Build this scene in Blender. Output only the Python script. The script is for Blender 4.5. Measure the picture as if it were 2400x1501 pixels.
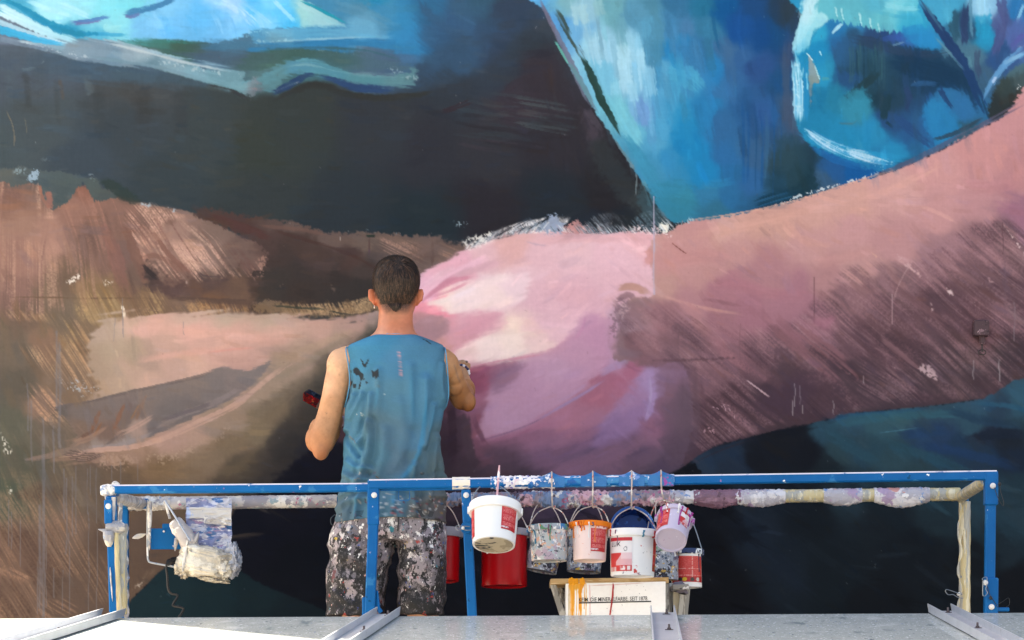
import bpy, bmesh, math, random
import numpy as np
from mathutils import Vector, Matrix, Quaternion, noise as mnoise
R = math.radians
random.seed(11)
sc = bpy.context.scene
for o in list(bpy.data.objects): bpy.data.objects.remove(o)
# ------------------------------------------------------------------ camera
CAMZ = 1.70                      # eye height over the square
F = 7100/2400.                   # focal length over sensor width (a long lens)
cam_data = bpy.data.cameras.new('camera'); cam_data.sensor_width = 36; cam_data.lens = 36*F
cam_data.shift_y = (1700-750.5)/2400.; cam_data.clip_start = .1; cam_data.clip_end = 2000
cam = bpy.data.objects.new('camera', cam_data); sc.collection.objects.link(cam)
cam.location = (0, 0, CAMZ); cam.rotation_euler = (R(90), 0, 0); sc.camera = cam
# ------------------------------------------------------------------ daylight: the sun stands behind the building, to the left
SUN_AZ = -33.7; SUN_EL = 50.
world = bpy.data.worlds.new('World'); sc.world = world; world.use_nodes = True
nt = world.node_tree; bg = nt.nodes['Background']
sky = nt.nodes.new('ShaderNodeTexSky'); sky.sky_type = 'NISHITA'; sky.sun_disc = False
sky.sun_elevation = R(SUN_EL); sky.sun_rotation = R(SUN_AZ); sky.dust_density = 5.0; sky.air_density = 1.0; sky.ozone_density = .6
nt.links.new(sky.outputs[0], bg.inputs[0]); bg.inputs[1].default_value = .12
sd = bpy.data.lights.new('sun', 'SUN'); sd.energy = 5.0; sd.angle = R(.5); sd.color = (1, .93, .84)
sun = bpy.data.objects.new('sun', sd); sc.collection.objects.link(sun)
sdir = Vector((math.sin(R(SUN_AZ))*math.cos(R(SUN_EL)), math.cos(R(SUN_AZ))*math.cos(R(SUN_EL)), math.sin(R(SUN_EL))))
sun.rotation_euler = sdir.to_track_quat('Z', 'Y').to_euler(); sun.location = (-6, 12, 14)
sc.view_settings.view_transform = 'Standard'; sc.view_settings.look = 'None'
sc.view_settings.exposure = 2.16; sc.view_settings.gamma = 1.0; sc.view_settings.use_curve_mapping = False
sc.view_settings.use_white_balance = True; sc.view_settings.white_balance_temperature = 7350; sc.view_settings.white_balance_tint = 10   # camera balanced for open shade
sc.cycles.max_bounces = 6; sc.cycles.diffuse_bounces = 4; sc.cycles.use_denoising = True

# ------------------------------------------------------------------ helpers
COL = sc.collection
def P(u, v, d):
    """point at picture bearing (u, v) standing d metres from the lens: used to lay the place out to scale"""
    return Vector(((u-1200)*d/7100., d, CAMZ+(1700-v)*d/7100.))
def lin(h):
    if not isinstance(h, str): return tuple(h)
    h = h.lstrip('#'); c = [int(h[i:i+2], 16)/255. for i in (0, 2, 4)]
    return tuple(x/12.92 if x <= .04045 else ((x+.055)/1.055)**2.4 for x in c)
BASE = {}
def tag(o, label, cat, group=None, kind=None):
    if label: o['label'] = label
    if cat: o['category'] = cat
    if group: o['group'] = group
    if kind: o['kind'] = kind
    return o
def thing(name, label, cat, loc, group=None):
    o = bpy.data.objects.new(name, None); COL.objects.link(o); o.location = loc; o.empty_display_size = .1
    BASE[o.name] = Vector(loc); return tag(o, label, cat, group)
class G:
    """collects geometry, builds it as one mesh object"""
    def __init__(s): s.v = []; s.f = []; s.m = []
    def add(s, v, f, mi=0):
        k = len(s.v); s.v += [Vector(p) for p in v]; s.f += [tuple(i+k for i in q) for q in f]; s.m += [mi]*len(f); return s
    def loft(s, rings, caps=True, closed=True, mi=0):
        n = len(rings[0]); v = [p for r in rings for p in r]; f = []
        for i in range(len(rings)-1):
            for j in range(n if closed else n-1):
                k = (j+1) % n; f.append((i*n+j, i*n+k, (i+1)*n+k, (i+1)*n+j))
        if caps and closed: f.append(tuple(range(n))[::-1]); f.append(tuple((len(rings)-1)*n+j for j in range(n)))
        return s.add(v, f, mi)
    def tube(s, pts, r, n=8, mi=0, caps=True):
        pts = [Vector(p) for p in pts]; rr = r if hasattr(r, '__len__') else [r]*len(pts); rings = []
        t0 = (pts[1]-pts[0]).normalized(); a = Vector((0, 0, 1)) if abs(t0.z) < .9 else Vector((1, 0, 0)); b = t0.cross(a).normalized()
        for i, p in enumerate(pts):
            t = (pts[min(i+1, len(pts)-1)]-pts[max(i-1, 0)]).normalized(); b = (b-t*b.dot(t)).normalized(); c = t.cross(b)
            rings.append([p+(b*math.cos(2*math.pi*k/n)+c*math.sin(2*math.pi*k/n))*rr[i] for k in range(n)])
        return s.loft(rings, caps, True, mi)
    def beam(s, p0, p1, w, h, up=(0, 0, 1), bev=.003, mi=0):
        """box section from p0 to p1, w across, h along up, chamfered edges"""
        p0, p1 = Vector(p0), Vector(p1); t = (p1-p0).normalized(); u = Vector(up); u = (u-t*u.dot(t)).normalized(); x = t.cross(u)
        b = min(bev, w*.3, h*.3); pr = [(-w/2+b, -h/2), (w/2-b, -h/2), (w/2, -h/2+b), (w/2, h/2-b), (w/2-b, h/2), (-w/2+b, h/2), (-w/2, h/2-b), (-w/2, -h/2+b)]
        def ring(c, k): return [c+x*(a*k)+u*(q*k) for a, q in pr]
        k = 1-2*b/max(min(w, h), 1e-6)
        return s.loft([ring(p0, k), ring(p0+t*b, 1), ring(p1-t*b, 1), ring(p1, k)], True, True, mi)
    def box(s, c, sx, sy, sz, bev=.003, mi=0):
        c = Vector(c); return s.beam(c-Vector((sx/2, 0, 0)), c+Vector((sx/2, 0, 0)), sy, sz, (0, 0, 1), bev, mi)
    def lathe(s, prof, n=32, mat=None, mi=0, caps=True):
        rings = [[Vector((r*math.cos(2*math.pi*k/n), r*math.sin(2*math.pi*k/n), z)) for k in range(n)] for r, z in prof]
        if mat is not None: rings = [[mat @ p for p in q] for q in rings]
        return s.loft(rings, caps, True, mi)
    def ball(s, c, rx, ry, rz, n=12, m=8, rot=None, mi=0):
        c = Vector(c); rings = []
        for i in range(m+1):
            th = math.pi*i/m*.985+.0235*math.pi/2
            q = [Vector((rx*math.sin(th)*math.cos(2*math.pi*k/n), ry*math.sin(th)*math.sin(2*math.pi*k/n), -rz*math.cos(th))) for k in range(n)]
            rings.append([c+(rot @ p if rot else p) for p in q])
        return s.loft(rings, True, True, mi)
    def build(s, name, mat, parent=None, smooth=False, base=None, angle=40):
        b = base if base is not None else (BASE[parent.name] if parent is not None else Vector((0, 0, 0)))
        me = bpy.data.meshes.new(name); me.from_pydata([tuple(p-b) for p in s.v], [], s.f); me.update()
        for m in (mat if isinstance(mat, (list, tuple)) else [mat]): me.materials.append(m)
        if any(s.m): me.polygons.foreach_set('material_index', s.m)
        bm = bmesh.new(); bm.from_mesh(me); bmesh.ops.recalc_face_normals(bm, faces=bm.faces); bm.to_mesh(me); bm.free()
        o = bpy.data.objects.new(name, me); COL.objects.link(o)
        if parent is not None: o.parent = parent
        else: o.location = b
        BASE[o.name] = b
        if smooth:
            me.polygons.foreach_set('use_smooth', [True]*len(me.polygons))
            if angle < 180: me.set_sharp_from_angle(angle=R(angle))
        return o
def remesh(o, voxel, it=6, fac=.5):
    """fuse overlapping shells into one continuous skin"""
    m = o.modifiers.new('r', 'REMESH'); m.mode = 'VOXEL'; m.voxel_size = voxel
    s_ = o.modifiers.new('s', 'SMOOTH'); s_.factor = fac; s_.iterations = it
    dg = bpy.context.evaluated_depsgraph_get(); me = bpy.data.meshes.new_from_object(o.evaluated_get(dg))
    mats = list(o.data.materials); o.modifiers.clear(); o.data = me; me.materials.clear()
    for q in mats: me.materials.append(q)
    me.polygons.foreach_set('use_smooth', [True]*len(me.polygons)); return o
# ------------------------------------------------------------------ materials
def newmat(name):
    m = bpy.data.materials.new(name); m.use_nodes = True; return m, m.node_tree, m.node_tree.nodes['Principled BSDF']
def N(nt, t, **k):
    n = nt.nodes.new(t)
    for a, b in k.items():
        if a.startswith('_'): n.inputs[a[1:].replace('_', ' ')].default_value = b
        else: setattr(n, a, b)
    return n
def mixc(nt, fac, a, b):
    n = nt.nodes.new('ShaderNodeMix'); n.data_type = 'RGBA'; n.clamp_factor = True
    for sock, val in ((n.inputs[0], fac), (n.inputs[6], a), (n.inputs[7], b)):
        if hasattr(val, 'is_output') or isinstance(val, bpy.types.NodeSocket): nt.links.new(val, sock)
        elif sock == n.inputs[0]: sock.default_value = val
        else: sock.default_value = tuple(val)+(1,)
    return n.outputs[2]
def nz(nt, scale, detail=4, rough=.55, off=(0, 0, 0), stretch=(1, 1, 1), coord='Object'):
    tc = nt.nodes.new('ShaderNodeTexCoord'); mp = nt.nodes.new('ShaderNodeMapping'); mp.inputs[1].default_value = off; mp.inputs[3].default_value = stretch
    nt.links.new(tc.outputs[coord], mp.inputs[0]); n = N(nt, 'ShaderNodeTexNoise', _Scale=scale, _Detail=detail, _Roughness=rough); nt.links.new(mp.outputs[0], n.inputs['Vector'])
    return n
def ramp(nt, src, a, b):
    n = N(nt, 'ShaderNodeMapRange'); n.interpolation_type = 'SMOOTHSTEP'; n.inputs['From Min'].default_value = a; n.inputs['From Max'].default_value = b
    nt.links.new(src, n.inputs['Value']); return n.outputs[0]
def bump(nt, bs, src, st=.2, dist=.002):
    b = N(nt, 'ShaderNodeBump', _Strength=st, _Distance=dist); nt.links.new(src, b.inputs['Height']); nt.links.new(b.outputs[0], bs.inputs['Normal'])
def plain(name, col, rough=.5, var=.12, vs=14., metal=0, spec=.5, bs=.15, bsc=60.):
    m, nt, b = newmat(name); c = lin(col); n = nz(nt, vs, 5)
    nt.links.new(mixc(nt, n.outputs[0], [x*(1-var*2) for x in c], [min(1, x*(1+var*1.4)) for x in c]), b.inputs['Base Color'])
    b.inputs['Roughness'].default_value = rough; b.inputs['Metallic'].default_value = metal; b.inputs['Specular IOR Level'].default_value = spec
    if bs: bump(nt, b, nz(nt, bsc, 4).outputs[0], bs, .0015)
    return m
def splat(name, base, layers, rough=.5, top=None, bs=.3, bsc=70., var=.1, spec=.22, crease=None):
    """paint-spattered surface: layers = (colour, noise scale, threshold, stretch) one over the other; top = colour settled on upward faces"""
    m, nt, b = newmat(name); c = lin(base); n0 = nz(nt, 9, 4)
    cur = mixc(nt, n0.outputs[0], [x*(1-var*2) for x in c], [min(1, x*(1+var*1.5)) for x in c]); hs = None
    for i, L in enumerate(layers):
        col, s, th = L[:3]; st = L[3] if len(L) > 3 else (1, 1, 1)
        f = nz(nt, s, 5, .6, (i*7.3+1.1, i*3.7, i*5.9), st); fac = ramp(nt, f.outputs[0], th, th+.035); hs = f
        cur = mixc(nt, fac, cur, lin(col))
    if top:
        g = N(nt, 'ShaderNodeNewGeometry'); sx = N(nt, 'ShaderNodeSeparateXYZ'); nt.links.new(g.outputs['Normal'], sx.inputs[0])
        f = nz(nt, 18, 4); ad = N(nt, 'ShaderNodeMath', operation='MULTIPLY_ADD'); nt.links.new(f.outputs[0], ad.inputs[0]); ad.inputs[1].default_value = 1.2; nt.links.new(sx.outputs[2], ad.inputs[2])
        cur = mixc(nt, ramp(nt, ad.outputs[0], 1.05, 1.2), cur, lin(top))
    nt.links.new(cur, b.inputs['Base Color']); b.inputs['Roughness'].default_value = rough; b.inputs['Specular IOR Level'].default_value = spec
    if crease:
        f = nz(nt, 34, 4, .6, (3, 1, 4), crease); ab = N(nt, 'ShaderNodeMath', operation='SUBTRACT'); nt.links.new(f.outputs[0], ab.inputs[0]); ab.inputs[1].default_value = .5; ac = N(nt, 'ShaderNodeMath', operation='ABSOLUTE'); nt.links.new(ab.outputs[0], ac.inputs[0]); bump(nt, b, ac.outputs[0], 1., .012); return m
    bump(nt, b, (hs or n0).outputs[0] if bs > .25 else nz(nt, bsc, 4).outputs[0], bs, .003)
    return m
def painted(name, rough=.6, bs=.15, bsc=80., gain=None, spec=.4, extra=None):
    """surface whose colour is the pigment laid on it point by point (colour attribute 'paint')"""
    m, nt, b = newmat(name); a = N(nt, 'ShaderNodeVertexColor', layer_name='paint'); n = nz(nt, bsc, 5)
    hs = N(nt, 'ShaderNodeHueSaturation'); nt.links.new(a.outputs[0], hs.inputs['Color']); mr = N(nt, 'ShaderNodeMapRange'); mr.inputs['To Min'].default_value = .93; mr.inputs['To Max'].default_value = 1.07
    nt.links.new(n.outputs[0], mr.inputs['Value']); nt.links.new(mr.outputs[0], hs.inputs['Value']); nt.links.new(hs.outputs[0], b.inputs['Base Color'])
    b.inputs['Roughness'].default_value = rough; b.inputs['Specular IOR Level'].default_value = spec; bump(nt, b, n.outputs[0], bs, .0015); return m
def setpaint(o, cols, gain=1.):
    """cols: (n, 3) array of pigment colours per vertex, given as display values"""
    c = np.asarray(cols, np.float32); c = np.where(c <= .04045, c/12.92, ((c+.055)/1.055)**2.4)*gain
    me = o.data; at = me.color_attributes.new('paint', 'FLOAT_COLOR', 'POINT')
    at.data.foreach_set('color', np.concatenate([c, np.ones((len(c), 1), np.float32)], 1).astype(np.float32).ravel())
GAIN = .8
# ---------------------------------------------------------------- the mural, painted stroke by stroke
# paint coordinates: u to the right, v down, 597 units to the metre, (0,0) upper left of the wall bay
RS = np.random.RandomState(7)
S = 2.1                                   # paint units per wall-mesh cell
U0, V0, U1, V1 = -30., -30., 2430., 1470.
NW = int((U1-U0)/S)+1; NH = int((V1-V0)/S)+1
GU = U0+np.arange(NW)*S; GV = V0+np.arange(NH)*S
CAN = np.zeros((NH, NW, 3), np.float32)
TAB = RS.rand(256, 256).astype(np.float32)
def vnoise(x, y):
    xi = np.floor(x).astype(np.int32); yi = np.floor(y).astype(np.int32)
    fx = x-xi; fy = y-yi; fx = fx*fx*(3-2*fx); fy = fy*fy*(3-2*fy)
    a = TAB[yi & 255, xi & 255]; b = TAB[yi & 255, (xi+1) & 255]
    c = TAB[(yi+1) & 255, xi & 255]; d = TAB[(yi+1) & 255, (xi+1) & 255]
    return (a+(b-a)*fx)*(1-fy)+(c+(d-c)*fx)*fy
def sstep(a, b, x):
    t = np.clip((x-a)/(b-a+1e-9), 0, 1); return t*t*(3-2*t)
def hexc(h):
    h = h.lstrip('#'); return np.array([int(h[i:i+2], 16) for i in (0, 2, 4)], np.float32)/255
def dull(L, k): return [(a, b, '%02x%02x%02x' % tuple(int(q) for q in (hexc(c)*(1-k)+hexc(c).mean()*k)*255)) for a, b, c in L]
def box(x0, y0, x1, y1):
    i0 = max(0, int((x0-U0)/S)); i1 = min(NW, int((x1-U0)/S)+2)
    j0 = max(0, int((y0-V0)/S)); j1 = min(NH, int((y1-V0)/S)+2)
    if i1 <= i0 or j1 <= j0: return None
    X, Y = np.meshgrid(GU[i0:i1], GV[j0:j1]); return (slice(j0, j1), slice(i0, i1)), X.astype(np.float32), Y.astype(np.float32)
def crom(P, closed, n=6):
    P = np.array(P, np.float32); m = len(P); out = []
    rng = range(m) if closed else range(m-1)
    for i in rng:
        if closed: p0, p1, p2, p3 = P[i-1], P[i], P[(i+1) % m], P[(i+2) % m]
        else: p0, p1, p2, p3 = P[max(i-1, 0)], P[i], P[i+1], P[min(i+2, m-1)]
        for k in range(n):
            t = k/n
            out.append(.5*((2*p1)+(-p0+p2)*t+(2*p0-5*p1+4*p2-p3)*t*t+(-p0+3*p1-3*p2+p3)*t**3))
    if not closed: out.append(P[-1])
    return np.array(out, np.float32)
def idw(X, Y, pts, pw=3.0, warp=14, wf=40.):
    if warp:
        wx = (vnoise(X/wf+11, Y/wf+3)-.5)*2*warp+(vnoise(X/9.+5, Y/9.)-.5)*warp*.5
        wy = (vnoise(X/wf+71, Y/wf+37)-.5)*2*warp+(vnoise(X/9.+55, Y/9.+9)-.5)*warp*.5
        X = X+wx; Y = Y+wy
    num = np.zeros(X.shape+(3,), np.float32); den = np.zeros(X.shape, np.float32)
    for p in pts:
        w = (((X-p[0])**2+(Y-p[1])**2+250.)*1e-3)**(-pw/2.-1.); den += w
        num += w[..., None]*hexc(p[2])
    return num/den[..., None]
def sdist(X, Y, P):
    # signed distance, positive inside
    d = np.full(X.shape, 1e12, np.float32); ins = np.zeros(X.shape, bool); n = len(P)
    for i in range(n):
        ax, ay = P[i]; bx, by = P[(i+1) % n]
        ex, ey = bx-ax, by-ay; L = ex*ex+ey*ey+1e-9
        t = np.clip(((X-ax)*ex+(Y-ay)*ey)/L, 0, 1)
        d = np.minimum(d, (X-ax-t*ex)**2+(Y-ay-t*ey)**2)
        if ay != by:
            c = ((ay > Y) != (by > Y)) & (X < (bx-ax)*(Y-ay)/(by-ay)+ax); ins ^= c
    d = np.sqrt(d); return np.where(ins, d, -d)
def poly(P, col, soft=2.5, rough=3., rf=7., op=1., smooth=True, ang=None, warp=14, pw=3.0):
    """flat shape with a brushed edge; col = hex or list of (u, v, hex) blended inside"""
    Q = crom(P, True, 4) if smooth else np.array(P, np.float32)
    m = soft+rough*2+6
    b = box(Q[:, 0].min()-m, Q[:, 1].min()-m, Q[:, 0].max()+m, Q[:, 1].max()+m)
    if b is None: return
    sl, X, Y = b; d = sdist(X, Y, Q)
    if ang is None: nz = vnoise(X/rf+3.3, Y/rf+8.1)-.5+.6*(vnoise(X/rf*2.7, Y/rf*2.7)-.5)
    else:
        c, s = np.cos(np.radians(ang)), np.sin(np.radians(ang))
        nz = vnoise((X*c+Y*s)/(rf*8), (-X*s+Y*c)/(rf*.45))-.5+.4*(vnoise(X/rf*2, Y/rf*2)-.5)
    a = sstep(-soft, soft, d+nz*2*rough)*op
    C = hexc(col) if isinstance(col, str) else idw(X, Y, col, pw, warp)
    CAN[sl] += (C-CAN[sl])*a[..., None]
def stroke(P, w, col, op=.95, dry=.25, col2=None, soft=.25, br=3.2, taper=(0.15, .15), jit=.05):
    """one brush stroke along P; w = width or list; dry = how much ground shows between bristles"""
    Q = crom(P, False, 5) if len(P) > 2 else np.array(P, np.float32)
    W = np.interp(np.linspace(0, 1, len(Q)), np.linspace(0, 1, len(w) if hasattr(w, '__len__') else 1), w if hasattr(w, '__len__') else [w]) if hasattr(w, '__len__') else np.full(len(Q), w, np.float32)
    m = W.max()*.7+3
    b = box(Q[:, 0].min()-m, Q[:, 1].min()-m, Q[:, 0].max()+m, Q[:, 1].max()+m)
    if b is None: return
    sl, X, Y = b
    best = np.full(X.shape, 1e9, np.float32); off = np.zeros(X.shape, np.float32); tt = np.zeros(X.shape, np.float32); ww = np.ones(X.shape, np.float32)
    seg = np.sqrt(((Q[1:]-Q[:-1])**2).sum(1)); cum = np.concatenate([[0], np.cumsum(seg)]); L = cum[-1]+1e-6
    for i in range(len(Q)-1):
        ax, ay = Q[i]; ex, ey = Q[i+1]-Q[i]; l2 = ex*ex+ey*ey+1e-9
        t = np.clip(((X-ax)*ex+(Y-ay)*ey)/l2, 0, 1); dx = X-ax-t*ex; dy = Y-ay-t*ey; dd = dx*dx+dy*dy
        k = dd < best; best = np.where(k, dd, best)
        off = np.where(k, (ex*dy-ey*dx)/np.sqrt(l2), off); tt = np.where(k, cum[i]+t*seg[i], tt); ww = np.where(k, W[i]+(W[i+1]-W[i])*t, ww)
    dist = np.sqrt(best); sd = RS.rand()*200
    bn = vnoise(off/br+sd, tt/70.+sd)*.65+vnoise(off/br*.4+sd, tt/38.+9+sd)*.35
    edge = 1-sstep(1-soft, 1., dist/(ww*.5)+(vnoise(X/6.+sd, Y/6.)-.5)*.35)
    u = tt/L
    end = sstep(0, max(taper[0], 1e-3), u+(bn-.5)*.25)*sstep(0, max(taper[1], 1e-3), 1-u+(bn-.5)*.25)
    thr = dry*(0.55+.75*u)
    a = edge*end*sstep(thr-.18, thr+.12, bn)*op if dry > 0 else edge*end*op
    C = hexc(col) if col2 is None else hexc(col)+(hexc(col2)-hexc(col))*u[..., None]
    C = C*(1+jit*2*(bn[..., None]-.5))
    CAN[sl] += (C-CAN[sl])*a[..., None]
def streaks(P, ang, col, op=.6, thr=.55, wid=.12, br=3., ln=120., edge=18., fade=None):
    """dry-brush hatching inside P along ang (degrees, down-right positive)"""
    Q = crom(P, True, 4); m = 8
    b = box(Q[:, 0].min()-m, Q[:, 1].min()-m, Q[:, 0].max()+m, Q[:, 1].max()+m)
    if b is None: return
    sl, X, Y = b; d = sdist(X, Y, Q); c, s = np.cos(np.radians(ang)), np.sin(np.radians(ang)); sd = RS.rand()*200
    bend = (vnoise(X/160.+sd, Y/160.)-.5)*26
    A = X*c+Y*s; B = -X*s+Y*c+bend
    n = vnoise(B/br+sd, A/ln+sd)*.5+vnoise(B/(br*3.3)+sd, A/(ln*1.5)+7)*.32+vnoise(A/70.+sd, B/45.)*.25
    g = .75+.5*(vnoise(X/2.6+sd, Y/2.6)-.5)*2
    a = sstep(.3, .62, vnoise(X/75.+sd, Y/60.+3))*sstep(thr-wid, thr+wid, n)*sstep(-edge*.2, edge, d+(n-.5)*edge)*op*np.clip(g, 0, 1.15)
    C = hexc(col)
    CAN[sl] += (C-CAN[sl])*np.clip(a, 0, 1)[..., None]
def speck(P, col, thr=.6, op=.8, f=3.2, edge=10):
    """broken scumble: pigment catching only the grain of the render"""
    Q = crom(P, True, 4); b = box(Q[:, 0].min()-4, Q[:, 1].min()-4, Q[:, 0].max()+4, Q[:, 1].max()+4)
    if b is None: return
    sl, X, Y = b; d = sdist(X, Y, Q); sd = RS.rand()*200
    n = vnoise(X/f+sd, Y/f+sd)*.6+vnoise(X/f/3+sd, Y/f/3)*.4
    a = sstep(thr-.08, thr+.08, n+.22*(sstep(0, edge*2, d)-.6))*sstep(0, edge, d+(n-.5)*edge)*op
    CAN[sl] += (hexc(col)-CAN[sl])*a[..., None]
def dabs(n, rect, ang, ln, wd, op=.5, jit=.05, spread=12):
    """short loaded dabs that break up even passages, colour taken from the paint below"""
    for _ in range(n):
        x = RS.uniform(rect[0], rect[2]); y = RS.uniform(rect[1], rect[3])
        i = int(np.clip((x-U0)/S, 0, NW-1)); j = int(np.clip((y-V0)/S, 0, NH-1))
        c0 = CAN[j, i]; a = np.radians((ang(x, y) if callable(ang) else ang)+RS.randn()*10); l = ln*RS.uniform(.5, 1.4); w = wd*RS.uniform(.5, 1.4)
        b = box(x-l, y-l, x+l, y+l)
        if b is None: continue
        sl, X, Y = b; ca, sa = np.cos(a), np.sin(a)
        A = ((X-x)*ca+(Y-y)*sa)/(l*.5); B = (-(X-x)*sa+(Y-y)*ca)/(w*.5)+A*A*.3
        bn = vnoise(B*3.+x, A*1.2+y)
        m = (1-sstep(.75, 1.05, np.abs(B)+(bn-.5)*.3))*(1-sstep(.6, 1.05, np.abs(A)+(bn-.5)*.6))
        m *= 1-.75*sstep(.0, .22, np.abs(CAN[sl]-c0).sum(-1)-.10)
        C = c0*(1+jit*RS.randn())+np.array([1, .1, -1], np.float32)*jit*.25*RS.randn()
        CAN[sl] += (C-CAN[sl])*(m*op*(.6+.6*bn))[..., None]
def drip(x, y0, y1, w, col, op=.7):
    n = max(3, int((y1-y0)/40)); P = [(x+RS.randn()*.7+(k/n)*RS.randn()*.6, y0+(y1-y0)*k/n) for k in range(n+1)]
    stroke(P, w, col, op, 0, soft=.6, taper=(.02, .02), jit=.02)
def flick(x, y, r, col, n=12, op=.9, an=1.):
    for _ in range(n):
        a = RS.rand()*6.28; d = r*RS.rand()**.7
        stroke([(x+np.cos(a)*d, y+np.sin(a)*d*an), (x+np.cos(a)*d+RS.randn()*2, y+np.sin(a)*d*an+RS.rand()*5)], RS.uniform(2.2, 5), col, op, 0, soft=.6, taper=(0, 0))

def canvas(u0, v0, u1, v1, s):
    """start a fresh piece of painting ground over the given extent"""
    global S, U0, V0, U1, V1, NW, NH, GU, GV, CAN
    S, U0, V0, U1, V1 = s, float(u0), float(v0), float(u1), float(v1); NW = int((U1-U0)/S)+1; NH = int((V1-V0)/S)+1
    GU = U0+np.arange(NW)*S; GV = V0+np.arange(NH)*S; CAN = np.zeros((NH, NW, 3), np.float32)
def sample(uu, vv):
    i = np.clip((np.asarray(uu)-U0)/S, 0, NW-1.001); j = np.clip((np.asarray(vv)-V0)/S, 0, NH-1.001); a = i.astype(int); b = j.astype(int); fx = (i-a)[:, None]; fy = (j-b)[:, None]
    return (CAN[b, a]*(1-fx)+CAN[b, a+1]*fx)*(1-fy)+(CAN[b+1, a]*(1-fx)+CAN[b+1, a+1]*fx)*fy
def paint_mural():
    # ---- ground: the dark passage right across
    sl, X, Y = box(U0, V0, U1, V1)
    CAN[:] = idw(X, Y, [(0,130,'4a5562'),(100,150,'4a5664'),(100,300,'465158'),(300,200,'454b50'),(300,300,'3c464e'),(500,330,'3b454a'),(600,350,'38403f'),(700,300,'363e40'),(900,300,'343a42'),(1000,340,'32353e'),(1150,350,'35373f'),(1230,240,'3b3640'),(1300,330,'33323a'),(1450,450,'2b2b31'),(800,500,'2f3840'),(1000,530,'28343c'),(600,480,'363e42'),(1050,200,'323a44'),(1150,150,'34404f'),(1190,50,'34424f'),(1250,120,'333f4c'),(1240,40,'3f4853'),(1300,480,'29313a'),(200,370,'3e4a55'),(0,350,'47535a'),(1150,500,'2f2e36'),(1500,500,'2a3036'),(400,420,'38434a'),
        # lower wall
        (650,1250,'1b1e29'),(700,1350,'191d27'),(900,1300,'1a1d26'),(1100,1300,'1c2029'),(1300,1350,'1b1f28'),(1500,1300,'1c212a'),(1700,1350,'1d222b'),(1900,1300,'1d262f'),(2100,1300,'1c2630'),(2300,1380,'1b2028'),(2200,1200,'22323c'),(1150,1180,'453944'),(1400,1180,'4a3f4c'),(1050,1150,'3f3540')], 3.0)
    # ---- upper left: light blue cloth
    soft = [(600,30,'3b8fc0'),(786,16,'3a80a8'),(840,19,'48809f'),(893,40,'4c86a6'),(946,27,'2b7cab'),(866,4,'1280ae'),(946,93,'2c7fb2'),(986,112,'2a74a5'),(840,80,'5b9cc0'),(700,80,'4f98c2'),(640,105,'39719a'),(813,101,'2b76a8'),(740,100,'2e78a8'),(1000,30,'2a6c98'),(1020,60,'30587c'),(1053,53,'34567a'),(1080,16,'365a78'),(1133,16,'335872'),(1120,80,'35567a'),(1090,130,'355470'),(1050,180,'344a60'),(1000,190,'35475a'),(1180,30,'33445a'),(1160,110,'33445a'),
        (560,115,'48708c'),(506,133,'42607a'),(400,112,'3f615f'),(320,100,'4a9098'),(573,144,'465f6b'),(650,130,'3d5c5c'),(720,125,'40646a'),(800,130,'3f6066'),(860,135,'4a647c'),(900,150,'46607a'),(960,130,'41688c'),(600,165,'4d6f78'),(250,150,'4a6072'),(160,128,'6a8599'),(226,138,'6a8ea5'),(60,105,'5c6d80'),(0,95,'65748a'),(333,128,'86a0b2'),(293,165,'415f70'),(213,165,'44566a')]
    poly([(-40,-40),(-40,105),(40,112),(120,126),(190,145),(270,158),(350,172),(440,190),(520,207),(580,226),(625,226),(660,222),(700,205),(740,195),(790,202),(840,218),(890,222),(940,214),(1000,212),(1060,190),(1150,150),(1200,90),(1260,-40)], soft, soft=16, rough=9, rf=26, ang=6, op=1, warp=18)
    poly([(960,-40),(975,40),(1000,130),(985,200),(1060,190),(1130,150),(1200,80),(1250,-40)], [(1000,30,'2a6890'),(1020,80,'31587e'),(1053,53,'35557a'),(1080,16,'365a78'),(1133,16,'335872'),(1120,80,'35567a'),(1090,130,'34506c'),(1180,30,'33445a'),(1160,110,'33445a'),(1010,160,'34506c'),(1040,200,'334150')], soft=34, rough=12, rf=40, op=.85)
    stroke([(985,0),(1010,40),(1060,75),(1100,105)],30,'35506e',.6,.15,soft=.7)
    # bands beneath the cloth
    stroke([(60,100),(150,118),(260,132),(380,150),(480,178),(545,195)],[20,26,30,34,34,16],'7d9fb4',.9,.34,'6b9bb0')
    stroke([(200,92),(280,105),(330,120),(420,140),(530,158),(570,166)],[14,20,18,14,20,14],'94adbd',.85,.42,'7aa6c0')
    stroke([(100,135),(220,150),(330,163),(420,180)],[24,26,24,12],'3f5468',.85,.2)
    stroke([(300,96),(360,108),(440,118),(510,128)],[10,22,26,14],'3c5f5a',.9,.2,'4a5f68')
    stroke([(340,97),(420,99),(480,100)],8,'2f97a0',.9,.2)
    stroke([(440,128),(520,134),(600,138)],14,'42607c',.6,.3)
    stroke([(480,108),(560,114),(640,112),(700,108)],[14,24,20,10],'42708f',.85,.15)
    stroke([(600,128),(680,124),(760,128),(830,138)],[20,20,22,14],'3c5c56',.9,.25,'40606a')
    stroke([(600,160),(650,150),(700,142)],18,'44665f',.7,.25)
    stroke([(520,200),(590,200),(640,180),(690,155),(730,150),(770,160)],[14,30,30,26,30,22],'5a93a6',.92,.3,'4f8ba0')
    stroke([(690,160),(760,163),(820,180),(890,187),(965,190)],[30,26,22,20,26],'4f8c9f',.95,.15,'5b8c98')
    stroke([(800,178),(860,172),(920,178),(975,172)],[8,8,10,10],'5f7f8e',.6,.5)
    speck([(880,140),(930,150),(960,165),(985,185),(950,182),(905,160)],'7796a8',.62,.5)
    stroke([(632,222),(670,205),(700,187),(722,176),(742,178)],[10,20,18,14,8],'2b4468',.95,.12)
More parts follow.
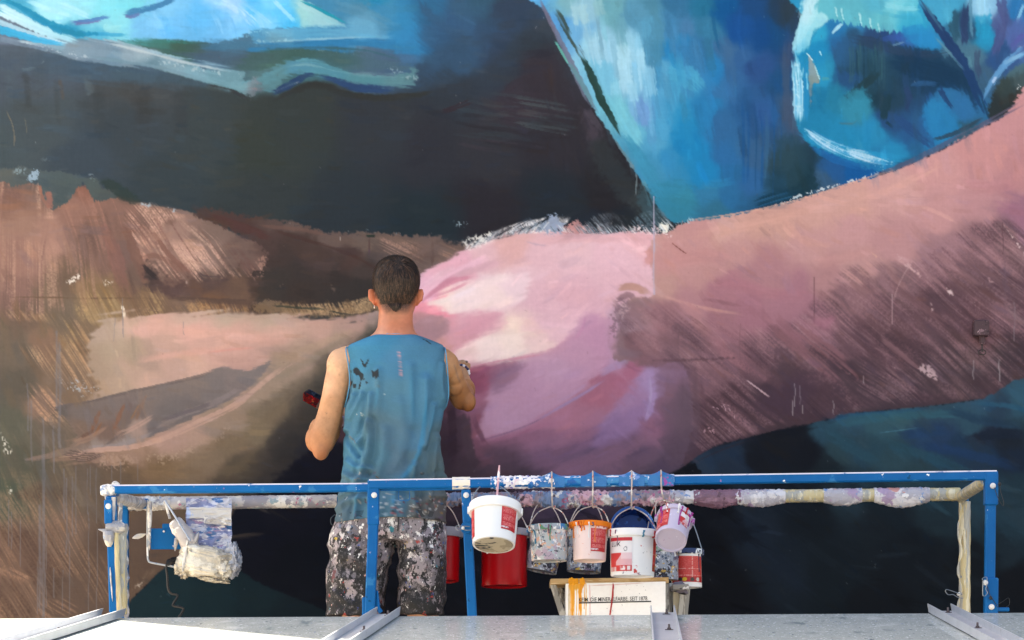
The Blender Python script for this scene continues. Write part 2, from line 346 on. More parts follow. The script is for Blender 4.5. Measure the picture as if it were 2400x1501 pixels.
    stroke([(750,180),(790,190),(830,205),(880,208),(930,210)],[6,16,20,22,8],'2c466c',.95,.12)
    stroke([(640,216),(690,196),(700,192)],4,'9aa0a0',.6,.3)
    poly([(530,195),(570,190),(610,188),(618,200),(600,225),(575,224)],[(590,205,'7a8490'),(560,200,'6d97a5'),(610,215,'50606c')],soft=5,rough=9,op=.8)
    speck([(575,195),(612,188),(622,200),(598,215)],'c07468',.62,.6)
    stroke([(480,195),(530,208),(580,232)],10,'383c40',.9,.1)
    stroke([(640,233),(700,208),(750,200),(820,222),(900,230),(980,222),(1040,215)],[16,26,24,20,22,18,8],'343839',.95,.1,soft=.5)
    # bright cloth
    poly([(-40,-40),(-40,20),(20,38),(60,56),(110,80),(180,92),(250,92),(330,97),(420,97),(500,98),(560,92),(600,70),(700,66),(770,64),(815,60),(760,30),(700,-5),(690,-40)],
         [(30,5,'3f9cc0'),(120,27,'92d4ea'),(186,13,'82cde2'),(266,16,'6ecbe0'),(300,5,'66c4da'),(280,53,'79cbe0'),(250,70,'79c4d8'),(346,69,'68b0e0'),(400,53,'62b0e6'),(480,40,'56aee8'),(533,16,'8cc2f0'),(560,35,'86c4f2'),(573,53,'6cb8ee'),(506,80,'5fabe0'),(440,85,'5aa8dc'),(586,16,'48b0ec'),(610,50,'4cb4ee'),(650,30,'52b8f0'),(690,55,'3aaee8'),(640,8,'6cc4f2'),(620,60,'7cc4ee'),(720,40,'8cc4cc'),(760,48,'88bccc'),(800,58,'7ab0c4'),(380,20,'70b8e6'),(180,80,'2f93ba'),(230,85,'4aa8cc')], soft=3, rough=5, ang=20, warp=16)
    stroke([(690,0),(730,20),(770,42),(805,58)],[16,24,24,10],'9cc8d0',.75,.35,'74b2c6')
    stroke([(700,0),(740,18),(790,45),(815,58)],[4,8,8,4],'0e8ca4',.95,.2)
    stroke([(640,0),(660,20),(690,50)],10,'b6dcee',.5,.4)
    stroke([(560,0),(590,20),(640,60)],[6,10,8],'90ccf2',.6,.3)
    stroke([(515,0),(550,18),(590,50),(600,62)],[14,22,22,14],'a4cef2',.75,.3)
    for k in range(14):
        x = 330+RS.rand()*300; stroke([(x,20+RS.rand()*20),(x+18,45+RS.rand()*12),(x+30,85)],[6,14,10],['7cc0f0','5aaae4','8cc8f0','4aa6e0'][k%4],.4,.35)
    stroke([(600,72),(660,78),(760,76),(850,82),(905,88)],[18,20,22,16,6],'4f9cc6',.8,.35)
    stroke([(600,98),(700,95),(780,90),(860,86)],8,'74aeca',.6,.5)
    stroke([(640,108),(740,100),(840,98),(930,108),(1000,116)],[10,16,20,16,14],'2876a8',.85,.15)
    stroke([(860,5),(910,30),(960,60),(985,100)],[20,26,30,24],'2780b2',.6,.3)
    stroke([(780,10),(860,35),(930,70)],26,'5489a6',.5,.35)
    # dark teal and white bands at far left
    stroke([(-20,-5),(30,8),(70,32),(110,56),(160,72),(215,82)],[8,10,20,24,24,12],'1a86ae',.95,.06,'2490b8')
    stroke([(150,68),(190,78),(240,80),(300,84)],10,'2b92c0',.7,.2)
    stroke([(-30,8),(40,42),(100,70),(160,92),(195,105)],[30,30,26,24,14],'c4e6f4',.92,.25,'8cc8e0')
    stroke([(-30,40),(40,68),(110,92),(160,105)],[14,14,12,8],'a4d2ea',.8,.35)
    stroke([(-30,62),(30,78),(80,92),(150,105)],[22,22,18,8],'2aa0d0',.95,.15,'3fa4d4')
    stroke([(-20,88),(30,98),(90,112),(140,122)],[14,14,12,10],'70869c',.8,.25)
    stroke([(40,95),(90,105),(140,118)],8,'a8c4d6',.7,.45)
    stroke([(158,52),(200,50),(225,46),(256,38)],[4,10,10,10],'4a7cb4',.95,.08)
    stroke([(170,57),(210,54),(240,47)],5,'6f74aa',.8,.2)
    stroke([(284,32),(310,28),(350,20),(390,6),(420,-8)],[8,18,16,14,14],'3b78a6',.95,.14)
    stroke([(292,38),(308,40),(328,32)],9,'5d6a9c',.9,.1)
    poly([(120,0),(200,-20),(380,-20),(350,12),(290,22),(270,50),(240,30),(190,40),(140,35)],[(140,15,'8ed2e8'),(200,20,'86d0e6'),(260,10,'76cee2'),(300,8,'6ecade'),(340,-5,'6cc2d8')],soft=6,rough=6,op=.7)
    stroke([(60,0),(110,20),(170,40)],12,'a8dcee',.55,.4); stroke([(140,10),(190,30),(210,40)],16,'a6d8f0',.5,.4)
    stroke([(255,55),(250,66),(290,64)],14,'8ad0dc',.6,.3)
    # second sitting on the cloth: bands dragged into one another
    poly([(-60,108),(60,116),(160,132),(300,160),(430,184),(490,205),(420,205),(300,196),(150,184),(40,172),(-60,165)],[(0,130,'4c5a68'),(120,150,'465868'),(220,165,'435a6e'),(320,172,'425a6c'),(420,192,'3f5260')],14,8,14,.8,ang=8)
    poly([(985,190),(1060,195),(1150,160),(1210,90),(1260,20),(1260,160),(1180,220),(1080,235)],[(1060,205,'333c48'),(1180,150,'333d4a'),(1230,90,'333f4e')],26,10,20,.6)
    for Lp, c, so, ro, op, an in [
        ([(160,100),(230,92),(280,104),(330,117),(380,134),(430,147),(470,157),(520,164),(572,165),(572,182),(558,202),(530,206),(490,197),(440,182),(400,170),(340,157),(270,152),(200,143),(150,129)],[(180,112,'788fa2'),(240,120,'728a9e'),(300,118,'8297a8'),(340,130,'8ca2b0'),(260,140,'6c8ca4'),(400,150,'7696a8'),(350,150,'527284'),(460,168,'7098aa'),(520,178,'6a96a6'),(540,195,'6894a4')],5,8,.82,14),
        ([(308,94),(400,97),(470,103),(488,116),(430,124),(360,113)],[(320,98,'469096'),(370,103,'3f7270'),(430,112,'3e5c54'),(470,112,'405c5c')],5,6,.85,8),
        ([(470,102),(560,98),(640,101),(700,98),(690,112),(600,120),(490,122)],'41708e',6,7,.75,3),
        ([(400,124),(500,122),(620,124),(600,142),(560,152),(480,146)],'445a6c',8,8,.7,6),
        ([(600,70),(700,67),(820,62),(905,84),(890,92),(780,91),(690,96),(600,102)],[(620,85,'4a92bc'),(720,80,'5098be'),(830,78,'5a9cc0'),(640,97,'6aa6c4')],5,6,.7,-2),
        ([(600,109),(700,99),(820,93),(930,101),(1002,109),(992,124),(930,121),(850,107),(740,109),(600,120)],'2b76a6',5,6,.8,2),
        ([(600,123),(700,115),(780,119),(850,131),(920,146),(965,162),(900,168),(840,160),(780,147),(700,134),(640,150),(600,165),(560,160)],[(620,140,'425f62'),(700,124,'3c5c5c'),(800,135,'3f5f66'),(900,155,'466476')],6,8,.8,6),
        ([(608,192),(650,152),(690,141),(740,144),(790,165),(850,175),(940,175),(972,164),(974,196),(940,202),(880,201),(820,192),(770,179),(730,171),(690,172),(660,192),(632,216)],[(640,180,'54828f'),(700,155,'48809a'),(780,172,'468096'),(860,185,'4a808e'),(950,185,'54808c')],5,8,.85,10),
        ([(880,10),(960,20),(992,60),(995,110),(950,112),(900,60)],[(930,50,'2e7eae'),(970,90,'2c7eb2'),(900,20,'3a80a8')],22,10,.6,30),
        ([(995,20),(1080,30),(1160,40),(1140,110),(1060,160),(1000,150)],[(1030,60,'32597c'),(1100,60,'34587a'),(1070,120,'33506c'),(1140,70,'334a62')],26,12,.65,35)]: poly(Lp, c, so, ro, 9, op, ang=an, warp=10)
    for Lp, w, c in [([(636,220),(670,203),(700,186),(722,176),(744,179)],[8,18,18,12,4],'2b4468'),([(752,181),(790,191),(830,205),(880,209),(932,211)],[4,14,18,18,5],'2c466c'),([(250,100),(330,120),(430,146),(540,170)],[6,10,10,8],'a8b8c2'),([(200,132),(290,145),(380,160),(470,184)],[8,10,8,6],'68889a'),([(615,100),(720,94),(830,88),(880,86)],[4,6,6,3],'86b6cc'),([(620,118),(740,112),(850,118),(930,138)],[5,7,7,5],'36606e'),([(660,160),(720,152),(800,172),(900,182)],[6,8,8,6],'6a9aa8')]: stroke(Lp, w, c, .75, .4, soft=.5, taper=(.2,.2))
    for Lp, c in [([(60,92),(150,112),(210,128),(190,142),(120,126),(60,108)],'aebfcc'),([(330,128),(430,148),(560,170),(560,185),(440,168),(340,145)],'a9bec8'),([(600,92),(780,86),(780,92),(600,104)],'9cc6d8'),([(560,60),(620,66),(640,80),(580,92)],'8cc4de'),([(880,150),(975,172),(975,195),(930,180)],'8fa8b2'),([(600,118),(760,116),(860,132),(760,124)],'6f9094')]: speck(Lp, c, .6, .6)
    poly([(38,12),(70,24),(100,40),(116,57),(150,62),(185,74),(238,78),(200,85),(168,83),(133,77),(112,64),(88,52),(68,34)],'1b84ac',2.5,3,6,.9)
    # stains hanging below into the dark
    for x, y0, y1, w, c in [(60,165,260,26,'3b4043'),(130,180,300,20,'424a4e'),(140,185,230,14,'5a4f48'),(205,190,225,30,'58666e'),(20,160,230,40,'4d5b66'),(300,190,215,50,'43474a'),(230,200,330,40,'3a4248'),(90,150,200,50,'46525c'),(0,300,420,60,'455258'),(330,200,300,60,'3a3d40'),(420,210,330,50,'3a3f44')]:
        stroke([(x,y0),(x+4,(y0+y1)/2),(x+8,y1)],w,c,.5,.25,soft=.8,br=8)
    stroke([(15,260),(28,290),(34,320),(33,342)],3,'6d685f',.8,0); stroke([(58,275),(62,300),(63,315)],3,'6d685f',.7,0)
    stroke([(50,165),(90,160)],8,'5d707c',.6,.4)
    speck([(95,365),(112,365),(118,380),(100,384)],'62707a',.5,.5)
    # ---- right dark passage strokes
    for k in range(26):
        y = 215+RS.rand()*120; x = 1050+RS.rand()*180
        stroke([(x,y),(x+70,y+RS.randn()*5+8),(x+140,y+18)],RS.uniform(4,12),['3f4d54','37424a','2c2b32','443d46'][k%4],.35,.45)
    stroke([(1030,265),(1060,255),(1110,235)],14,'3a2c34',.6,.25)
    stroke([(1180,215),(1220,190),(1260,180)],20,'3a343e',.6,.3)
    poly([(1225,100),(1300,100),(1340,200),(1330,260),(1230,210)],[(1270,150,'39333c'),(1300,220,'36333b'),(1250,110,'313a44')],soft=22,rough=8,op=.8)
    for k in range(18):
        y = 225+RS.rand()*70; stroke([(1195+RS.rand()*30,y),(1260,y+8),(1330+RS.rand()*20,y+20)],RS.uniform(3,9),['4c5a5e','445055','33333a'][k%3],.4,.5)
    poly([(1370,255),(1420,330),(1500,440),(1530,500),(1480,490),(1400,400),(1370,300)],[(1400,300,'4a4450'),(1420,350,'353b40'),(1470,430,'323a40'),(1500,470,'3c4448')],soft=14,rough=8,op=.8)
    # ---- middle: blue column
    col = [(1300,8,'5fa4c8'),(1320,8,'6fa6b5'),(1360,27,'83b4cc'),(1426,11,'609dae'),(1280,11,'4f9fd5'),(1312,53,'4f96d0'),(1346,66,'62a5d4'),(1400,107,'86bcd8'),(1466,133,'8ac2de'),(1480,186,'7cbadb'),(1413,173,'6ab2d2'),(1453,266,'66b4cd'),(1493,320,'5aaac9'),(1501,266,'5b92c6'),(1546,186,'50a0cc'),(1546,293,'469cc8'),(1600,186,'3d99c4'),(1600,293,'1c86b8'),(1626,346,'0c80b8'),(1533,346,'4a9cc4'),(1480,360,'3d8db0'),(1520,386,'3a8cb4'),(1573,386,'2b87b8'),(1586,16,'2f6d96'),(1533,16,'44809c'),(1506,27,'4f8eae'),(1653,16,'1e6d92'),(1693,27,'0b5690'),(1760,27,'1b4a7c'),(1600,66,'4179a6'),(1653,66,'2f749a'),(1733,66,'145090'),(1573,53,'3a7ca8'),(1533,66,'4f97bc'),(1586,115,'1f7cb4'),(1640,120,'2f70a0'),(1693,112,'3a6894'),(1733,133,'2f6094'),(1666,160,'1f7ab4'),(1733,173,'2f6498'),(1773,160,'2a5288'),(1786,80,'124a84'),(1693,213,'3070a4'),(1653,266,'1f78ae'),(1693,293,'2c6698'),(1746,253,'255a8c'),(1786,266,'2c5a92'),(1760,373,'34608a'),(1706,373,'286aa0'),(1546,406,'3a8cb4'),(1600,406,'2b86b4'),(1653,406,'1280b8'),(1706,406,'236a9e'),(1760,420,'2c6498'),(1573,446,'2f86a8'),(1600,473,'2e809c'),(1653,460,'2e7aa4'),(1706,460,'276c9c'),(1680,497,'2e6e8c'),(1773,473,'265a80'),
        (1813,80,'164b7a'),(1826,27,'24405c'),(1840,16,'2d3f52'),(1853,107,'2f4a72'),(1826,186,'1f517e'),(1813,266,'245c92'),(1826,320,'34587c'),(1845,266,'3d5470'),(1840,373,'2e4a58'),(1880,386,'254253'),(1880,406,'1d3a48'),(1826,433,'26506a'),(1933,433,'375a78'),(1960,406,'215a92'),(2000,406,'0d5a9a')]
    poly([(1262,-40),(1285,30),(1305,90),(1330,145),(1362,205),(1395,262),(1425,305),(1455,350),(1485,395),(1512,440),(1540,485),(1575,520),(1650,520),(1760,505),(1900,470),(2050,420),(2100,300),(2100,-40)], col, soft=2.5, rough=2.5, warp=13, pw=3.6)
    for k in range(60):   # vertical dragging of the brush
        y = 20+RS.rand()*300; x = 1300+.55*(y+100)+RS.rand()*300; j, i = int((y-V0)/S), int((x-U0)/S); c = CAN[j, i]*(1+.09*RS.randn())
        h = ''.join('%02x' % int(np.clip(v, 0, 1)*255) for v in c); stroke([(x,y),(x+5,y+40),(x+14,y+70+RS.rand()*40)],RS.uniform(8,30),h,.5,.3)
    for x, y, l, w, c in [(1460,95,130,34,'9fd0e6'),(1500,110,110,20,'94cae4'),(1390,85,70,26,'93c4dc'),(1420,90,60,18,'8ec2dc'),(1440,190,60,26,'7fbfd8'),(1370,95,60,14,'8cc4da'),(1520,150,80,30,'7fbcdc'),(1480,190,50,24,'88c2de'),(1355,10,50,40,'90bccb'),(1400,0,40,30,'7fb0bc')]:
        stroke([(x,y),(x+4,y+l*.5),(x+10,y+l)],w,c,.75,.32)
    stroke([(1420,215),(1450,260),(1480,310),(1505,345)],[30,50,44,16],'68b6cd',.85,.12)
    stroke([(1495,235),(1510,265),(1510,300)],[18,30,12],'6292c8',.85,.1)
    stroke([(1460,310),(1490,355),(1530,420),(1560,470)],[10,26,44,40],'348cae',.6,.2)
    stroke([(1590,95),(1620,140),(1660,180)],26,'2f76a8',.6,.3)
    stroke([(1560,170),(1610,180),(1650,215)],[30,60,24],'429ec6',.7,.2)
    stroke([(1570,120),(1580,150),(1600,165)],14,'2187bc',.7,.2)
    poly([(1600,280),(1640,300),(1660,360),(1665,420),(1630,440),(1600,390),(1580,330)],'0c82b9',soft=14,rough=8,op=.65)
    for x in (1740,1752,1770,1784,1795,1812,1828): stroke([(x,220+RS.rand()*60),(x+3,320),(x,420+RS.rand()*50)],RS.uniform(4,10),['14538c','3d6a9a','1b4e78','37688a'][int(x)%4],.5,.4)
    for k in range(14):
        y = 440+k*4; stroke([(1765+RS.rand()*20,y+28),(1830,y+8),(1900,y-10)],RS.uniform(3,7),['173f56','14384c','245a7a'][k%3],.7,.35)
    poly([(1850,400),(1880,385),(1905,400),(1918,440),(1890,458),(1850,455)],'1d3c4a',soft=9,rough=6,op=.9)
    poly([(1812,400),(1840,390),(1840,440),(1812,450)],'1f4154',soft=8,rough=6,op=.6)
    poly([(1838,10),(1860,-10),(1866,30),(1850,55),(1830,40)],'2c4050',soft=12,rough=6,op=.85)
    poly([(1815,330),(1870,320),(1885,400),(1860,440),(1830,400)],'2b4b5a',soft=16,rough=8,op=.7)
    stroke([(1846,90),(1842,180),(1848,280),(1858,330)],[22,20,22,16],'405470',.7,.25)
    # torn dark slot along the column's left edge
    stroke([(1297,18),(1315,45),(1335,85),(1355,115),(1370,140)],[10,18,14,16,14],'3d4b45',.85,.42)
    stroke([(1360,125),(1385,175),(1410,235),(1432,275),(1455,320)],[8,20,20,16,6],'27423f',.97,.06)
    stroke([(1265,0),(1290,50),(1320,110),(1345,160),(1370,215),(1400,262)],[8,12,14,16,20,10],'6d6880',.85,.15,'68748a')
    stroke([(1330,140),(1360,190),(1390,245)],[6,14,10],'5b8a98',.8,.2)
    stroke([(1300,95),(1318,125),(1332,152)],[4,7,3],'5fb6ae',.95,.1)
    stroke([(1375,255),(1395,285),(1415,310)],[22,18,6],'4e4a56',.7,.2)
    stroke([(1440,325),(1455,350),(1478,380)],[4,6,8],'62828e',.8,.2); poly([(1470,372),(1482,385),(1486,396),(1476,388)],'6f8c98',rough=2)
    stroke([(1490,400),(1492,425),(1489,462)],3,'7d9098',.8,0); stroke([(1505,420),(1518,455),(1530,490)],[10,16,22],'6b9aa6',.5,.5)
    poly([(1495,440),(1530,455),(1545,500),(1560,530),(1520,520),(1500,490)],'3d5a66',soft=8,rough=8,op=.6)
    # ---- upper right: clenched blue form
    F = [(1920,120,'0d86b8'),(1930,170,'1a90bc'),(1915,80,'1f9cc6'),(1960,75,'1f74ac'),(1960,110,'24659a'),(2000,95,'2a5578'),(2010,130,'2b5268'),(2090,150,'1f405e'),(2180,160,'1b4260'),(2240,190,'1d3f62'),(2050,170,'274e64'),(2050,230,'203f50'),(1985,180,'26527e'),(1960,240,'1b7a9e'),(2010,250,'2c86a6'),(1930,290,'1480ac'),(1915,230,'1277a2'),(2040,310,'1e86b4'),(2080,280,'264f7c'),(2090,240,'284a70'),(2150,200,'244a78'),(2140,230,'27558a'),(2180,270,'1f7ab0'),(2200,310,'1f7cb2'),(2250,250,'2a6ea2'),(2220,230,'286ea0'),(2130,320,'265a8c'),(2100,360,'1a86b6'),(2000,330,'1484b2'),(1960,320,'1685b2'),(2060,390,'1c78aa'),(2120,385,'22648c'),(2250,310,'2a5a70'),(2060,90,'2a4a74'),(2120,85,'2f5a9c'),(2180,95,'1f84be'),(2140,60,'1e9dc6'),(2000,60,'2a80b4'),(2240,120,'44708a'),(2280,130,'46728a'),(2260,60,'2b5474'),(2300,80,'178fbc'),(2340,60,'47588a'),(2390,30,'2a72ac'),(2380,90,'4c66a0'),(2330,130,'2e5484'),(2300,170,'3a5f7c'),(2310,20,'86c0e2'),(2220,20,'3a9cc4')]
    poly([(1885,-40),(1880,40),(1866,110),(1862,200),(1868,290),(1890,330),(1950,365),(2020,392),(2080,405),(2140,385),(2210,350),(2280,315),(2340,280),(2440,220),(2440,-40)], F, soft=3, rough=4, warp=13, pw=3.6)
    poly([(1915,-20),(2135,-20),(2150,20),(2165,55),(2130,70),(2085,75),(2060,72),(2030,62),(2000,58),(1970,50),(1935,42),(1915,40)],[(1940,15,'58b2c6'),(2000,30,'52aabf'),(2060,55,'56b0c4'),(2050,10,'4ba8c4'),(2090,15,'6cc4d8'),(2120,25,'58b8d0'),(2140,50,'2ba2c8'),(2030,50,'54aec2')],soft=3,rough=6,ang=90)
    for x, y in [(1958,30),(1972,35),(2015,48),(2038,55),(2058,66)]: stroke([(x,y-16),(x+2,y),(x+6,y+14)],[5,4,2],'9cd4de',.9,.1)
    stroke([(2070,8),(2110,20),(2150,22)],14,'7fcadc',.6,.4); stroke([(2060,30),(2110,40),(2160,45)],10,'2f9cc0',.5,.4)
    stroke([(1905,-10),(1895,20),(1882,60),(1868,105),(1862,122)],[26,26,24,24,14],'a4d4e4',.95,.18,'8ed0e4')
    stroke([(1915,25),(1895,60),(1880,95)],[14,18,10],'b6e2ec',.8,.25)
    stroke([(1935,50),(1910,70),(1895,100),(1892,125)],[8,16,16,8],'1c8cb6',.9,.15)
    stroke([(1975,55),(1960,68),(1948,82)],[6,10,4],'9ad2e8',.9,.15)
    stroke([(1860,125),(1867,170),(1871,230),(1871,290)],[14,26,32,20],'74c0e0',.97,.15,'94cce8')
    for k in range(8): x=1858+k*3.2; stroke([(x,140+RS.rand()*40),(x+4,210),(x+5,270+RS.rand()*20)],RS.uniform(3,7),['a8daee','5ab0dc','c0e4f2','86cae6'][k%4],.7,.5,br=2.4)
    speck([(1858,130),(1872,140),(1882,280),(1866,295)],'c8e8f2',.62,.5)
    stroke([(1888,150),(1890,210),(1888,280)],[8,16,14],'1a86b8',.95,.12); stroke([(1890,170),(1893,210)],4,'74c0de',.8,.2)
    poly([(1895,130),(1905,145),(1922,190),(1905,200),(1900,250),(1896,200),(1894,160)],[(1902,160,'7d98a4'),(1908,185,'7a8f90'),(1900,230,'5f8298')],soft=2,rough=2)
    stroke([(1890,125),(1905,142)],3,'c0e0e6',.9,0); stroke([(1908,150),(1922,190)],3,'a8d8e0',.9,0); stroke([(1920,118),(1926,132)],3,'a8dcec',.9,0)
    stroke([(1925,185),(1945,185)],8,'4f9aa4',.6,.3)
    stroke([(1868,302),(1890,318),(1930,335),(1980,355),(2040,366),(2120,372)],[12,26,28,26,26,20],'1a90c0',.95,.12)
    for k in range(9): o=k*2.6-9; stroke([(1884+RS.rand()*10,306+o*.5),(1930,333+o),(1975+RS.rand()*14,358+o),(2000+RS.rand()*20,368+o*.6)],RS.uniform(4,8),['7fbade','9ccbe8','b8d8ee','4aa2d2'][k%4],.75,.52,br=2.4)
    speck([(1880,300),(1935,322),(2005,350),(2020,375),(1960,365),(1900,330)],'c4def0',.6,.5)
    for k in range(8): o=k*3-10; stroke([(1982+RS.rand()*12,355+o*.6),(2040,370+o),(2080+RS.rand()*20,383+o*.6)],RS.uniform(4,8),['84bfe2','a4cfe8','5aaad6','bcdaee'][k%4],.75,.52,br=2.4)
    speck([(1985,350),(2050,362),(2100,380),(2060,395),(2000,372)],'c8e0ee',.6,.5)
    stroke([(1920,320),(1970,340),(2000,348)],4,'6fb8e0',.7,.4); stroke([(1900,345),(1960,375),(2040,398)],[14,20,14],'1766a6',.8,.2)
    Q = lambda L: [(1200+x*.8646, y*.8646) for x, y in L]
    poly(Q([(790,-10),(830,-10),(825,25),(862,52),(826,80),(800,130),(770,150),(765,135),(778,90)]),[(1885,20,'a8d6e6'),(1875,80,'8cd0e4'),(1925,50,'9ad6e4'),(1868,120,'7cc8e4')],4,5,10,.85,ang=100)
    # dark forms inside
    poly(Q([(880,112),(990,112),(1100,132),(1210,168),(1292,312),(1268,300),(1200,222),(1140,250),(1120,300),(1142,392),(1090,360),(1012,332),(1002,252),(900,275),(960,205),(884,190)]),[(1980,110,'2a5c88'),(2050,110,'28506c'),(2050,170,'264c62'),(2150,150,'20425e'),(2230,180,'1b3c58'),(2080,230,'234458'),(2090,290,'28507c'),(2150,330,'2a5a8c'),(2000,220,'24485a')],6,8,10,.8,ang=70)
    stroke([(2000,90),(2060,105),(2110,125),(2190,130),(2240,120)],[26,30,26,22,16],'2c4460',.85,.3)
    stroke([(2080,140),(2150,160),(2220,180),(2260,205)],[30,60,60,36],'1b3d5a',.85,.12)
    for k in range(20):
        x = 1990+RS.rand()*80; stroke([(x,95+RS.rand()*20),(x+3,140),(x+2,190+RS.rand()*30)],RS.uniform(3,7),['37606c','1f3f55','2f5668'][k%3],.6,.45)
    stroke([(2062,165),(2030,195),(1990,225),(1975,232)],[20,24,14,6],'25424e',.95,.1)
    stroke([(2085,215),(2075,250),(2070,285)],[24,26,12],'21404f',.95,.12); stroke([(2075,285),(2095,300)],8,'1d3a48',.7,.4)
    stroke([(2120,200),(2130,230),(2120,260)],[14,18,8],'2b3f66',.7,.3); stroke([(2100,270),(2140,310),(2185,345)],[20,24,12],'284f80',.85,.2)
    stroke([(2200,205),(2215,230),(2235,258)],[16,14,6],'24406a',.8,.2)
    poly([(1975,230),(2020,210),(2042,240),(2035,280),(2000,285),(1975,270)],'2b88a6',soft=9,rough=6,op=.8)
    stroke([(1965,290),(1995,292),(2010,285)],8,'56707c',.5,.5)
    poly([(2165,250),(2210,240),(2240,280),(2255,305),(2220,330),(2180,320),(2165,290)],'1f7db4',soft=8,rough=6,op=.8)
    stroke([(2140,200),(2165,195),(2200,200)],14,'2c6090',.6,.35)
    stroke([(2060,95),(2085,90),(2120,88),(2160,85)],[10,16,14,8],'3358a0',.7,.2); stroke([(2090,108),(2120,98)],6,'6f98b0',.6,.4)
    poly([(2115,65),(2160,60),(2185,85),(2195,110),(2150,108),(2120,90)],'1c86c0',soft=6,rough=4,op=.8)
    stroke([(2150,-10),(2185,45),(2225,100),(2260,150),(2280,195),(2300,240),(2318,268)],[10,22,26,26,22,24,14],'253c66',.97,.06,'1f4470')
    stroke([(2155,0),(2180,30),(2210,75)],8,'40708e',.6,.3); stroke([(2190,85),(2230,130),(2265,170)],6,'5a8ca4',.7,.3)
    stroke([(2245,20),(2235,60),(2245,100)],[20,28,16],'2b566e',.9,.15); stroke([(2265,10),(2260,60),(2262,110)],[14,20,18],'2d4268',.9,.15)
    stroke([(2210,-5),(2225,30),(2225,55)],[14,18,10],'3f9cc2',.8,.25); stroke([(2275,-10),(2275,40),(2278,90)],8,'4f86a4',.8,.2)
    stroke([(2300,-10),(2302,25),(2298,60)],[30,28,8],'8cc6e4',.9,.35); stroke([(2305,30),(2305,70),(2300,95)],[40,44,20],'1592be',.7,.25)
    stroke([(2345,-10),(2350,40),(2340,100),(2325,140)],[26,28,26,16],'475788',.9,.15); stroke([(2385,-10),(2375,30),(2372,50)],[22,16,8],'2474b0',.9,.2); stroke([(2400,10),(2388,40),(2384,55)],8,'7cb8dc',.8,.4)
    stroke([(2400,40),(2380,80),(2365,120)],[40,30,14],'4c68a4',.8,.2); stroke([(2400,80),(2370,110)],14,'5b54a0',.5,.3)
    stroke([(2292,115),(2290,150),(2295,185)],16,'3a4a6a',.6,.3); stroke([(2270,130),(2275,160)],10,'54889c',.6,.3)
    poly([(2440,145),(2390,150),(2350,185),(2325,225),(2318,268),(2340,280),(2440,215)],[(2380,160,'4a6c7a'),(2360,200,'3a4a4c'),(2340,250,'2f3a3f'),(2400,190,'45585e'),(2390,230,'30383a'),(2370,260,'2f3536')],soft=4,rough=4)
    stroke([(2306,238),(2318,205),(2345,165),(2375,135),(2420,108)],[8,16,18,22,26],'5a96c8',.95,.25); stroke([(2325,195),(2335,180)],8,'a8c4e8',.8,.3); stroke([(2350,150),(2400,125)],10,'7fb4d8',.7,.35)
    speck([(2385,110),(2410,98),(2410,118)],'c0a4a8',.45,.8); stroke([(2335,245),(2380,225),(2420,200)],[16,22,20],'3b3a38',.6,.4)
    flick(2393,205,8,'c8ccd0',4)
    # ---- left: brown underpainting
    L = [(50,470,'94685a'),(50,520,'a87868'),(50,600,'a87668'),(100,560,'b07c6c'),(20,430,'8f6458'),(110,440,'7c6058'),(180,480,'a06e60'),(190,430,'985f50'),(230,600,'8a6258'),(280,600,'84625b'),(300,520,'95685c'),(350,500,'876459'),(420,560,'a87c70'),(400,620,'a07468'),(350,580,'a07468'),(500,540,'866860'),(480,600,'96746a'),(560,590,'7d6058'),(620,580,'6a4e4a'),(450,680,'6a544e'),(550,680,'63504a'),(600,620,'7d5c56'),(330,640,'7a5c52'),(400,650,'846358'),(150,660,'7a6050'),(120,700,'826854'),(50,680,'9a6c62'),(230,680,'94724f'),(250,720,'a07c54'),(300,690,'8a664c'),(350,700,'84634e'),(450,710,'8a6a58'),(550,720,'8f6d5a'),(50,740,'7d6454'),(150,740,'7f6a58'),(200,800,'8c6f58'),(100,800,'94705a'),(50,820,'7a6a5a'),(50,900,'6c6054'),(100,950,'9a7460'),(30,1000,'5f5e50'),(150,900,'8c6e58'),(200,870,'9c7a60'),(130,1000,'706054'),(50,1100,'5e5a4c'),(20,1150,'525a4c'),(100,1150,'6d5c4c'),(200,1150,'6d5a4c'),(300,1150,'6f5844'),(150,1250,'7a6050'),(50,1300,'76584a'),(250,1300,'6a5244'),(50,1400,'7a5c4c'),(150,1400,'6d5548'),(330,1250,'6c5446'),(360,1320,'6a5244'),(450,1200,'75604c'),(400,1130,'7d6652'),(500,1150,'685848')]
    poly([(-300,410),(-120,412),(-40,418),(40,428),(110,432),(170,432),(240,448),(290,468),(340,478),(400,490),(460,502),(520,530),(580,560),(640,570),(660,650),(640,740),(620,900),(640,1100),(560,1200),(480,1290),(390,1330),(300,1420),(290,1480),(-40,1490),(-300,1480)], [(a,b,'%02x%02x%02x' % tuple(int(q*(.95 if b < 1000 else 1.03)*255) for q in (hexc(c)*.68+hexc(c).mean()*.32))) for a,b,c in L], soft=3, rough=3, warp=16)
    hat = [(-30,440),(240,455),(330,480),(480,520),(620,600),(600,690),(350,700),(150,730),(-30,730)]
    streaks([(-30,440),(125,450),(130,720),(-30,720)],91,'c09a88',.6,.55,.14,3,220); streaks([(-30,440),(125,450),(130,720),(-30,720)],91,'6e5654',.5,.58,.12,4,220)
    streaks([(90,500),(200,450),(235,720),(90,700)],86,'b48c7e',.5,.58,.14,3,160)
    streaks([(150,440),(330,480),(330,690),(200,660)],68,'a87e70',.45,.6,.1,4,160); streaks([(190,520),(300,500),(320,690),(210,660)],75,'5e4c48',.45,.54,.2,9,200)
    streaks([(290,480),(420,500),(610,610),(600,680),(420,660),(330,610)],52,'d2a898',.75,.56,.1,2.6,160); streaks([(340,500),(460,530),(560,600),(480,640),(360,580)],42,'dcb4a2',.7,.57,.1,2.6,150)
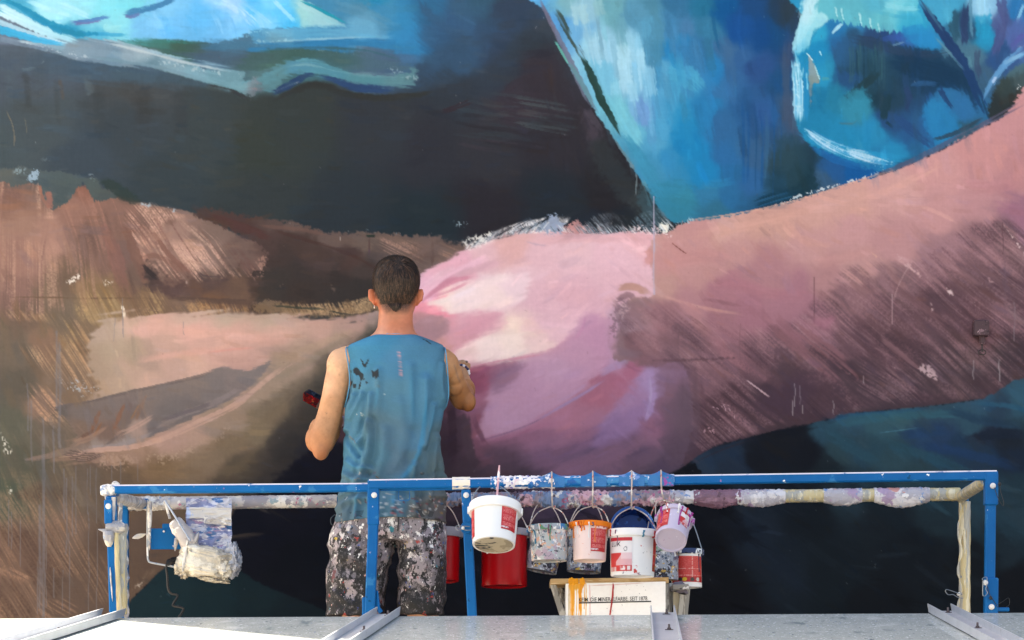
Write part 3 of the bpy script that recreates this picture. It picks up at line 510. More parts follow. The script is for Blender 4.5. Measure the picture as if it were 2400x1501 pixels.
    streaks([(330,560),(420,600),(450,650),(340,640)],55,'d8a08c',.6,.58,.1,2.6,120)
    streaks([(280,500),(420,520),(620,600),(620,700),(330,680)],55,'6a4c48',.45,.62,.12,4,170)
    stroke([(330,610),(370,600),(430,640)],14,'785850',.5,.3); stroke([(290,520),(310,580),(335,640),(350,670)],[16,26,30,20],'785a52',.7,.15); stroke([(240,520),(270,600),(290,680)],[20,40,30],'84605a',.6,.15)
    stroke([(350,530),(390,590),(440,640)],[8,14,12],'7c5a52',.7,.2)
    poly([(340,630),(360,625),(390,660),(450,660),(540,640),(610,650),(640,720),(560,735),(440,700),(380,690),(350,660)],[(360,640,'4a4040'),(400,670,'5d4a48'),(450,680,'665048'),(500,655,'5a4a48'),(560,690,'6b564c'),(620,660,'54443f'),(620,700,'4a3e3a'),(500,700,'715646')],soft=16,rough=14,rf=12)
    stroke([(335,620),(350,638),(370,655)],[6,14,10],'3c3638',.8,.35); stroke([(460,640),(490,655),(540,650)],[10,18,14],'4e4246',.6,.45); stroke([(595,650),(600,640),(615,645)],14,'3c3636',.8,.3)
    stroke([(400,700),(480,705),(560,708),(620,712)],[10,16,14,10],'5d4c46',.8,.2); stroke([(0,697),(100,697),(200,700),(300,699),(390,700)],4,'6a5648',.7,.1)
    # slate patch hanging over it
    poly([(-40,392),(0,396),(50,390),(100,400),(150,404),(190,412),(235,420),(238,440),(262,452),(275,462),(250,470),(222,473),(208,452),(193,428),(178,448),(160,472),(128,492),(108,478),(98,445),(88,424),(60,432),(28,438),(12,425),(-40,430)],[(0,405,'585f60'),(60,410,'525c60'),(110,440,'4e5b60'),(180,420,'4c595d'),(220,440,'4e5a5c'),(140,470,'4a575b'),(250,460,'4c5659')],soft=2,rough=4,ang=85,smooth=False)
    poly([(236,428),(262,420),(330,470),(300,475),(262,452)],'33403f',soft=5,rough=3,op=.8)
    speck([(30,395),(60,390),(62,410),(34,412)],'8096a0',.48,.8); poly([(64,418),(86,398),(87,422),(70,424)],'8fa8bc',soft=3,rough=6,rf=4); speck([(205,405),(222,408),(222,428),(212,424)],'93a4ae',.45,.8)
    poly([(106,455),(120,448),(123,485),(112,486)],'8a6660',soft=3,rough=4); stroke([(92,430),(100,465),(118,490)],8,'94685c',.8,.2)
    stroke([(300,472),(340,480),(400,492),(470,506),(540,530),(600,552)],6,'7d6a64',.6,.4)
    for x, y in [(340,480),(398,492),(480,514)]: speck([(x-14,y-8),(x+14,y-4),(x+12,y+10),(x-10,y+4)],'9fb0bd',.5,.9)
    # ochre hatching
    streaks([(120,690),(230,640),(370,680),(380,740),(300,760),(140,760)],58,'c0a074',.7,.5,.14,2.6,120); streaks([(370,700),(600,720),(600,735),(380,748)],60,'c4986c',.65,.5,.12,2.6,60)
    streaks([(-30,730),(150,740),(240,790),(250,900),(230,935),(130,900),(60,840),(-30,800)],57,'c8a080',.7,.53,.12,2.6,120); streaks([(60,740),(240,800),(240,930),(150,920)],57,'d6b07c',.5,.62,.1,2.8,110)
    streaks([(-30,730),(200,760),(240,930),(100,900)],57,'6a5648',.5,.58,.14,4,120)
    streaks([(60,905),(130,920),(180,1010),(110,1010)],50,'c89c80',.75,.48,.12,2.8,70)
    streaks([(70,700),(110,760),(90,800),(-30,830),(-30,760)],50,'64604e',.6,.5,.15,12,120)
    speck([(155,658),(185,640),(190,650),(165,672)],'f0e8e0',.42,.95); speck([(240,655),(265,658),(260,668),(246,672)],'f0e8e0',.42,.95)
    stroke([(286,715),(292,740),(290,755)],[8,9,3],'f0e0cc',.9,.3); speck([(312,765),(328,775),(330,812),(316,795)],'e8d4b8',.5,.85); speck([(320,740),(330,745),(330,752)],'e8d8c8',.4,.8)
    speck([(425,655),(440,660),(434,672),(426,670)],'d0b8b0',.5,.7)
    # ---- centre brown arch behind the head
    poly([(455,505),(480,488),(540,500),(620,514),(700,525),(780,545),(870,545),(950,552),(1010,552),(1060,570),(1110,575),(1100,600),(1000,645),(930,720),(870,745),(760,745),(640,735),(600,720),(612,640),(625,600),(600,570),(540,540),(500,520)],
         dull([(500,505,'523e3d'),(560,525,'553c3a'),(640,530,'604a47'),(700,540,'6b534f'),(780,560,'6d5650'),(850,570,'6f5a52'),(950,575,'6f5953'),(1020,590,'705a55'),(1060,600,'765e57'),(650,600,'4a3b3a'),(640,560,'563f3d'),(700,640,'423a3a'),(800,640,'403838'),(750,590,'533f3b'),(690,570,'503c3a'),(820,600,'573f3c'),(850,680,'3f3939'),(650,680,'443c3a'),(700,690,'453a37'),(870,630,'4e403e'),(900,610,'6a5550'),(780,700,'403a3a'),(640,710,'4c3f38'),(980,620,'6e5853')],.35), soft=4, rough=6, warp=18)
    streaks([(880,560),(1000,555),(1095,575),(1060,605),(990,640),(930,620)],25,'b08a7c',.75,.56,.1,2.6,130); streaks([(960,560),(1095,575),(1060,605),(990,640)],22,'5a4640',.6,.56,.12,2.6,130)
    stroke([(460,502),(520,515),(600,545),(640,560)],[8,20,24,16],'543b3a',.8,.2); stroke([(640,540),(740,570),(830,600),(900,640)],[8,10,10,8],'4a3634',.6,.3)
    stroke([(1012,560),(1014,600),(1010,640)],6,'5a4742',.6,.2); stroke([(866,556),(866,600)],5,'55403f',.6,.2); stroke([(865,585),(865,600)],4,'5a4668',.5,0); stroke([(797,555),(797,565)],3,'b0a8a4',.8,0)
    stroke([(855,552),(868,554),(882,553)],[5,8,4],'333c38',.95,.1); stroke([(600,530),(700,538),(760,550)],10,'6e544e',.5,.3)
    for P in [[(675,522),(700,528),(722,526),(716,536),(690,534)],[(832,530),(850,536),(866,540),(860,548),(842,542)],[(855,540),(875,538),(880,546),(860,548)],[(922,543),(945,546),(940,552),(924,550)],[(1065,515),(1098,520),(1094,535),(1068,532)]]: speck(P,'8fa3b0',.52,.9)
    speck([(655,570),(668,574),(660,580)],'b09080',.5,.7); speck([(740,595),(760,598),(748,606)],'a08478',.5,.7); speck([(652,655),(668,665),(662,685)],'a88878',.5,.7); speck([(775,665),(788,680),(780,690)],'8a7468',.5,.6); speck([(600,610),(625,590),(630,600),(618,650),(604,640)],'a07c70',.55,.7)
    # ---- left arm in flesh
    A = [(240,765,'b0988a'),(250,745,'b39c8c'),(350,770,'cd9e92'),(450,790,'cf9e93'),(550,800,'c89a8e'),(450,742,'c3a394'),(330,745,'c0a08f'),(540,735,'b8a090'),(650,770,'c59c8e'),(640,742,'b59c8c'),(600,820,'bf968a'),(480,830,'c69a8e'),(400,830,'bd988a'),(750,760,'c0988a'),(830,760,'b8948a'),(885,735,'a8908a'),(800,795,'ad9184'),(700,840,'a88c7e'),(650,880,'9c8676'),(600,920,'a08876'),(560,960,'9a8272'),(500,985,'9f8676'),(450,1010,'b09080'),(400,1030,'b08e80'),(300,1060,'a0806e'),(250,1070,'9a7c6c'),(180,1078,'8a7062'),(230,850,'a68e7c'),(260,830,'a89280'),(260,900,'ac9280'),(310,870,'b29484'),(350,845,'a88c80'),(320,830,'a48e7c'),(420,850,'b8968a'),(350,900,'c09c8c'),(450,870,'c8a090'),(560,850,'c09488'),(560,865,'b08a84'),
         (860,790,'746a61'),(820,840,'6e6258'),(760,880,'665b50'),(720,925,'685c50'),(660,960,'7a6a58'),(600,1000,'857560'),(550,1050,'83705c'),(480,1080,'8a7560'),(450,1120,'846e5a'),(390,1090,'80684f'),(620,1080,'5e544c'),(560,1110,'62564a'),(670,1030,'4f4a45'),(740,970,'48433f'),(760,930,'4a4541'),(700,1070,'3c3a3c'),(790,900,'47423f'),(640,1130,'3a363a'),(300,1100,'77604c'),(850,850,'4a4644'),(520,1160,'5a4e46'),(460,1180,'6c5a4c')]
    poly([(225,765),(245,748),(300,740),(400,735),(480,729),(560,727),(640,733),(740,742),(820,745),(870,732),(920,705),(930,800),(900,900),(860,1000),(800,1060),(740,1090),(690,1120),(640,1180),(560,1240),(500,1300),(440,1300),(380,1200),(330,1130),(260,1085),(140,1085),(120,1070),(200,1010),(205,945),(235,930),(215,870),(210,820)], dull(A,.1), soft=9, rough=13, rf=16, ang=-8, warp=16)
    # the dark hollow
    poly([(130,955),(200,942),(260,928),(330,912),(400,897),(450,886),(490,872),(520,862),(545,865),(580,868),(610,858),(635,850),(615,880),(580,912),(540,938),(490,962),(430,990),(370,1018),(310,1042),(250,1055),(180,1062),(120,1072),(70,1082),(65,1075),(130,1060),(180,1030),(160,990)],
         dull([(140,960,'6a605c'),(200,965,'7a6c68'),(260,945,'7d6e6a'),(330,930,'80706a'),(300,970,'7a6862'),(450,915,'80706a'),(550,890,'847472'),(400,975,'766c6a'),(500,925,'7c706e'),(600,875,'837573'),(250,1010,'80655a'),(200,1010,'836a5c'),(330,1000,'a88a7e'),(290,1045,'948684'),(220,1050,'988680'),(370,1005,'746a6c'),(440,960,'756b6a'),(310,955,'766664'),(150,1040,'8a7264')],.25), soft=2.5, rough=3.5, ang=-12)
    stroke([(135,952),(210,942),(300,920),(400,898),(460,884),(510,866)],[4,6,8,8,10,6],'6d6260',.8,.2)
    stroke([(355,1010),(420,975),(500,945),(570,905)],[14,18,16,10],'8b7e7e',.6,.3); stroke([(380,985),(440,965),(500,945)],10,'645c62',.6,.3)
    for x, y in [(225,985),(300,965),(330,955),(280,975)]: stroke([(x+12,y-30),(x,y),(x-14,y+34)],[6,12,6],['8a5e4a','70594e','776460','8a6a58'][(x//7)%4],.6,.3)
    stroke([(240,985),(228,1010),(218,1025)],[4,7,3],'8f6044',.6,.2); stroke([(325,950),(312,975),(305,985)],[4,6,3],'9a7050',.5,.2)
    stroke([(260,1025),(310,1005),(360,975)],[10,16,12],'b49488',.7,.4); stroke([(170,1040),(220,1022),(250,1000)],[16,16,8],'a08070',.6,.4)
    stroke([(230,1058),(280,1020),(300,1010)],6,'6a605e',.6,.2); stroke([(210,1050),(290,1040),(360,1015)],10,'958a8a',.6,.2); stroke([(190,1025),(220,1010)],10,'6a5048',.6,.4)
    stroke([(140,1070),(230,1056),(320,1046),(400,1020),(480,985),(560,945),(625,890),(680,850)],[10,14,14,16,18,16,14,12],'c09c8e',.85,.3)
    for k in range(16): stroke([(135+RS.rand()*60,1050+k*2),(200,1060+k*1.5),(230+RS.rand()*20,1066)],2.6,['6a5a54','a88c7e','54484a'][k%3],.6,.3)
    speck([(220,1065),(300,1058),(330,1080),(280,1110),(230,1095)],'b09484',.55,.6); speck([(330,1070),(450,1040),(520,1000),(560,1000),(470,1060),(370,1095)],'b49a86',.6,.6)
    # modelling of the forearm: long soft passes
    for P, w, c, o in [([(300,770),(450,775),(600,790),(720,780)],34,'d0a194',.5),([(300,850),(420,830),(560,815)],[20,26,20],'d2a094',.5),([(480,828),(540,820),(600,815)],8,'d08a82',.5),([(560,790),(640,800),(700,790)],30,'c4988c',.5),([(640,860),(740,810),(860,765)],[30,34,16],'b0957f',.5),([(620,900),(720,850),(800,800),(870,770)],[24,30,24,12],'8f8070',.6),([(560,1000),(660,930),(760,860),(850,800)],[40,44,40,20],'7d6f60',.6),([(480,1080),(580,1020),(700,920)],[60,56,40],'857460',.45),([(600,1080),(680,1000),(760,910),(830,830)],[50,50,44,24],'5a5049',.6),([(640,1110),(700,1040),(770,950)],[40,50,40],'47433f',.6),([(850,800),(870,785),(900,770)],[24,20,20],'4a4a48',.8),([(500,1130),(560,1090),(620,1040)],40,'6c5e4e',.5),([(330,1110),(400,1100),(460,1070)],[30,44,40],'8a725a',.5)]: stroke(P,w,c,o,.2,soft=.85,br=7,taper=(.3,.3))
    poly([(930,755),(885,772),(835,812),(785,858),(735,912),(690,968),(645,1035),(600,1100),(560,1180),(760,1190),(940,1190),(960,900)],[(870,800,'57534e'),(860,850,'4a4745'),(800,880,'484542'),(760,930,'45423f'),(720,1000,'44403e'),(680,1060,'3e3b3b'),(630,1110,'443f3d'),(780,1000,'3c3a3a'),(900,900,'42403f'),(720,1080,'34333a')],soft=34,rough=10,rf=40,op=.92)
    poly([(600,712),(640,708),(690,716),(740,720),(800,722),(840,712),(892,696),(892,722),(830,740),(740,742),(640,733),(600,732)],'a08468',soft=5,rough=7,rf=6,op=.55)
    streaks([(600,708),(700,712),(820,705),(890,690),(890,722),(830,738),(740,740),(640,732),(600,730)],62,'c8a680',.7,.42,.14,2.6,30,edge=5); streaks([(600,712),(890,700),(890,730),(600,735)],62,'7a6048',.5,.55,.1,2.6,30,edge=5)
    stroke([(640,716),(700,722),(760,724)],6,'2f3a36',.6,.4); stroke([(770,728),(800,735),(835,738)],5,'333a38',.7,.3)
    poly([(810,985),(830,1000),(830,1060),(790,1060),(780,1010)],'523a44',soft=12,rough=6,op=.8)
    poly([(700,1075),(760,1040),(830,1050),(860,1130),(860,1220),(700,1260),(560,1260),(540,1235),(548,1205),(620,1150)],[(760,1080,'20202b'),(700,1130,'1d1e28'),(620,1200,'1c1f29'),(800,1150,'1c1e28')],soft=7,rough=3,op=1)
    poly([(545,1205),(600,1180),(820,1150),(900,1480),(780,1440),(700,1405),(620,1365),(565,1320),(540,1260)],[(600,1250,'1b1e29'),(700,1350,'191d26'),(650,1200,'1d1f2a')],soft=3,rough=2)
    # teal wedge low left
    poly([(300,1418),(345,1372),(390,1330),(470,1315),(550,1330),(610,1368),(690,1402),(760,1432),(790,1480),(285,1480)],[(330,1440,'22363e'),(400,1400,'22373f'),(500,1400,'20343c'),(600,1400,'1f3038'),(700,1430,'1e2b33')],soft=2,rough=2)
    speck([(372,1380),(400,1385),(420,1395),(390,1402)],'35505a',.55,.6); speck([(305,1390),(340,1350),(330,1380)],'d8cfc4',.55,.7)
    # lower left rubbed ground and drips
    streaks([(-30,1000),(120,1020),(200,1200),(-30,1200)],70,'8a7a64',.45,.62,.12,3,140); streaks([(-30,1040),(60,1060),(60,1230),(-30,1230)],80,'46564a',.5,.56,.16,9,140)
    streaks([(30,1150),(240,1180),(250,1440),(-30,1440),(-30,1200)],62,'a8866f',.5,.58,.1,2.6,150); streaks([(30,1150),(250,1200),(250,1440),(-30,1440)],60,'54423a',.5,.58,.14,4,150)
    streaks([(-30,1330),(100,1350),(180,1440),(-30,1450)],30,'b48c74',.55,.58,.1,2.6,130); streaks([(-30,1340),(40,1370),(40,1400),(-30,1400)],20,'8f5c48',.6,.5,.1,8,120)
    streaks([(300,1380),(345,1340),(400,1330),(330,1400)],115,'b09884',.5,.56,.1,2.6,60)
    for P in [[(0,1010),(15,1030),(30,1060),(10,1070)],[(18,1140),(30,1145),(28,1160),(18,1155)],[(22,953),(36,956),(30,960)]]: speck(P,'f0ece0',.5,.9)
    speck([(140,880),(230,900),(220,940),(150,920)],'a8b0b8',.72,.8)
    for x, y0, y1, w in [(101,980,1445,7),(104,1000,1445,4),(140,800,1060,9),(132,760,960,6),(73,940,1090,6),(65,900,1010,4),(125,1000,1110,6),(150,1100,1220,5),(156,1120,1300,4),(169,1110,1260,3),(162,1250,1445,3),(177,1090,1255,3),(205,1100,1210,3),(212,1090,1160,3),(226,1090,1230,3),(208,1200,1440,3),(228,1230,1440,3),(263,1090,1170,3),(283,1080,1160,3),(323,1090,1130,3),(27,1200,1290,3),(48,1220,1330,3),(88,1300,1445,4),(93,1180,1440,8),(108,1240,1440,3),(147,1330,1440,3),(126,1330,1410,4),(268,735,800,3),(288,700,790,4),(430,755,785,3),(20,1160,1290,3)]: drip(x,y0,y1,w,'7c7a80',.55)
    # ---- right arm in pink: the big lit form
    G = [(1000,680,'e0b0c4'),(1080,640,'dda8b8'),(1150,600,'d8b0b8'),(1200,570,'d4a8a8'),(1250,600,'d8b0ba'),(1350,600,'dab4be'),(1450,600,'deb4c0'),(1500,560,'dcacb4'),(1500,640,'dcb2be'),(1450,680,'dcb0bc'),(1350,700,'dbadb9'),(1250,700,'ddb2be'),(1150,660,'e4c8d0'),(1220,650,'deb8c2'),(1200,590,'d6a8a8'),(1100,690,'eecfd2'),(1050,710,'f2d4d0'),(1150,710,'eacbd0'),(1000,715,'ee98a8'),(1040,735,'eaa0b0'),(1000,745,'c58c90'),(1020,770,'b08088'),(1060,760,'d8959f'),(1100,740,'e2b2be'),(1100,775,'dd9fae'),(1200,790,'f4d8ca'),(1150,815,'f2d0cc'),(1130,840,'f2cccc'),(1200,830,'f4d4cc'),(1250,800,'ecc4c6'),(1050,800,'d09494'),(1085,850,'eab0bc'),(1350,760,'e2b6c4'),(1300,770,'e4bac4'),(1390,790,'c48aa8'),(1400,830,'be8aa8'),(1350,820,'c491aa'),(1300,845,'c295ac'),(1250,870,'bd8da6'),(1200,875,'8f6a84'),(1130,880,'9a5a72'),(1100,895,'8a4c62'),(1110,930,'a06a80'),(1200,930,'b588a2'),(1300,900,'b98ea8'),(1300,950,'b185a0'),(1180,990,'b78aa8'),(1250,990,'b083a0'),(1120,980,'8f5f74'),(1140,1010,'9a6478'),(1130,1050,'7c5466'),(1330,990,'ae7686'),(1400,930,'a86a7c'),(1440,890,'a56a80'),(1480,870,'b07890'),(1460,940,'a87a9a'),(1520,870,'a88ab0'),(1530,900,'9f82aa'),(1500,970,'94749a'),(1430,1000,'8f7096'),(1540,1000,'93687e'),(1560,940,'876478'),(1600,950,'705a68'),(1590,1000,'6d5866'),(1350,1035,'86657c'),(1250,1030,'866074'),(1190,1050,'6b5060'),(1280,1065,'74566c'),(1370,1060,'7a5f78'),(1330,1095,'85657c'),(1200,1095,'524453'),(1100,1090,'4a3c46'),(1080,1000,'4d3d49'),(1060,950,'5a4250'),(1430,1090,'7a5e70'),(1520,1080,'5c4c60'),(1500,1115,'574a58'),(1060,1050,'3f323c'),(1000,900,'4a3844'),(1010,1000,'44343f'),(1040,1130,'40353f'),(1120,1150,'463a45'),(1200,1180,'453a46'),(1300,1170,'54465a'),(1250,1140,'5a4a5a'),(1380,1150,'66546a'),(1460,1160,'524656'),(1350,1200,'42384a'),(1150,1210,'3c323d'),(1570,1040,'66525f'),(1450,840,'b892b0'),(1420,740,'d8aab8'),(1450,760,'ae90a0')]
    poly([(900,722),(940,690),(985,645),(1050,608),(1100,583),(1150,562),(1200,550),(1260,541),(1330,543),(1400,546),(1460,544),(1540,546),(1600,600),(1640,750),(1650,900),(1660,1000),(1620,1075),(1580,1105),(1530,1140),(1440,1190),(1300,1215),(1000,1215),(960,1100),(940,900),(900,760)], G, soft=3, rough=4, ang=-10, warp=14, pw=3.4)
    R = [(1560,600,'c48c8c'),(1545,570,'c89490'),(1620,620,'c48e8e'),(1700,600,'c69090'),(1700,540,'d2a098'),(1640,545,'c89090'),(1800,510,'cd9a90'),(1900,500,'cf9c94'),(1900,580,'c99494'),(2000,540,'ca9496'),(2000,470,'cf9c94'),(2100,450,'cf9a98'),(2200,400,'cc9394'),(2300,350,'c88c8e'),(2380,300,'c48a90'),(2390,400,'bb8288'),(2390,500,'a07084'),(2200,500,'c79092'),(2300,470,'c08a90'),(2000,620,'c29090'),(1800,650,'b58088'),(1850,700,'ae7886'),(1700,680,'b47a86'),(1550,670,'c0908a'),(1480,685,'b08a80'),(1550,745,'9f7078'),(1620,730,'b8828a'),(1750,720,'ab7482'),(1900,760,'a87484'),(1500,730,'957278'),(1470,750,'a88a98'),(1500,800,'856068'),(1450,810,'8f7078'),(1600,800,'8a6670'),(1700,830,'8f6671'),(1800,860,'795862'),(1900,870,'7f5d66'),(2000,800,'7a5962'),(2100,800,'6a4e56'),(2200,850,'55434a'),(2300,880,'524348'),(2380,850,'50444a'),(2000,900,'58454e'),(1900,940,'543f48'),(1800,930,'54404a'),(1700,950,'573f48'),(1650,1000,'573f47'),(1850,990,'57424a'),(2100,940,'50404a'),(2200,700,'6f525a'),(2100,650,'8b6a70'),(2300,600,'86646c'),(2350,560,'8a6a70'),(2380,700,'73565e'),(2000,700,'8d6870'),(2300,760,'66494f'),(1650,880,'85606a'),(1600,880,'765866'),(1620,1040,'5c4450'),(1950,640,'b88488'),(2100,570,'c08c90'),(1700,760,'a8747f'),(2200,600,'a07880'),(2050,760,'7f5c64')]
    poly([(1545,548),(1580,538),(1600,522),(1650,514),(1720,505),(1790,488),(1860,472),(1930,450),(2000,428),(2090,402),(2160,374),(2220,345),(2290,305),(2350,275),(2440,228),(2440,920),(2300,936),(2200,950),(2100,961),(2000,971),(1940,984),(1880,1000),(1800,1014),(1740,1030),(1680,1045),(1640,1066),(1600,1092),(1625,1000),(1615,900),(1590,850),(1530,860),(1450,850),(1425,800),(1440,740),(1480,700),(1530,690),(1525,620),(1520,580)], dull(R,.12), soft=2.5, rough=3.5, warp=16, pw=3.4)
    # hatch in the shaded right arm
    sh = [(1440,730),(1560,720),(1700,760),(1850,750),(1940,660),(2000,620),(2150,600),(2290,520),(2420,560),(2420,900),(2200,940),(1960,970),(1720,1030),(1630,1060),(1600,880),(1500,830)]
    streaks(sh,39,'b88a92',.5,.54,.2,9,200); streaks(sh,38,'5a444d',.5,.52,.22,11,220); streaks(sh,40,'bd8f96',.4,.6,.12,3,170); streaks(sh,42,'4e3c45',.4,.6,.12,3,150); streaks(sh,42,'d0a6aa',.3,.66,.1,2.6,120)
    streaks([(1900,650),(2150,640),(2300,540),(2420,640),(2420,760),(2100,820)],40,'5c464c',.55,.54,.16,7,150)
    streaks([(1950,780),(2200,800),(2420,780),(2420,930),(2150,950),(1750,1010),(1680,990)],36,'4c3b43',.65,.5,.18,14,220)
    streaks([(1500,760),(1700,760),(1900,860),(1980,930),(1800,900),(1600,830)],37,'a8767f',.6,.55,.14,6,220)
    for P, w, c in [([(1870,770),(1950,830),(2010,880),(2000,900)],[26,40,26,10],'93686f'),([(1800,760),(1880,820),(1970,900)],[20,36,16],'8d646c'),([(2060,790),(2110,830),(2160,870)],[10,16,8],'8d6a70'),([(2080,660),(2150,710),(2230,770)],[16,20,12],'7c5c62')]: stroke(P,w,c,.7,.4,br=4)
    poly([(1800,900),(1832,825),(1870,860),(1960,900),(2000,960),(1900,985),(1780,960)],[(1830,850,'5b4850'),(1850,920,'554250'),(1930,950,'523f48')],soft=20,rough=14,op=.75)
    for P, c in [([(2100,590),(2115,600),(2160,640),(2180,655),(2150,650),(2110,615)],'c9a4a6'),([(2215,672),(2230,680),(2240,700),(2226,696)],'e4c8c8'),([(2265,688),(2280,695),(2288,715)],'d8bcbc'),([(2040,590),(2070,605),(2085,612),(2060,612)],'d4a498'),([(2350,525),(2380,560),(2410,600),(2395,595)],'dcc0c0'),([(2150,865),(2175,850),(2200,885),(2190,892)],'d0b0b4'),([(2095,858),(2105,865),(2100,870)],'dcc0c4'),([(2310,640),(2330,660),(2320,665)],'b89498'),([(2180,710),(2190,720),(2184,735)],'cfb0b0'),([(2230,880),(2245,905),(2236,905)],'b89aa0'),([(1745,885),(1800,925),(1796,930)],'d8b4bc')]: speck(P,c,.5,.9,edge=5)
    stroke([(1748,890),(1775,910),(1802,930)],4,'d8b6bc',.8,.3)
    for x, y0, y1, c in [(1908,650,760,'6a4c54'),(2091,690,765,'bfa0a4'),(2351,515,600,'6d5058'),(2355,600,745,'7a6068'),(2377,710,800,'8c8088'),(1863,900,955,'a8a0a4'),(1858,935,980,'b0a8ac'),(1881,950,970,'a8a0a0'),(1954,940,975,'a8a0a4'),(2282,845,890,'a8a0a4'),(2343,840,895,'b8b0b2'),(1875,900,950,'8c8088'),(2024,880,900,'b0a0a4'),(1600,895,930,'5a444c')]: drip(x,y0,y1,3,c,.75)
    stroke([(2145,600),(2110,660),(2092,710)],2.6,'b89498',.6,0)
    flick(1700,955,30,'d8b0b8',10,.7); flick(1660,1010,20,'d8a8b0',8,.7,.5)
    # the unpainted edge of the pink form
    streaks([(1085,565),(1150,545),(1200,525),(1290,508),(1340,505),(1300,545),(1200,552),(1110,590)],150,'f2eef0',.9,.5,.12,2.8,26,edge=6); speck([(1085,560),(1150,540),(1160,560),(1100,590)],'f0eee8',.5,.9,3)
    poly([(1268,540),(1280,515),(1300,505),(1322,530),(1318,545)],'92a2bc',soft=4,rough=8,rf=5); streaks([(1195,545),(1240,508),(1270,530),(1250,548)],50,'8fa0b4',.8,.5,.12,2.8,30,edge=6)
    poly([(1320,545),(1345,520),(1370,530),(1372,545)],'c08c8c',soft=5,rough=8,rf=6); streaks([(1370,548),(1390,505),(1460,500),(1475,545)],50,'7d8894',.8,.45,.14,2.8,40,edge=8); streaks([(1400,545),(1420,520),(1450,530),(1450,548)],50,'c49a9c',.7,.5,.12,2.8,30,edge=5)
    streaks([(1475,530),(1500,500),(1550,490),(1580,540),(1540,550)],50,'5f7684',.8,.45,.14,2.8,40,edge=8); speck([(1470,530),(1530,525),(1570,545),(1575,560),(1500,548)],'f0dce0',.5,.9,3); poly([(1546,528),(1562,526),(1566,542),(1552,542)],'eef0e4',soft=3,rough=6,rf=4)
    speck([(1572,530),(1600,512),(1638,508),(1640,520),(1590,530)],'9cc0d0',.52,.9,3); speck([(1820,475),(1900,445),(1960,430),(2080,395),(2080,402),(1960,440),(1830,482)],'d0dce4',.58,.85,3,4)
    stroke([(1600,518),(1700,505),(1800,486),(1900,460),(2000,427),(2100,397)],4,'d8a898',.7,.3)
    stroke([(2040,415),(2110,390),(2180,358),(2240,328),(2300,296),(2400,240)],[8,14,18,18,16,14],'5c5a74',.7,.3); stroke([(2180,330),(2240,312),(2300,280)],[8,12,10],'34485a',.8,.3)
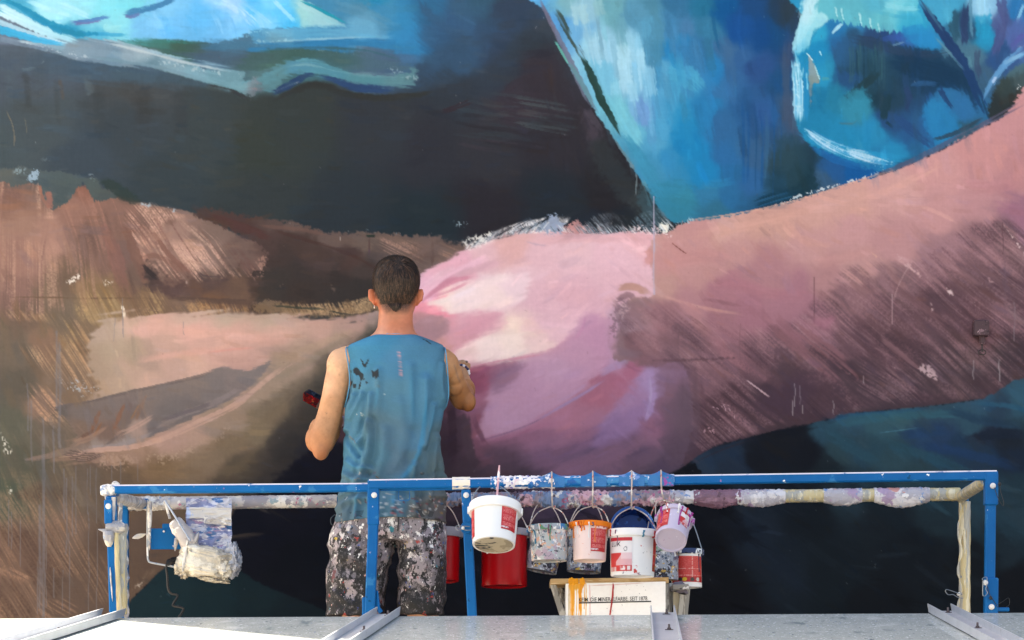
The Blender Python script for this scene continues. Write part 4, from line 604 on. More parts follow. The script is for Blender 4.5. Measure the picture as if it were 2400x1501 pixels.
    # big passes in the pink
    for P, w, c, o in [([(985,690),(1040,655),(1100,625),(1150,600)],[18,26,26,20],'e2b4c6',.8),([(990,705),(1030,675),(1070,655),(1120,645)],[8,16,20,14],'cf8ca0',.85),([(1000,700),(1060,680),(1100,660)],8,'d07c94',.5),([(1060,650),(1120,630),(1180,610)],[14,22,16],'cfa4b0',.7),([(1040,715),(1090,690),(1160,660),(1220,650)],[16,36,40,20],'efd6d8',.85),([(1050,722),(1110,715),(1160,712)],[12,26,14],'f4dcd6',.85),([(985,718),(1020,708),(1050,690)],[8,14,8],'f0a0ae',.8),([(985,728),(1030,735),(1080,745)],[10,14,10],'e88ea0',.85),([(1080,755),(1130,745),(1180,740)],[26,34,20],'e0a6b6',.7),([(990,745),(1030,752),(1060,762)],[16,26,16],'b88a90',.8),([(1010,775),(1040,790)],26,'a87c84',.6),([(1060,790),(1100,770),(1140,755)],[14,20,16],'dc98a8',.7),([(1035,815),(1060,790),(1075,780)],[18,22,14],'d4949a',.7),
        ([(1075,838),(1130,805),(1190,785),(1240,790)],[12,36,34,20],'f2d8d0',.9),([(1110,845),(1170,830),(1240,822),(1290,805)],[16,26,22,12],'f6dad4',.9),([(1085,860),(1120,855),(1160,842)],8,'fae6e2',.9),([(1180,785),(1240,782),(1260,795)],14,'f0d4c8',.5),([(1250,760),(1320,768),(1370,760)],[26,30,18],'e6bcc8',.7),
        ([(1160,850),(1220,838),(1280,828),(1340,800),(1380,770)],[6,14,18,30,20],'cf96a8',.75),([(1365,790),(1380,760),(1400,735)],[30,36,20],'c48cae',.85),([(1320,810),(1370,800),(1420,790)],40,'c08aaa',.6),([(1420,720),(1440,760),(1430,800)],[20,24,16],'c8a4b8',.6),
        ([(1150,870),(1180,860),(1220,850)],[16,20,14],'a66a80',.6),([(1160,890),(1190,880),(1218,860)],[20,34,20],'8d6a84',.8),([(1085,865),(1120,868),(1140,862)],10,'d47c90',.7),([(1090,885),(1120,880),(1140,885)],[16,20,10],'8a4e64',.8),
        ([(1180,940),(1220,890),(1290,870),(1360,850)],[30,60,60,40],'bc90ac',.6),([(1200,1000),(1250,940),(1330,890),(1400,860)],[40,60,60,40],'b389a6',.6),([(1140,1010),(1150,960),(1170,930)],[16,20,14],'b080a0',.8),([(1170,1005),(1185,950),(1200,920)],[20,24,16],'ba8eb0',.7),
        ([(1210,1020),(1290,975),(1370,925),(1430,880)],[10,22,36,24],'a97488',.8),([(1330,985),(1390,940),(1430,900)],[40,50,30],'a66a7c',.7),([(1300,945),(1340,925),(1380,895)],10,'a98cb4',.7),([(1400,880),(1440,860),(1480,850)],20,'a890b4',.6),([(1430,960),(1470,910),(1500,880)],[30,40,24],'ae7a94',.6),([(1400,1000),(1450,960),(1500,900),(1525,865)],[24,36,36,30],'a384aa',.7),([(1520,865),(1528,930),(1510,990)],[24,28,16],'a58ab4',.8),([(1470,850),(1490,868)],20,'ac6a80',.7),
        ([(1130,1035),(1200,1018),(1260,1000),(1310,990)],[24,22,14,6],'99627a',.8),([(1120,960),(1125,1010),(1140,1050)],[16,20,14],'8b5668',.7),([(1180,1065),(1260,1045),(1350,1020)],[30,36,20],'866880',.6),([(1130,1050),(1180,1070),(1220,1060)],[30,40,20],'665060',.7),([(1240,1070),(1320,1060),(1400,1035),(1450,1015)],[20,30,36,24],'7c6080',.6),([(1300,1085),(1370,1060),(1410,1040)],[12,16,8],'5f506a',.7),([(1280,1115),(1360,1090),(1450,1060),(1540,1010)],[30,40,40,36],'8c687c',.7),([(1440,1120),(1520,1080),(1580,1030)],[40,44,36],'64525f',.6),([(1560,1030),(1572,960),(1565,890)],[30,30,24],'846274',.7),([(1600,1060),(1605,980),(1595,900)],[30,34,26],'6c5866',.7),([(1100,1110),(1180,1110),(1260,1120)],[40,50,40],'4c404c',.7),([(1052,930),(1060,1000),(1058,1100)],[24,26,24],'3e2f3a',.8),([(1090,960),(1095,1030),(1110,1090)],[26,30,30],'51424c',.8),
        ([(1230,575),(1320,560),(1440,560),(1520,556)],[16,24,24,12],'d8aab0',.6),([(1280,640),(1400,650),(1500,640)],60,'dab0bc',.4),([(1230,730),(1350,740),(1420,700)],60,'ddb0be',.4),([(1440,680),(1480,672),(1525,690)],[16,22,20],'b88e84',.85),([(1445,705),(1470,692),(1490,700)],[14,20,10],'96747c',.75),([(1510,580),(1525,600),(1512,620)],20,'c8908e',.7),([(1480,590),(1520,580)],14,'e8bcc4',.7),([(1450,740),(1470,715)],26,'c8aab0',.7)]: stroke(P,w,c,min(.95,o*1.15),.2,soft=.42,br=4.5,taper=(.2,.2))
    for P, w, c, o in [([(1625,860),(1632,930),(1634,1000),(1622,1060)],[26,30,32,24],'6a535e',.75),([(1440,850),(1500,862),(1560,858),(1620,872)],[18,26,28,22],'846472',.75),([(1450,838),(1520,842),(1600,850)],[14,20,16],'8a6670',.6),([(1432,760),(1438,800),(1450,840)],[16,22,18],'a07c88',.6),([(1560,870),(1580,930),(1585,1010)],[24,30,26],'78606e',.6),([(1640,880),(1650,960),(1642,1030)],[18,20,16],'614853',.5)]: stroke(P,w,c,o,.3,soft=.95,br=5,taper=(.3,.3))

    # ---- second sitting: the planes of the hand laid in wet
    T = lambda L: [(937+x*.7295, 492+y*.7295) for x, y in L]
    for Lp, c, so, ro, op in [
        ([(45,345),(150,350),(165,400),(120,430),(110,455),(60,420)],'a8868e',5,5,.8), ([(118,425),(165,400),(172,455),(140,470)],'cf9a96',4,4,.8),
        ([(160,335),(310,318),(340,380),(250,410),(175,455)],'dba4b1',8,8,.7), ([(200,345),(300,340),(290,385),(210,410)],'d498a8',9,8,.5),
        ([(100,302),(200,262),(320,232),(412,204),(398,285),(320,312),(240,330),(180,332),(110,312)],[(1014,713,'f0dcd6'),(1100,690,'eed6d8'),(1200,655,'e8ccd4'),(1160,715,'f0d6d4')],4,7,.88),
        ([(178,472),(225,422),(330,396),(420,402),(502,432),(462,460),(330,480),(230,500)],[(1080,830,'f4d2ce'),(1140,800,'f5dcd8'),(1200,790,'f4dcd4'),(1280,806,'eccac8'),(1150,845,'f6dcd8')],4,6,.9),
        ([(540,412),(598,332),(688,362),(690,425),(668,492),(560,600),(430,690),(272,740),(258,690),(296,565),(392,482),(484,462)],[(1390,745,'c696b0'),(1420,790,'c092ac'),(1350,820,'c296ae'),(1300,870,'c098b0'),(1250,930,'ba90aa'),(1180,990,'bc94ae'),(1330,900,'ba90aa')],5,6,.8),
        ([(286,515),(392,488),(372,540),(310,592),(290,560)],'8d6b83',7,7,.75), ([(210,505),(300,500),(280,540),(240,560)],'94586e',7,6,.6),
        ([(400,705),(480,652),(600,592),(690,545),(735,500),(792,512),(740,590),(650,682),(560,704)],[(1300,985,'ae7890'),(1400,920,'a86c80'),(1470,870,'ab6c84'),(1380,980,'a9768c')],5,6,.8),
        ([(618,762),(660,680),(735,570),(782,512),(822,520),(806,620),(776,690),(700,745)],[(1530,880,'a88cb4'),(1480,930,'a27ea0'),(1430,1010,'92749a'),(1500,980,'98789e')],5,6,.8),
        ([(262,748),(420,706),(560,708),(640,700),(600,745),(480,770),(360,775)],'9a6c84',6,6,.65), ([(380,790),(520,752),(640,765),(760,720),(700,800),(560,830),(420,820)],'80627a',9,8,.65),
        ([(270,770),(390,760),(370,840),(300,850)],'5f4a58',12,8,.6), ([(560,860),(700,800),(850,720),(890,600),(880,740),(760,850)],'84647a',10,8,.5),
        ([(826,524),(898,484),(948,680),(930,780),(850,800),(840,660)],[(1560,900,'836575'),(1600,960,'6f5a67'),(1590,1050,'665261')],9,8,.65)]:
        poly(T(Lp), c, so*1.9, ro, 12, op, ang=-22 if op < .86 else -12, warp=10)
    for Lp, w, c in [([(55,308),(110,262),(150,232),(195,204)],[4,12,18,12],'c98a9e'),([(62,252),(120,214),(190,172)],[10,18,12],'e2b8c8'),([(52,322),(110,326),(165,336)],[5,8,5],'ee9aaa'),([(258,742),(340,718),(420,688),(470,662)],[3,4,4,2],'7f6080'),([(430,684),(520,632),(600,585),(660,545)],[5,9,9,5],'a08ab2'),([(232,640),(248,700),(280,760)],[12,18,14],'6d4a5c'),([(225,505),(330,484),(480,462)],[4,4,3],'cf8a9c'),([(400,100),(440,112),(480,115)],[3,6,3],'b8a0b0'),([(800,520),(806,600),(790,680)],[6,9,6],'b09ac0'),([(596,335),(588,380),(560,420)],[6,8,6],'c890ae')]: stroke(T(Lp), w, c, .8, .2, soft=.5, taper=(.2,.2))
    # spikes of ground left by the dry brush along the top of the hand
    ex = [1085,1110,1150,1200,1260,1330,1400,1460,1530,1575,1620]; ey = [585,578,562,550,541,543,546,544,546,538,517]
    for k in range(230):
        x = 1088+RS.rand()*500; y = np.interp(x, ex, ey); h = 6+RS.rand()*26*(.4+.6*abs(np.sin(x*.021))); lum = RS.rand()
        a = -1 if x < 1270 else 1
        stroke([(x-a*h*.9,y-h),(x,y+2)],RS.uniform(1.8,4.2),['e9ecee','aab8c6','7f90a2','c8a0a4','53636f'][RS.randint(5)] if x < 1560 else ['cfe0e6','7fb0c0','e0d0d0'][RS.randint(3)],.6,.4,soft=.6,taper=(.45,.05),br=2.2)
    streaks([(1430,700),(1480,690),(1500,740),(1440,760)],40,'8d7078',.6,.5,.14,3,60); speck([(1430,720),(1460,690),(1480,740),(1450,790),(1425,790)],'7d6470',.58,.7,3)
    for P, w, c, o in [([(1600,560),(1700,540),(1830,510),(1950,475)],[24,36,34,20],'d3a297',.6),([(1830,510),(1880,560),(1960,580)],[20,26,12],'d4a096',.5),([(2000,480),(2120,430),(2220,380)],[20,30,16],'d6a49c',.6),([(1560,620),(1640,600),(1720,610)],50,'c38c8c',.5),([(1640,680),(1720,665),(1820,690),(1930,690)],[20,36,40,30],'b17a86',.6),([(1640,700),(1700,710),(1740,720)],[10,14,8],'8a626a',.5),([(1540,690),(1640,720),(1760,740)],[10,12,8],'cc9a94',.6),([(1900,620),(2000,600),(2080,580)],40,'c49290',.5),([(2250,430),(2330,440),(2400,420)],50,'bb848a',.5),([(2330,480),(2390,500),(2400,540)],[30,50,40],'a07084',.6),([(2150,480),(2200,500),(2240,520)],14,'d4a29c',.5),([(1900,745),(1930,760),(1960,740)],[30,40,20],'a87484',.7),([(1820,740),(1850,780),(1900,800)],[16,30,12],'9d6e7a',.5)]: stroke(P,w,c,o,.22,soft=.75,br=5,taper=(.25,.25))
    stroke([(1575,570),(1590,582),(1607,594)],2.6,'6d3c38',.85,0,taper=(0,0))
    stroke([(1532,458),(1533,560),(1532,640),(1534,702)],4.2,'b4b0c8',.9,0,soft=.4,taper=(0,0))
    poly([(1530,845),(1700,838),(1710,842),(1600,848)],'60484f',soft=3,rough=2,op=.6); stroke([(1590,770),(1592,840),(1620,870)],4,'6a5058',.5,.2)
    for x in (1585,1735): drip(x,760,860,3,'7d5c64',.4)
    # ---- lower right blue folds
    H = [(2000,990,'2f5a72'),(1930,1000,'2c5468'),(2100,985,'37626f'),(2060,1000,'34606f'),(2200,960,'32566a'),(2300,940,'2f5a74'),(2350,955,'2d4a62'),(2390,930,'30607a'),(2380,950,'2e5a70'),(2150,1030,'2c4a66'),(2200,1020,'28466a'),(2250,1045,'254260'),(2320,1020,'28364a'),(2370,1030,'252f3c'),(2280,990,'30586c'),(2390,1000,'2c4450'),(2000,1040,'30505f'),(1970,1050,'30505c'),(2100,1070,'2f525f'),(2050,1060,'2d5262'),(2300,1070,'274058'),(2380,1080,'223248'),(1850,1020,'22262f'),(1900,1060,'1e232d'),(1950,1090,'233039'),(1700,1060,'29384c'),(1640,1085,'2f435a'),(1720,1100,'2a3a50'),(1790,1080,'20252f'),(1600,1115,'1d2027'),(1650,1170,'1e222b'),(1700,1150,'26323f'),(2000,1130,'2a4350'),(2150,1120,'2d4c58'),(2300,1160,'2c4a58'),(2390,1200,'2a4554'),(2390,1130,'26404f'),(2200,1200,'243842'),(2080,1200,'1f2a33'),(2350,1280,'22343f'),(2390,1380,'1b2028'),(2280,1330,'1b222a'),(2150,1300,'1b242e'),(1900,1200,'1d262f'),(1950,1350,'1c2831'),(1780,1250,'232f3d'),(1840,1320,'202c39'),(1640,1300,'1a1e26'),(1700,1400,'1a1e26'),(2050,1420,'1b2129'),(1560,1200,'1d2129')]
    poly([(1550,1128),(1600,1095),(1640,1068),(1680,1047),(1740,1031),(1800,1015),(1880,1001),(1910,990),(1945,984),(2000,972),(2100,961),(2200,950),(2300,937),(2440,921),(2440,1490),(1500,1490),(1510,1220),(1540,1160)], dull(H,.22), soft=2, rough=2, warp=12, pw=3.4)
    for P, w, c, o in [([(1920,990),(1990,975),(2080,968),(2200,955)],[14,18,16,10],'2d5876',.8),([(1930,1005),(2010,985),(2120,975),(2230,970),(2280,985)],[24,30,30,26,16],'386472',.8),([(2040,1018),(2100,1010),(2180,1000)],[4,5,3],'4c8090',.7),([(1930,1010),(1990,1045),(2060,1090)],[30,44,30],'305565',.7),([(2060,1030),(2110,1050),(2200,1080),(2300,1120)],[16,36,36,20],'2f5564',.7),([(2100,1025),(2150,1015),(2230,1010)],[20,34,24],'2a4768',.8),([(2110,1040),(2200,1050),(2330,1080),(2400,1110)],[16,30,34,24],'26446a',.6),([(2250,1035),(2320,1020),(2420,1015)],[12,34,40],'252f3e',.9),([(2200,955),(2300,985),(2400,1000)],[12,30,24],'2c465c',.8),([(2280,945),(2350,950),(2420,962)],[12,16,16],'2f5f78',.7),([(1800,1020),(1860,1010),(1910,1000)],[16,30,20],'1f232b',.8),([(1640,1095),(1700,1065),(1760,1050)],[30,40,26],'2d3f54',.6),([(1700,1180),(1760,1250),(1830,1330),(1920,1400)],[60,70,70,50],'242f3d',.6),([(1600,1180),(1650,1260),(1720,1350)],60,'191d25',.7),([(1960,1130),(2050,1180),(2150,1260)],50,'1e2a33',.6),([(2220,1140),(2320,1200),(2420,1290)],[50,60,50],'2b4552',.6),([(2100,1130),(2220,1190),(2330,1290)],[40,40,30],'25404c',.4)]: stroke(P,w,c,o,.14,soft=.6,br=6,taper=(.25,.25))
    poly([(1560,1128),(1620,1090),(1632,1092),(1660,1130),(1720,1200),(1620,1220),(1540,1180)],'1c1f26',soft=2,rough=3); speck([(1615,1100),(1640,1108),(1640,1118)],'5a4a54',.45,.7)
    stroke([(1625,1085),(1700,1052),(1790,1022)],4,'3f3038',.5,.3)
    poly([(1640,1140),(1700,1130),(1730,1200),(1760,1260),(1720,1270)],'1b1f27',soft=8,rough=5,op=.6)
    for k in range(170):
        x = 520+RS.rand()*1880; y = 1130+RS.rand()*310; i, j = int((x-U0)/S), int((y-V0)/S); c = np.clip(CAN[j,i]*(1+.16*RS.randn())+.012*RS.rand(), 0, 1); h = ''.join('%02x' % int(v*255) for v in c); q = RS.uniform(-.2,.9)
        stroke([(x,y),(x+40,y+40*q),(x+90,y+80*q)],RS.uniform(8,26),h,.5,.35,soft=.5,br=3,taper=(.2,.2))
    # ---- all over: loaded dabs, canvas-like drag of the roller, grain
    def fld(x, y):
        if y < 420 and x > 1280: return 80
        if y > 500 and x > 1430: return 38
        if y > 500 and x > 950: return -25
        if y > 560 and x < 350: return 65
        return 5
    dabs(1500,(0,0,2400,1200),fld,60,16,.45,.05); dabs(2200,(0,0,2400,1440),fld,34,8,.4,.06)
    sl, X, Y = box(U0, V0, U1, V1)
    n = vnoise(X/2.4, Y/60.)*.5+vnoise(X/60., Y/2.4)*.5+.7*vnoise(X/3.1+9, Y/3.1)+.5*vnoise(X/90., Y/90.)
    CAN[:] *= (1+.032*(n-1.35)[..., None])
    for k in range(130):
        x = RS.rand()*2400; y = RS.rand()*1440; lum = CAN[int((y-V0)/S), int((x-U0)/S)].mean()
        stroke([(x,y),(x+RS.randn()*1.5,y+RS.rand()*5)],RS.uniform(1.8,3.2),'c8c4c4' if lum < .35 else '5a4a50',.25,0,soft=.7,taper=(0,0))
    g = CAN.mean(-1, keepdims=True); CAN[:] = g+(CAN-g)*.94
    def blur(a):
        a = np.pad(a, ((1, 1), (1, 1), (0, 0)), 'edge'); a = (a[:-2]+2*a[1:-1]+a[2:])/4; return (a[:, :-2]+2*a[:, 1:-1]+a[:, 2:])/4
    B1 = blur(CAN); B2 = blur(blur(blur(B1)))      # wet paint melts together: most in the cloth, less in the scrubbed grounds
    wt = np.zeros(CAN.shape[:2], np.float32); wt += .75*(1-sstep(200, 250, Y))*(1-sstep(1180, 1260, X)); wt += .5*(1-sstep(380, 430, Y))*sstep(1250, 1300, X); wt += .5*sstep(540, 580, Y)*sstep(960, 1000, X)*(1-sstep(1580, 1640, X))*(1-sstep(1120, 1180, Y)); wt += .35*sstep(730, 760, Y)*sstep(200, 260, X)*(1-sstep(900, 960, X))
    wt = np.clip(wt, 0, .8)[..., None]; hw = (sstep(540, 570, Y)*sstep(965, 1000, X)*(1-sstep(1560, 1660, X))*(1-sstep(1120, 1180, Y)))[..., None]; CAN[:] = CAN*(1-.4*hw)+B2*.4*hw; CAN[:] = CAN*(1+.045*hw*np.array([1., .95, 1.], np.float32))
    aw = (sstep(540, 640, X+Y*.35-1500)*sstep(560, 640, Y)*(1-sstep(930, 1000, Y))*sstep(1440, 1560, X))[..., None]; CAN[:] = CAN*(1-.4*aw)+B1*.4*aw
    fw = (sstep(735, 770, Y)*(1-sstep(900, 1000, Y))*sstep(210, 300, X)*(1-sstep(700, 880, X)))[..., None]; CAN[:] = CAN*(1+.07*fw); CAN[:] = CAN*.88+B1*.12; CAN[:] = CAN*(1-wt*.3)+B1*wt*.3
    np.clip(CAN, 0.005, 1, out=CAN); CAN[:] = CAN**(1+.10*(1-CAN))*np.float32(1.0)
# ================================================================== the place
WALLD = 11.9; KW = WALLD/7100.
# ground
m, nt_, b_ = newmat('paving'); n1 = nz(nt_, .8, 6); n2 = nz(nt_, 40, 4)
nt_.links.new(mixc(nt_, n1.outputs[0], lin('a39d92'), lin('bcb6aa')), b_.inputs['Base Color']); b_.inputs['Roughness'].default_value = .85; bump(nt_, b_, n2.outputs[0], .3, .003); M_pav = m
g = G(); g.add([(-300, -300, 0), (300, -300, 0), (300, 300, 0), (-300, 300, 0)], [(0, 1, 2, 3)]); gr = g.build('ground', M_pav); gr['kind'] = 'structure'
# painted wall ------------------------------------------------------
paint_mural()
wall = thing('mural_wall', 'tall building wall painted with mural of blue cloth and pink clasped hands', 'wall', (0, WALLD, 0))
XL = -2.536; XR = 7.5; ZT = 10.
u = GU; v = GV
xs = (u-1200)*KW; zs = CAMZ+(1700-v)*KW
# outside the bay the painting carries on, laid in more broadly
xe = np.arange(xs[-1]+.05, XR+.03, .05); xe[-1] = XR; zt = np.arange(zs[0]+.05, ZT+.03, .05)[::-1]; zt[0] = ZT; zb = np.linspace(zs[-1], 0., 20)[1:]; xl = np.arange(XL, xs[0]-.03, .05)
AX = np.concatenate([xl, xs, xe]); AZ = np.concatenate([zt, zs, zb])
CB = CAN.copy()
for _ in range(14):
    CB = np.pad(CB, ((2, 2), (2, 2), (0, 0)), 'edge'); CB = (CB[:-4]+CB[1:-3]+CB[2:-2]+CB[3:-1]+CB[4:])/5; CB = (CB[:, :-4]+CB[:, 1:-3]+CB[:, 2:-2]+CB[:, 3:-1]+CB[:, 4:])/5
def fold(t, n): t = np.abs(t); t = t % (2*(n-1)); return np.where(t > n-1, 2*(n-1)-t, t)
FI = (AX/KW+1200-U0)/S; FJ = (1700-(AZ-CAMZ)/KW-V0)/S; FI, FJ = np.meshgrid(FI, FJ); ins = (FI > -.5) & (FI < NW-.5) & (FJ > -.5) & (FJ < NH-.5)
wu = 30*(vnoise(FI/60., FJ/60.+4)-.5); wv = 30*(vnoise(FI/60.+31, FJ/60.)-.5); far = ~ins
ri = np.rint(fold(FI+wu*far, NW)).astype(int); rj = np.rint(fold(FJ+wv*far, NH)).astype(int)
pc = np.where(ins[..., None], CAN[rj, ri], CB[rj, ri])
nx, nz_ = len(AX), len(AZ); X2, Z2 = np.meshgrid(AX, AZ)
co = np.stack([X2, np.zeros_like(X2), Z2], -1).reshape(-1, 3).astype(np.float32)
# render coat: very slight unevenness of trowelled plaster
co[:, 1] = (vnoise(co[:, 0]*9., co[:, 2]*9.)-.5)*.0016
ii = (np.arange(nz_-1)[:, None]*nx+np.arange(nx-1)[None]).reshape(-1)
fc = np.stack([ii, ii+nx, ii+nx+1, ii+1], 1).astype(np.int32)
me = bpy.data.meshes.new('painted_surface'); me.vertices.add(len(co)); me.vertices.foreach_set('co', co.ravel())
me.loops.add(fc.size); me.loops.foreach_set('vertex_index', fc.ravel()); me.polygons.add(len(fc)); me.polygons.foreach_set('loop_start', np.arange(len(fc), dtype=np.int32)*4); me.polygons.foreach_set('loop_total', np.full(len(fc), 4, np.int32)); me.update(calc_edges=True)
M_mural = painted('mural_paint', .8, .12, 55., spec=.04); me.materials.append(M_mural)
ps = bpy.data.objects.new('painted_surface', me); COL.objects.link(ps); ps.parent = wall; setpaint(ps, pc.reshape(-1, 3), GAIN)
M_plast = plain('plaster', 'b8b4aa', .85, .06, 3.)
g = G(); g.add([(XL, WALLD+.004, 0), (XR, WALLD+.004, 0), (XR, WALLD+7, 0), (XL, WALLD+7, 0), (XL, WALLD+.004, ZT), (XR, WALLD+.004, ZT), (XR, WALLD+7, ZT), (XL, WALLD+7, ZT)], [(0, 1, 5, 4), (1, 2, 6, 5), (2, 3, 7, 6), (3, 0, 4, 7), (4, 5, 6, 7)]); g.build('wall_body', M_plast, wall)
# small painted-over fixture on the wall
M_fix = splat('fixture_paint', '4a383d', [('7a6066', 30, .58), ('3a2c30', 40, .6), ('c8a8ac', 60, .68, (1, 1, .3))], .6)
fx = thing('wall_fixture', 'small square fitting painted over in mauve with lock hanging below it', 'wall fitting', P(2300, 790, WALLD))
g = G(); a = P(2281, 752, WALLD-.02); c_ = P(2317, 789, WALLD-.02); g.box((a+c_)/2, c_.x-a.x, .05, a.z-c_.z, .004); g.build('cover', M_fix, fx)
g = G(); q = P(2302, 800, WALLD-.018); g.tube([q+Vector((0, 0, .018)), q, q+Vector((0, 0, -.012))], [.012, .013, .01], 10); g.build('socket', M_fix, fx, True)
g = G(); g.tube([P(2301, 803, WALLD-.02), P(2302, 815, WALLD-.022), P(2302, 826, WALLD-.02)], .003, 6); g.tube([P(2302+9*math.cos(t), 826+6*math.sin(t), WALLD-.016) for t in np.linspace(0, 6.2, 12)], .002, 6); g.build('pin', plain('dark_iron', '2c2422', .6), fx, True)
# sloping roof in front ---------------------------------------------
SL = .09; YAW = .042; DB = 10.2; DF = 7.6
def roofz(x, d): return CAMZ+(1700-1443.5)*DB/7100.+x*.0056-SL*(DB-d)
M_roof, nt_, b_ = newmat('speckled_sheet')
n1 = nz(nt_, 3.5, 6, .6, stretch=(1, .5, 1)); n2 = nz(nt_, 46, 3, .5, stretch=(1, .25, 1)); n3 = nz(nt_, 130, 2, .5, (3, 1, 0), (1, .35, 1)); n4 = nz(nt_, 60, 2, .5, (9, 4, 0), (1, .3, 1))
c1 = mixc(nt_, n1.outputs[0], lin('8d9695'), lin('b9beba')); c1 = mixc(nt_, ramp(nt_, n3.outputs[0], .62, .66), c1, lin('e2e8ea')); c1 = mixc(nt_, ramp(nt_, n4.outputs[0], .64, .68), c1, lin('6a767c')); c1 = mixc(nt_, ramp(nt_, n2.outputs[0], .35, .75), c1, lin('a3a9a6'))
n5 = nz(nt_, 7, 5, .65, (2, 8, 0), (1, .4, 1)); c1 = mixc(nt_, ramp(nt_, n5.outputs[0], .55, .75), c1, lin('c2c6c4')); n6 = nz(nt_, 9, 4, .6, (12, 3, 0), (1.5, .3, 1)); c1 = mixc(nt_, ramp(nt_, n6.outputs[0], .6, .72), c1, lin('7f8a8c')); n7 = nz(nt_, 75, 2, .5, (22, 3, 0), (1, .3, 1)); c1 = mixc(nt_, ramp(nt_, n7.outputs[0], .71, .74), c1, lin('3f6fb0'))
nt_.nodes.remove(b_); df = N(nt_, 'ShaderNodeBsdfDiffuse'); gl = N(nt_, 'ShaderNodeBsdfGlossy', _Roughness=.035); mx = N(nt_, 'ShaderNodeMixShader'); mx.inputs[0].default_value = .3
gl.inputs[0].default_value = (.9, .93, .95, 1); nt_.links.new(c1, df.inputs[0]); nt_.links.new(df.outputs[0], mx.inputs[1]); nt_.links.new(gl.outputs[0], mx.inputs[2]); nt_.links.new(mx.outputs[0], nt_.nodes['Material Output'].inputs[0])
M_alu = splat('aluminium_profile', 'b9bec4', [('8c8f90', 40, .66), ('7a6a58', 70, .7)], .42, bs=.1)
M_alu.node_tree.nodes['Principled BSDF'].inputs['Metallic'].default_value = .35
M_steel = plain('galvanised_steel', '8d9296', .4, .1, 40, .8)
M_rust = plain('rusty_bolt', '6e5f5c', .5, .2, 60, .5)
roof = thing('sloping_roof', 'grey speckled sloping roof sheet with aluminium channels in front of the lift', 'roof', (0, 9, roofz(0, 9)))
CH = [(262, 1436), (908, 1436), (1553, 1438), (2205, 1430)]
chx = [(c_[0]-1200)*DB/7100. for c_ in CH]
edges = [-4.2]+chx+[4.2]
for k in range(5):
    x0, x1 = edges[k]+(.004 if k else 0), edges[k+1]-(.004 if k < 4 else 0); v8 = []
    for dz in (0, -.012):
        for (x, d) in ((x0, DB), (x1, DB), (x1, DF), (x0, DF)):
            xx = x+YAW*(d-DB); v8.append((xx, d, roofz(xx, d)+dz))
    g = G(); g.add(v8, [(0, 1, 2, 3), (4, 7, 6, 5), (0, 4, 5, 1), (1, 5, 6, 2), (2, 6, 7, 3), (3, 7, 4, 0)]); g.build('roof_sheet', M_roof, roof)
for k, x in enumerate(chx):
    w = .082; fh = .026; t = .004; d0 = DB+.03-(.0 if k else .0); prof = [(-w/2, 0), (w/2, 0), (w/2, fh), (w/2-t, fh), (w/2-t, t), (-w/2+t, t), (-w/2+t, fh), (-w/2, fh)]
    rings = []
    for d, cut in ((DB+.05, 1), (DB-.03, 0), (9.2, 0), (DF, 0)):
        r_ = []
        for a_, z_ in prof:
            dd = d-(cut*.05*(1-z_/fh) if cut else 0); xx = x+a_+YAW*(dd-DB); r_.append(Vector((xx, dd, roofz(xx, dd)+.004+z_)))
        rings.append(r_)
    g = G(); g.loft(rings); ch = g.build('channel', M_alu, roof)
    for d in (10.08, 9.2, 8.1):
        xx = x+.012+YAW*(d-DB); q = Vector((xx, d, roofz(xx, d)+.008)); g = G()
        g.lathe([(.013, 0), (.013, .002), (.006, .002), (.006, .007), (.0035, .007), (.0035, .017), (.003, .018)], 10, Matrix.Translation(q)); g.build('bolt', M_rust, ch, True)
for x in (-2.6, 0, 2.6):
    for d in (9.9, 7.9):
        g = G(); g.beam((x, d, 0), (x, d, roofz(x, d)-.016), .08, .08, (0, 1, 0)); g.build('post', M_steel, roof)
# ================================================================== lift platform
DFR = 10.6; DRR = 11.4; KF = DFR/7100.; KR = DRR/7100.
M_blue = splat('lift_blue_paint', '035f9c', [('2a74a8', 9, .6), ('04466e', 30, .68), ('d8cfd4', 13, .66, (.6, 1, 1)), ('c07aa0', 30, .70), ('f0efec', 38, .685), ('8a6a54', 60, .73), ('d8c040', 26, .76)], .4, top='d9d3d8', bs=.2, var=.12, spec=.1)
M_bluec = splat('clean_blue_paint', '035f9c', [('2a74a8', 8, .6), ('04466e', 26, .68), ('c8c4d4', 34, .71), ('ece8e6', 55, .715), ('7a5a48', 70, .74)], .38, bs=.16, var=.12, spec=.1)
M_messy = splat('encrusted_paint', '94868e', [('7488a8', 12, .52), ('cfa4ae', 9, .52), ('d8d2ce', 14, .56), ('5c4c58', 16, .57), ('3a628f', 20, .63), ('b06a88', 22, .62), ('26262c', 40, .68)], .5, bs=.8)
M_white = splat('white_wrap_film', 'b9b4b0', [('98979c', 9, .5, (1, 1, .5)), ('dcd8d2', 12, .52), ('c8bfb0', 18, .58), ('7f95b4', 20, .62), ('efece6', 30, .62), ('c2ab84', 12, .66)], .3, crease=(1, 1, .55), spec=.4)
M_cream = splat('cream_wrap_tape', 'c9b98e', [('a9a79e', 12, .5, (3, 3, .25)), ('d9cfb2', 14, .55, (3, 3, .3)), ('a08c62', 20, .63, (3, 3, .3)), ('e4dfd2', 26, .64, (3, 3, .4)), ('7f858a', 30, .69)], .4, crease=(1.3, 1.3, .3), spec=.3)
M_film = splat('stained_plastic_film', 'b4b0b8', [('d6d2d4', 10, .5), ('a892ac', 12, .55), ('6f90bc', 14, .58), ('c88e84', 16, .62), ('ece8e6', 26, .62), ('8d6478', 20, .66)], .28, crease=(.45, 1, 1.1), spec=.45)
